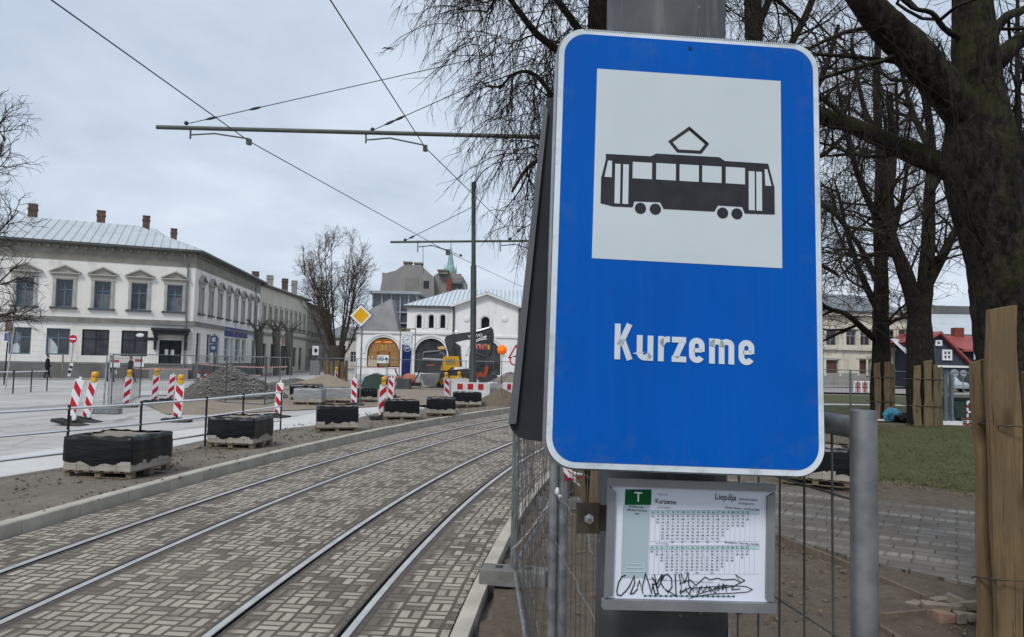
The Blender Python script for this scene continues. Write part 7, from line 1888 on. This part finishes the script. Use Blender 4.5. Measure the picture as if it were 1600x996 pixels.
for px in (694, 728):
    for s in (-1, 1):
        mb = MB(); c = E_(px, 595, s * .95); R_ = .55
        mb.tube([c + Vector((0, -.22, 0)), c + Vector((0, .22, 0))], R_, 20); wh = mb.build('wheel', RUB, ex, bevel=.05)
        mb = MB(); mb.tube([c + Vector((0, -.235, 0)), c + Vector((0, .235, 0))], .26, 14); mb.build('rim', YELX, wh)
mb = MB(); eprism(mb, [(746, 598), (749, 588), (757, 590), (765, 583), (776, 586), (783, 600)], -.6, .8); mb.build('grab_arms', BLKX, ex, bevel=.03)
# dozer blade / trough pieces in front
mb = MB(); mb.prism([(E_(q, r).x, E_(q, r).z) for q, r in ((662, 584), (692, 583), (690, 593), (684, 604), (668, 600))][::-1], Matrix.Translation((0, DE - 2.2, 0)), 0, 1.0)
tag(mb.build('digging_bucket', mat('worn_grey_bucket_steel', (.14, .145, .15), (.22, .225, .23), 1.5, .6, .3), bevel=.03), 'grey steel digging bucket lying before the excavator', 'bucket')
mb = MB(); c = E_(648, 591, -3); mb.sphere(c, .5, 12, 8, 0, (1.0, .6, .8)); mb.box(c + Vector((.1, 0, -.35)), (1.5, .6, .25), mi=1); mb.tube([c + Vector((-.6, 0, -.2)), c + Vector((-1.0, 0, .7))], .05, 6, mi=1); mb.tube([c + Vector((.5, 0, .1)), c + Vector((.9, 0, .9))], .05, 6, mi=1)
tag(mb.build('site_machine', [mat('salmon_machine_cover', (.48, .18, .12), (.4, .14, .1), 2, .6), DARKMETAL], bevel=.02), 'small salmon-red compactor machine with handles before the clock pillar', 'compactor')
# green trough / hoarding rolls by the sign post
mb = MB(); a, b_ = P(562, 606, 48), P(598, 606, 48); mb.prism([(a.x, .1), (b_.x, .1), (b_.x - .1, 1.0), (a.x + .9, 1.15), (a.x + .3, .9)], Matrix.Translation((0, 48, 0)), 0, 1.2)
tag(mb.build('site_skip', mat('dark_green_skip', (.035, .06, .052), (.05, .08, .07), 1, .6), bevel=.03), 'low dark green skip behind the priority road sign post', 'skip')
mb = MB(); a, b_ = P(603, 604, 49), P(640, 604, 49); mb.box(((a.x + b_.x) / 2, 49.4, .45), (b_.x - a.x, .9, .7)); mb.box(((a.x + b_.x) / 2 - .2, 49.3, .9), (b_.x - a.x - .6, .5, .12), mi=1)
tag(mb.build('pipe_crate', [mat('dark_grey_crate', (.05, .055, .06), (.08, .085, .09), 1, .7), mat('red_crate_lid', (.3, .1, .09))], bevel=.02), 'dark crate with a reddish board on it between the beacons and the clock pillar', 'crate')

# plastic barriers round the second catenary pole
WPL = mat('white_barrier_plastic', (.66, .66, .66), (.52, .51, .50), 2.5, .5); RPL = mat('red_barrier_plastic', (.42, .02, .03), (.34, .025, .03), 3, .45)
def barrier(W_, H_, T_, c, rz, label, red=3, slot=False):
    r = thing('plastic_barrier', label, 'barrier', c, rz, 'white plastic barriers')
    mb = MB(); ch = .09
    prof = [(-W_ / 2, .0), (W_ / 2, .0), (W_ / 2, H_ - ch), (W_ / 2 - ch, H_), (-W_ / 2 + ch, H_), (-W_ / 2, H_ - ch)]
    if slot:
        mb.box((0, 0, H_ - .14), (W_, T_, .28)); mb.box((0, 0, .09), (W_, T_, .18))
        for k in range(5): mb.box(((k / 4 - .5) * (W_ - .1), 0, H_ / 2), (.1, T_ * .9, H_ - .3))
    else: mb.prism(prof, I4, -T_ / 2, T_ / 2)
    for s in (-1, 1): mb.box((s * W_ * .3, 0, -.02), (.3, T_ * 2.2, .1))
    mb.build('barrier_body', WPL, r, local=True, bevel=.03)
    mb = MB()
    for k in range(red): x = (k - (red - 1) / 2) * W_ * .27; w_ = W_ * .14 if not slot else W_ * .09; mb.box((x, -T_ / 2 - .006, H_ - .19), (w_, .014, .26))
    mb.build('red_panels', RPL, r, local=True); return r
c = PX(735, 33.6, .13); barrier(1.75, .98, .3, (c.x, 33.6, .13), radians(-3), 'white plastic barrier with three red squares in front of the dark green pole')
c = PX(760, 33.9, .13); r_b = barrier(1.1, .98, .3, (c.x + .18, 34.2, .13), radians(72), 'white slotted plastic barrier standing end-on beside the red squares', 0, True)
c = PX(722, 36.6, .13); barrier(1.6, 1.05, .3, (c.x, 36.6, .13), radians(18), 'plain white plastic barrier behind the dark green pole', 0)
c = PX(797, 34.5, .13); barrier(1.25, .98, .3, (c.x + .25, 34.5, .13), radians(8), 'white plastic barrier with narrow red bars beside the grey sign back', 3, False)

# orange ball on a thin rod
D_ = 49; c = P(784.5, 547, D_); b = PX(783, D_, .1); t = thing('orange_warning_ball', 'bright orange round warning ball on a thin rod beside the excavator arm', 'warning ball', b)
mb = MB(); mb.tube([b, c], .022, 6); mb.build('rod', DARKMETAL, t)
mb = MB(); rng = random.Random(2)
mb.sphere(c, .30, 16, 10)
for k in range(10): a = 2 * pi * k / 10; mb.sphere(c + Vector((.22 * cos(a), -.06, .22 * sin(a))), .12, 8, 6)
mb.build('ball', mat('glowing_orange', (.92, .20, .015), (.80, .15, .012), 6, .5, emit=((1, .2, .02), .18)), t)  # faint emission added to the orange so the ball glows

# ------------------------------------------------------------------ far mesh fences round the site
GF = 'mesh fence panels round the building site'
def run(pts, labels, h=2.0, z0=.1, lean=0, seed=1, vs=.14, wire=.0032, tube=.026):
    for i, (a, b_) in enumerate(zip(pts, pts[1:])):
        fence_panel((a.x, a.y), (b_.x, b_.y), z0 + h, labels[i], z0=z0, tube=tube, vs=vs, hs=.33, wire=wire, seed=seed + i, wn=3, group=GF, name='site_fence_panel')
fp_ = [PX(161, 25.5), PX(172, 25.0), PX(230, 40), PX(296, 46), PX(352, 47)]
run([fp_[1], PX(218, 34.0), PX(303, 36.5)], ['site fence panel running back from the leaning twin posts at the left', 'site fence panel between the leaning beacons and the gravel heap'], seed=20)
run([PX(306, 36.5), PX(352, 31.0), PX(413, 30.2), PX(436, 33.5)], ['site fence panel at the left front of the gravel heap', 'site fence panel across the front of the gravel heap', 'short site fence panel at the right end of the gravel heap'], seed=30)
run([PX(306, 41.5), PX(372, 43), PX(452, 44)], ['site fence panel behind the left half of the gravel heap', 'site fence panel behind the right half of the gravel heap'], seed=40)
run([PX(494, 57), PX(518, 54.5), PX(556, 54), PX(603, 55)], ['site fence panel left of the boarded tree', 'site fence panel in front of the boarded tree', 'site fence panel right of the boarded tree'], seed=50)
run([PX(605, 50.5), PX(657, 49), PX(690, 49), PX(727, 49), PX(771, 48.6), PX(806, 50)], ['site fence panel before the warm lit arched window', 'site fence panel before the digging bucket', 'site fence panel before the yellow engine cover', 'site fence panel before the orange bucket', 'site fence panel beside the orange warning ball'], seed=60)
mb = MB(); p = P(160, 642, 24.8)
for a, b_ in (((161, 645, 24.6), (167.5, 555, 25.2)), ((168, 645, 24.4), (172.5, 553, 25.0))): mb.tube([P(*a), P(*b_)], .028, 8)
mb.box(PX(164, 24.5, .2), (1.0, .3, .16)); tag(mb.build('leaning_fence_posts', ZINC), 'two leaning grey fence posts in a rubber foot beside the leaning beacons', 'fence posts')
# red and white barrier tape strung on the fences
def tape(pts, sag, label, w_=.07):
    t = MB(); q = []
    for (a, b_) in zip(pts, pts[1:]):
        n = 14
        for i in range(n): u = i / n; q.append(a.lerp(b_, u) - Vector((0, 0, sag * 4 * u * (1 - u))))
    q.append(pts[-1]); L = 0
    for k, (a, b_) in enumerate(zip(q, q[1:])):
        m_ = 3
        for j in range(m_):
            c, d = a.lerp(b_, j / m_), a.lerp(b_, (j + 1) / m_); t.add([c - Vector((0, 0, w_ / 2)), d - Vector((0, 0, w_ / 2)), d + Vector((0, 0, w_ / 2)), c + Vector((0, 0, w_ / 2))], [(0, 1, 2, 3)], (k * m_ + j) % 2)
    tag(t.build('barrier_tape', [TAPEW, TAPER]), label, 'barrier tape')
tape([P(208, 575, 43), P(246, 576, 43.5), P(300, 577, 45)], .05, 'red and white barrier tape strung in front of the dark house door')
tape([P(322, 588, 35.5), P(350, 586.5, 36), P(408, 586.5, 36.5)], .06, 'red and white barrier tape low across the gravel heap')
tape([P(308, 568, 42), P(375, 573, 43), P(450, 573, 44)], .05, 'red and white barrier tape strung behind the gravel heap')
tape([P(545, 572, 54), P(600, 574.5, 55), P(625, 576, 55)], .04, 'red and white barrier tape below the warm lit arched window')
mb = MB(); 
for px, py, mi in ((180, 567, 0), (217, 566, 1)):
    c = P(px, py, 46.5); mb.box(c + Vector((0, 0, -.05)), (.62, .03, .5)); mb.box(c + Vector((0, -.02, .1)), (.5, .02, .16), mi=1)
    tag(mb.build('site_notice', [PAINTW, mat('dull_red_print', (.36, .06, .06))]), 'small white and red notice hung on the fence ' + ('behind the walking people' if mi == 0 else 'left of the dark house door'), 'notice'); mb = MB()
mb = MB(); c = PX(321, 36, .1); mb.bar((c.x - .45, 36, .75), (c.x + .1, 36, 1.25), .22, .05); mb.bar((c.x - .4, 36.05, .1), (c.x - .35, 36, 1.3), .2, .05)
tag(mb.build('tipped_beacon_board', STR[-1]), 'tipped striped board leaning at the left flank of the gravel heap', 'beacon')

# ------------------------------------------------------------------ overhead line
GRN = mat('dark_green_pole_paint', (.028, .038, .036), (.042, .054, .05), 3, .5)
ARMM = mat('green_grey_arm_paint', (.07, .085, .075), (.10, .115, .10), 3, .5); WIRE = mat('dark_overhead_wire', (.05, .055, .06), None, rough=.5, metal=.3)
def cat_pole(px, D, top_py, label, r0, r1):
    b = PX(px, D, .02); tp = P(px + 2, top_py, D); t = thing('catenary_pole', label, 'pole', b)
    mb = MB(); mb.tube([b, (b.x, b.y, 1.4), (b.x, b.y, 1.42), (b.x + (tp.x - b.x) * .5, D, tp.z * .62), (b.x + (tp.x - b.x) * .5, D, tp.z * .62 + .02), tp], [r0 * 1.25, r0 * 1.2, r0, r0 * .92, r1, r1], 16); mb.build('shaft', GRN, t); return t, b, tp
def arm(t, D, pa, pb, r, name='cross_arm'):
    mb = MB(); mb.tube([P(*pa, D), P(*pb, D)], r, 10); mb.build(name, ARMM, t)
def steady(t, D, p0, pts, clip, r):
    mb = MB(); a = P(*p0, D); mb.tube([a + Vector((0, 0, r * 1.5)), a - Vector((0, 0, .26 * D / 18))], r * .7, 6)
    mb.tube([P(*q, D - .05) for q in pts], r * .62, 6); c = P(*clip, D - .05); mb.box(c, (.10 * D / 18, .14, .14 * D / 18)); mb.tube([P(*pts[-1], D - .05), c], r * .5, 5)
    mb.build('steady_arm', ARMM, t)
def stay(t, pa, pb, r, ins=()):
    a, b_ = pa, pb; mb = MB(); mb.tube([a, b_], r, 5)
    for u in ins: c = a.lerp(b_, u); d = (b_ - a).normalized(); mb.tube([c - d * .16, c - d * .05, c + d * .05, c + d * .16], [r * 1.2, r * 3.2, r * 3.2, r * 1.2], 8)
    mb.sphere(a + Vector((0, 0, .02)), r * 5, 8, 6); mb.build('stay_wire', WIRE, t)
D1_ = 18.0
t, b, tp = cat_pole(884, D1_, 54, 'dark catenary pole hidden behind the blue sign with a long arm over both tracks', .13, .10)
arm(t, D1_, (245, 199), (905, 216), .055)
steady(t, D1_, (298, 201), [(299, 211), (335, 209), (388, 217)], (389, 222), .032)
steady(t, D1_, (572, 208), [(573, 219), (609, 216), (662, 227)], (664.5, 232), .032)
stay(t, P(291, 194, D1_), tp - Vector((0, 0, .1)), .011, (.18, .066)); stay(t, P(582, 204, D1_), tp - Vector((0, 0, .25)), .011, (.14, .09))
D2_ = 35.0
t, b, tp2 = cat_pole(738, D2_, 285, 'dark green catenary pole rising from the white and red plastic barrier', .15, .105)
arm(t, D2_, (610, 378.5), (842, 376.5), .055)
steady(t, D2_, (653, 378), [(654, 386), (676, 384), (698, 391)], (700, 394.5), .04)
steady(t, D2_, (782, 377), [(783, 384), (806, 382), (826, 389)], (828, 392), .04)
stay(t, P(633, 376, D2_), tp2 - Vector((0, 0, 1.2)), .016, (.1,)); stay(t, P(797, 374, D2_), P(842, 330, D2_), .016, (.3,))
zc = P(389, 222, D1_).z
def wz(px, py, z): 
    r = ray(px, py); return CAM + r * ((z - CAM.z) / r.z)
def owire(pts, r, label):
    mb = MB(); mb.tube(pts, r, 6); tag(mb.build('contact_wire', WIRE), label, 'overhead wire', 'overhead tram wires')
w1a, w1b, w1c, w1d = wz(80, 0, zc), P(389, 221, D1_ - .05), P(700, 394, D2_ - .05), P(812, 447, 52)
ext = lambda a, b_, d: a + (a - b_).normalized() * d
owire([ext(w1a, w1b, 12), w1a, w1b, w1c, w1d, w1d + Vector((9, 14, 0))], .012, 'overhead contact wire running from the upper left corner over the left track')
w2a, w2b, w2c = wz(516, 0, zc), P(664.5, 231, D1_ - .05), P(828, 391, D2_ - .05)
owire([ext(w2a, w2b, 12), w2a, w2b, w2c, w2c + Vector((7, 15, 0))], .012, 'overhead contact wire running down from the top centre over the right track')
mb = MB(); mb.tube([P(672, 383, 33), P(718, 399, 36.5)], .014, 5); mb.sphere(P(720, 399.5, 36.5), .07, 8, 6); tag(mb.build('feeder_wire', WIRE), 'short clamp wire linking the far arm to the overhead wire', 'overhead wire')

# bird
bd = MB(); c = P(606, 76, 40)
for s in (-1, 1): bd.add([c + Vector(v) for v in ((0, -.06, 0), (s * .16, -.05, .07), (s * .36, 0, -.03), (s * .15, .06, .04), (0, .07, .0))] + [c + Vector(v) for v in ((0, -.06, -.02), (s * .16, -.05, .05), (s * .36, 0, -.04), (s * .15, .06, .02), (0, .07, -.02))], [(0, 1, 2, 3, 4), (9, 8, 7, 6, 5), (0, 5, 6, 1), (1, 6, 7, 2), (2, 7, 8, 3), (3, 8, 9, 4)])
bd.sphere(c, .055, 10, 6, 0, (1, 2.6, .9)); tag(bd.build('gull', mat('dark_gull', (.12, .12, .13))), 'small dark gull gliding in the sky above the tram wires', 'bird')

# ------------------------------------------------------------------ people on the far pavement
SKIN = mat('skin', (.42, .26, .20)); COAT = [mat('black_coat', (.012, .012, .015)), mat('charcoal_coat', (.022, .022, .026)), mat('navy_black_coat', (.014, .016, .022))]
def person(p, h, yaw, coat, label, stride=.22, arms=((-.06, .06), (.06, -.06)), coatlen=.95, bag=False):
    r = thing('person', label, 'person', p, yaw); k = h / 1.75
    J = dict(pel=(0, 0, .93), ch=(0, -.01, 1.28), nk=(0, 0, 1.47), hd=(0, -.02, 1.56), top=(0, -.02, 1.70))
    v = []; e = []; rad = []
    def a_(co, rr, par=None):
        v.append(Vector(co) * k); rad.append(rr * k)
        if par is not None: e.append((par, len(v) - 1))
        return len(v) - 1
    pe = a_(J['pel'], .145); c1 = a_((0, 0, 1.12), .14, pe); c2 = a_((0, 0, 1.33), .155, c1); n = a_((0, 0, 1.46), .06, c2); h1 = a_((0, -.015, 1.55), .078, n); h2_ = a_((0, -.02, 1.64), .092, h1); a_((0, -.01, 1.72), .055, h2_)
    for s, (dy, dy2) in zip((-1, 1), arms):
        sh = a_((s * .17, 0, 1.38), .062, c2); el = a_((s * .23, dy, 1.10), .048, sh); wr = a_((s * .21, dy2 - .08, .88), .036, el); hn = a_((s * .21, dy2 - .11, .80), .034, wr)
    for s in (-1, 1):
        hp = a_((s * .09, 0, .86), .10, pe); kn = a_((s * .09, -s * stride * .5 - .03, .48), .068, hp); an = a_((s * .09, -s * stride, .09), .048, kn); a_((s * .09, -s * stride - .14, .04), .04, an)
    me = bpy.data.meshes.new('body'); me.from_pydata(v, e, []); o = bpy.data.objects.new('body', me); COL.objects.link(o)
    sk = o.modifiers.new('skin', 'SKIN'); lay = me.skin_vertices[0].data
    for i, rr in enumerate(rad): lay[i].radius = (rr, rr); lay[i].use_root = (i == 0)
    o.modifiers.new('sub', 'SUBSURF').levels = 1; o.modifiers['sub'].render_levels = 1
    dg = bpy.context.evaluated_depsgraph_get(); dg.update(); m2 = bpy.data.meshes.new_from_object(o.evaluated_get(dg))
    bpy.data.objects.remove(o); o = bpy.data.objects.new('body', m2); COL.objects.link(o); o.parent = r
    m2.materials.clear(); m2.materials.append(coat); m2.materials.append(SKIN)
    for pl in m2.polygons:
        cc = pl.center / k; pl.use_smooth = True
        if cc.z > 1.48 or (cc.z < .86 and abs(cc.x) > .165): pl.material_index = 1
    mb = MB(); n_ = 14
    def ring(z, rx, ry): return [Vector((rx * cos(2 * pi * i / n_), ry * sin(2 * pi * i / n_), z)) * k for i in range(n_)]
    rs = [ring(1.40, .19, .13), ring(1.2, .185, .145), ring(.95, .19, .16), ring(coatlen - .2 if coatlen > .9 else .8, .20, .18)]
    for q0, q1 in zip(rs, rs[1:]): mb.add(q0 + q1, [(i, (i + 1) % n_, (i + 1) % n_ + n_, i + n_) for i in range(n_)], 0, True)
    mb.build('coat', coat, r, local=True)
    mb = MB(); mb.sphere(Vector((0, .01, 1.66)) * k, .098 * k, 12, 8, 0, (.9, 1.0, .9)); mb.build('hair', mat('dark_hair', (.02, .016, .013)), r, local=True)
    mb = MB(); hz = Vector((0, -.105, 1.60)) * k
    mb.box(hz + Vector((0, -.012, -.01)) * k, (.022 * k, .03 * k, .04 * k))
    for s in (-1, 1): mb.sphere(hz + Vector((s * .034, .008, .025)) * k, .011 * k, 6, 4, 1); mb.sphere(Vector((s * .095, -.01, 1.60)) * k, .025 * k, 6, 4, 0, (.4, .8, 1.3))
    mb.box(hz + Vector((0, .004, -.052)) * k, (.045 * k, .012 * k, .008 * k), mi=2); mb.build('face', [SKIN, mat('dark_eye', (.01, .01, .01)), mat('lip', (.3, .12, .1))], r, local=True)
    if bag: mb = MB(); mb.box(Vector((.24, -.15, .66)) * k, (.06, .22, .28)); mb.build('pale_bag', PAINTW, r, local=True, bevel=.02)
p = PX(73, 54.2, .17); person(p, 1.76, radians(110), COAT[0], 'person in a long black coat walking by the plinth of the corner house', .16, ((-.10, -.22), (.02, -.06)), .72)
p = PX(172, 51.2, .10); person(p, 1.84, radians(75), COAT[2], 'person in dark clothes with a pale bag in the hand, walking left of another', .16, bag=True)
p = PX(203, 51.5, .10); person(p, 1.84, radians(70), COAT[1], 'person in a dark coat striding behind the small-lamp striped beacon', .34, ((-.12, .1), (.16, -.16)))

# ------------------------------------------------------------------ pollards and advert pillar before the row houses
for i, (px, D, top, lab) in enumerate(((405, 74, 518, 'knobbly pollard trunk at the joint of the pale corner house and the cream house'), (432, 78, 518, 'middle knobbly pollard trunk before the cream row house'), (452, 82, 519, 'knobbly pollard trunk before the right end of the cream row house'))):
    b = PX(px, D, .1); t = thing('pollard_tree', lab, 'tree', b, group='pollards before the row houses'); T = Tree(80 + i)
    tp = P(px, top, D); T.limb([b, b.lerp(tp, .4), b.lerp(tp, .8), tp], .34, .46); rng = random.Random(i)
    for k in range(7):
        a = rng.uniform(0, 6.28); d = Vector((cos(a), sin(a) * .6, .75)); T.limb([tp - Vector((0, 0, .2)), tp + d * .6, tp + d * 1.2 + Vector((rng.uniform(-.4, .4), 0, .25))], .15, .04, [dict(n=5, L=.8, r=.02, seg=3, jit=.2, ang=(25, 60))])
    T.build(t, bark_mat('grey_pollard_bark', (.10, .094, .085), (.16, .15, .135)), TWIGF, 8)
D_ = 84; b = PX(492, D_, .1); t = thing('advert_pillar', 'grey stone pillar with a white poster at the end of the old street', 'pillar', b)
mb = MB(); c = P(492, 578, D_); zt = P(492, 563, D_).z; mb.box((b.x, D_, zt / 2), (1.0, .8, zt)); mb.build('pedestal', mat('grey_pedestal', (.19, .19, .185), (.26, .255, .25), 1, .9), t)
c = P(493, 548, D_); mb = MB(); mb.box((b.x + .1, D_, zt + .15), (2.0, .9, .25)); mb.box((b.x - .6, D_ + .2, zt + .8), (.3, .3, 1.1)); mb.box((b.x + .8, D_ + .2, zt + .8), (.3, .3, 1.1)); mb.build('ledge', mat('dark_ledge', (.06, .06, .065)), t)
mb = MB(); mb.box(c, (.72, .08, 1.05)); po = mb.build('poster', PAINTW, t); mb = MB(); mb.sphere(c + Vector((.05, -.05, 0)), .2, 10, 6, 0, (1, .1, 1.3)); mb.build('poster_print', FRAMEDK, po)

# ------------------------------------------------------------------ park side: bag, bin, barrier, far fence, cars
D_ = 29.5; c = PX(1394, D_, .06); t = MB(); rng = random.Random(4)
def lump(mb, c, r, sc, mi, seed):
    rng = random.Random(seed); n, m = 16, 10; vs = []; ph = [rng.uniform(0, 6) for _ in range(6)]
    for i in range(m + 1):
        for j in range(n):
            p_, th = pi * i / m, 2 * pi * j / n; q = r * (1 + .18 * sin(3 * th + ph[0]) * sin(2 * p_) + .12 * sin(5 * th + ph[1] + p_ * 3) + rng.uniform(-.05, .05))
            vs.append(Vector(c) + Vector((q * sc[0] * sin(p_) * cos(th), q * sc[1] * sin(p_) * sin(th), max(-.02, q * sc[2] * cos(p_) + r * sc[2] * .75))))
    mb.add(vs, [(i * n + j, (i + 1) * n + j, (i + 1) * n + (j + 1) % n, i * n + (j + 1) % n) for i in range(m) for j in range(n)], mi, False)
lump(t, c, .34, (1.0, .7, .8), 0, 3); tag(t.build('rubbish_bag', mat('bright_blue_bag', (.04, .17, .28), (.06, .24, .36), 5, .35)), 'crumpled bright blue plastic bag on the lawn edge between two boarded trees', 'bag')
t = MB(); c = PX(1413, 29.2, .06); lump(t, c, .34, (1.3, .7, .5), 0, 5); tag(t.build('rubbish_bag', FILM), 'black rubbish bag slumped beside the bright blue bag', 'bag')
D_ = 29.5; x0_, x1_ = PX(1491, D_).x, PX(1540, D_).x; zt = P(1510, 622, D_).z; t = thing('waste_container', 'dark green wheeled waste container with a flat lid beside the far fence', 'container', ((x0_ + x1_) / 2, D_, .03))
W_ = x1_ - x0_; cx = (x0_ + x1_) / 2; GC = mat('dark_green_container', (.025, .045, .042), (.035, .06, .055), 2, .5)
mb = MB(); mb.prism([(-W_ / 2 + .12, .2 - zt), (W_ / 2 - .12, .2 - zt), (W_ / 2, -.08), (-W_ / 2, -.08)], Matrix.Translation((cx, D_, zt)), 0, .9); mb.build('container_body', GC, t, bevel=.03)
mb = MB(); mb.box((cx, D_ + .45, zt - .03), (W_ + .12, 1.05, .09)); mb.build('lid', mat('black_green_lid', (.015, .025, .024)), t, bevel=.03)
for s in (-1, 1):
    mb = MB(); mb.tube([(cx + s * (W_ / 2 - .25), D_ + .1, .12), (cx + s * (W_ / 2 - .25), D_ + .18, .12)], .1, 12); mb.build('wheel', RUB, t)
mb = MB(); mb.box((cx - W_ / 2 - .05, D_ + .2, zt - .35), (.10, .12, .2)); mb.build('side_grip', DARKMETAL, t)
D_ = 27.5; b = PX(1512, D_, .03); t = thing('striped_hurdle', 'small red and white striped hurdle in front of the green waste container', 'hurdle', b)
mb = MB(); zt = P(1512, 628, D_).z; k = 8
for i in range(k): mb.box((b.x, D_, .03 + (zt - .03) * (i + .5) / k), (.05, .05, (zt - .03) / k), mi=i % 2)
mb.build('post', [RPL, PAINTW], t); mb = MB(); mb.box((b.x + 1.5, D_, zt / 2), (.05, .05, zt), mi=0); mb.build('post', [RPL, PAINTW], t)
mb = MB()
for zz in (zt, zt * .60):
    for i in range(12): mb.box((b.x + 1.5 * (i + .5) / 12, D_ - .004, zz), (1.5 / 12, .06, .07), mi=(i % 4 == 3) * 1)
mb.build('rails', [PAINTW, RPL], t)
run([PX(1481, 28.2), PX(1330, 37.0)], ['site fence panel at the far side of the lawn behind the boarded trees'], z0=.03, seed=80, vs=.22); run([PX(1484, 28.2), PX(1560, 29.0)], ['site fence panel before the green waste container'], z0=.03, seed=81, vs=.22)
run([PX(1328, 38), PX(1262, 40)], ['site fence panel at the far side of the park beside the blue sign edge'], z0=.03, seed=82, vs=.22)
mb = MB(); p = PX(1482, 28.1, .03); mb.bar((p.x - .12, 28.1, .03), (p.x - .12, 28.1, 1.95), .09); mb.bar((p.x + .14, 28.1, .03), (p.x + .14, 28.1, 1.95), .09); mb.box((p.x, 28.1, .1), (.9, .3, .14), mi=1); tag(mb.build('twin_fence_posts', [mat('blue_grey_post', (.10, .12, .145), (.14, .16, .185), 2, .5), PAINTW]), 'thick blue-grey twin fence posts beside the green waste container', 'fence posts')
for px, r, lab in ((1491, .36, 'round sign back before the dark timber house, the left of two'), (1505, .30, 'round sign back before the dark timber house, nearest the red eave')):
    D_ = 66; b = PX(px, D_, .03); c = P(px, 583.5, D_); t = thing('round_sign', lab, 'road sign', b); mb = MB(); mb.tube([b, c], .035, 6); mb.build('post', ZINC, t); mb = MB(); mb.tube([c + Vector((0, -.06, 0)), c + Vector((0, -.03, 0))], r, 20); mb.build('disc', mat('grey_sign_disc', (.22, .24, .26), (.3, .32, .34), 2, .5), t)
# cars at the far street
def car(px, D, rz, col, label, z=.03):
    b = PX(px, D, z); t = thing('parked_car', label, 'car', b, rz)
    prof = [(-2.1, .35), (-2.15, .75), (-1.95, .92), (-1.1, 1.0), (-.55, 1.45), (.85, 1.47), (1.55, 1.02), (2.05, .9), (2.12, .45), (2.0, .32)]
    mb = MB(); mb.prism(prof, I4, -.85, .85); mb.build('body', col, t, local=True, bevel=.08, bev_seg=3)
    for s in (-1, 1):
        for q in ([(-1.0, 1.02), (-.52, 1.38), (.1, 1.40), (.1, 1.02)], [(.18, 1.02), (.18, 1.40), (.82, 1.39), (1.4, 1.03)]):
            mb = MB(); mb.prism(q, I4, s * .86, s * .852); mb.build('window', GLASSD, t, local=True)
    for x in (-1.3, 1.3):
        for s in (-1, 1):
            mb = MB(); mb.tube([(x, s * .68, .32), (x, s * .88, .32)], .32, 18); w_ = mb.build('wheel', RUB, t, local=True); mb = MB(); mb.tube([(x, s * .87, .32), (x, s * .89, .32)], .2, 12); mb.build('rim', ZINC, w_, local=True)
car(1475, 71, radians(100), mat('silver_car_paint', (.42, .46, .48), (.38, .42, .44), 1, .3, .3), 'silver car parked before the dark timber house')
car(1506, 73, radians(15), mat('dark_car_paint', (.03, .032, .036), None, rough=.25), 'dark car parked between the round signs and the red eave')
mb = MB(); p0, p1 = PX(1335, 64, .03), PX(1368, 64, .03)
for k in range(7):
    x = p0.x + (p1.x - p0.x) * k / 6; mb.box((x, 64, .5), (.10, .06, 1.0), mi=k % 2)
mb.box(((p0.x + p1.x) / 2, 64, .95), (p1.x - p0.x, .05, .12)); tag(mb.build('striped_fence', [PAINTW, RPL]), 'low red and white striped hurdle before the peeling cream building', 'hurdle')
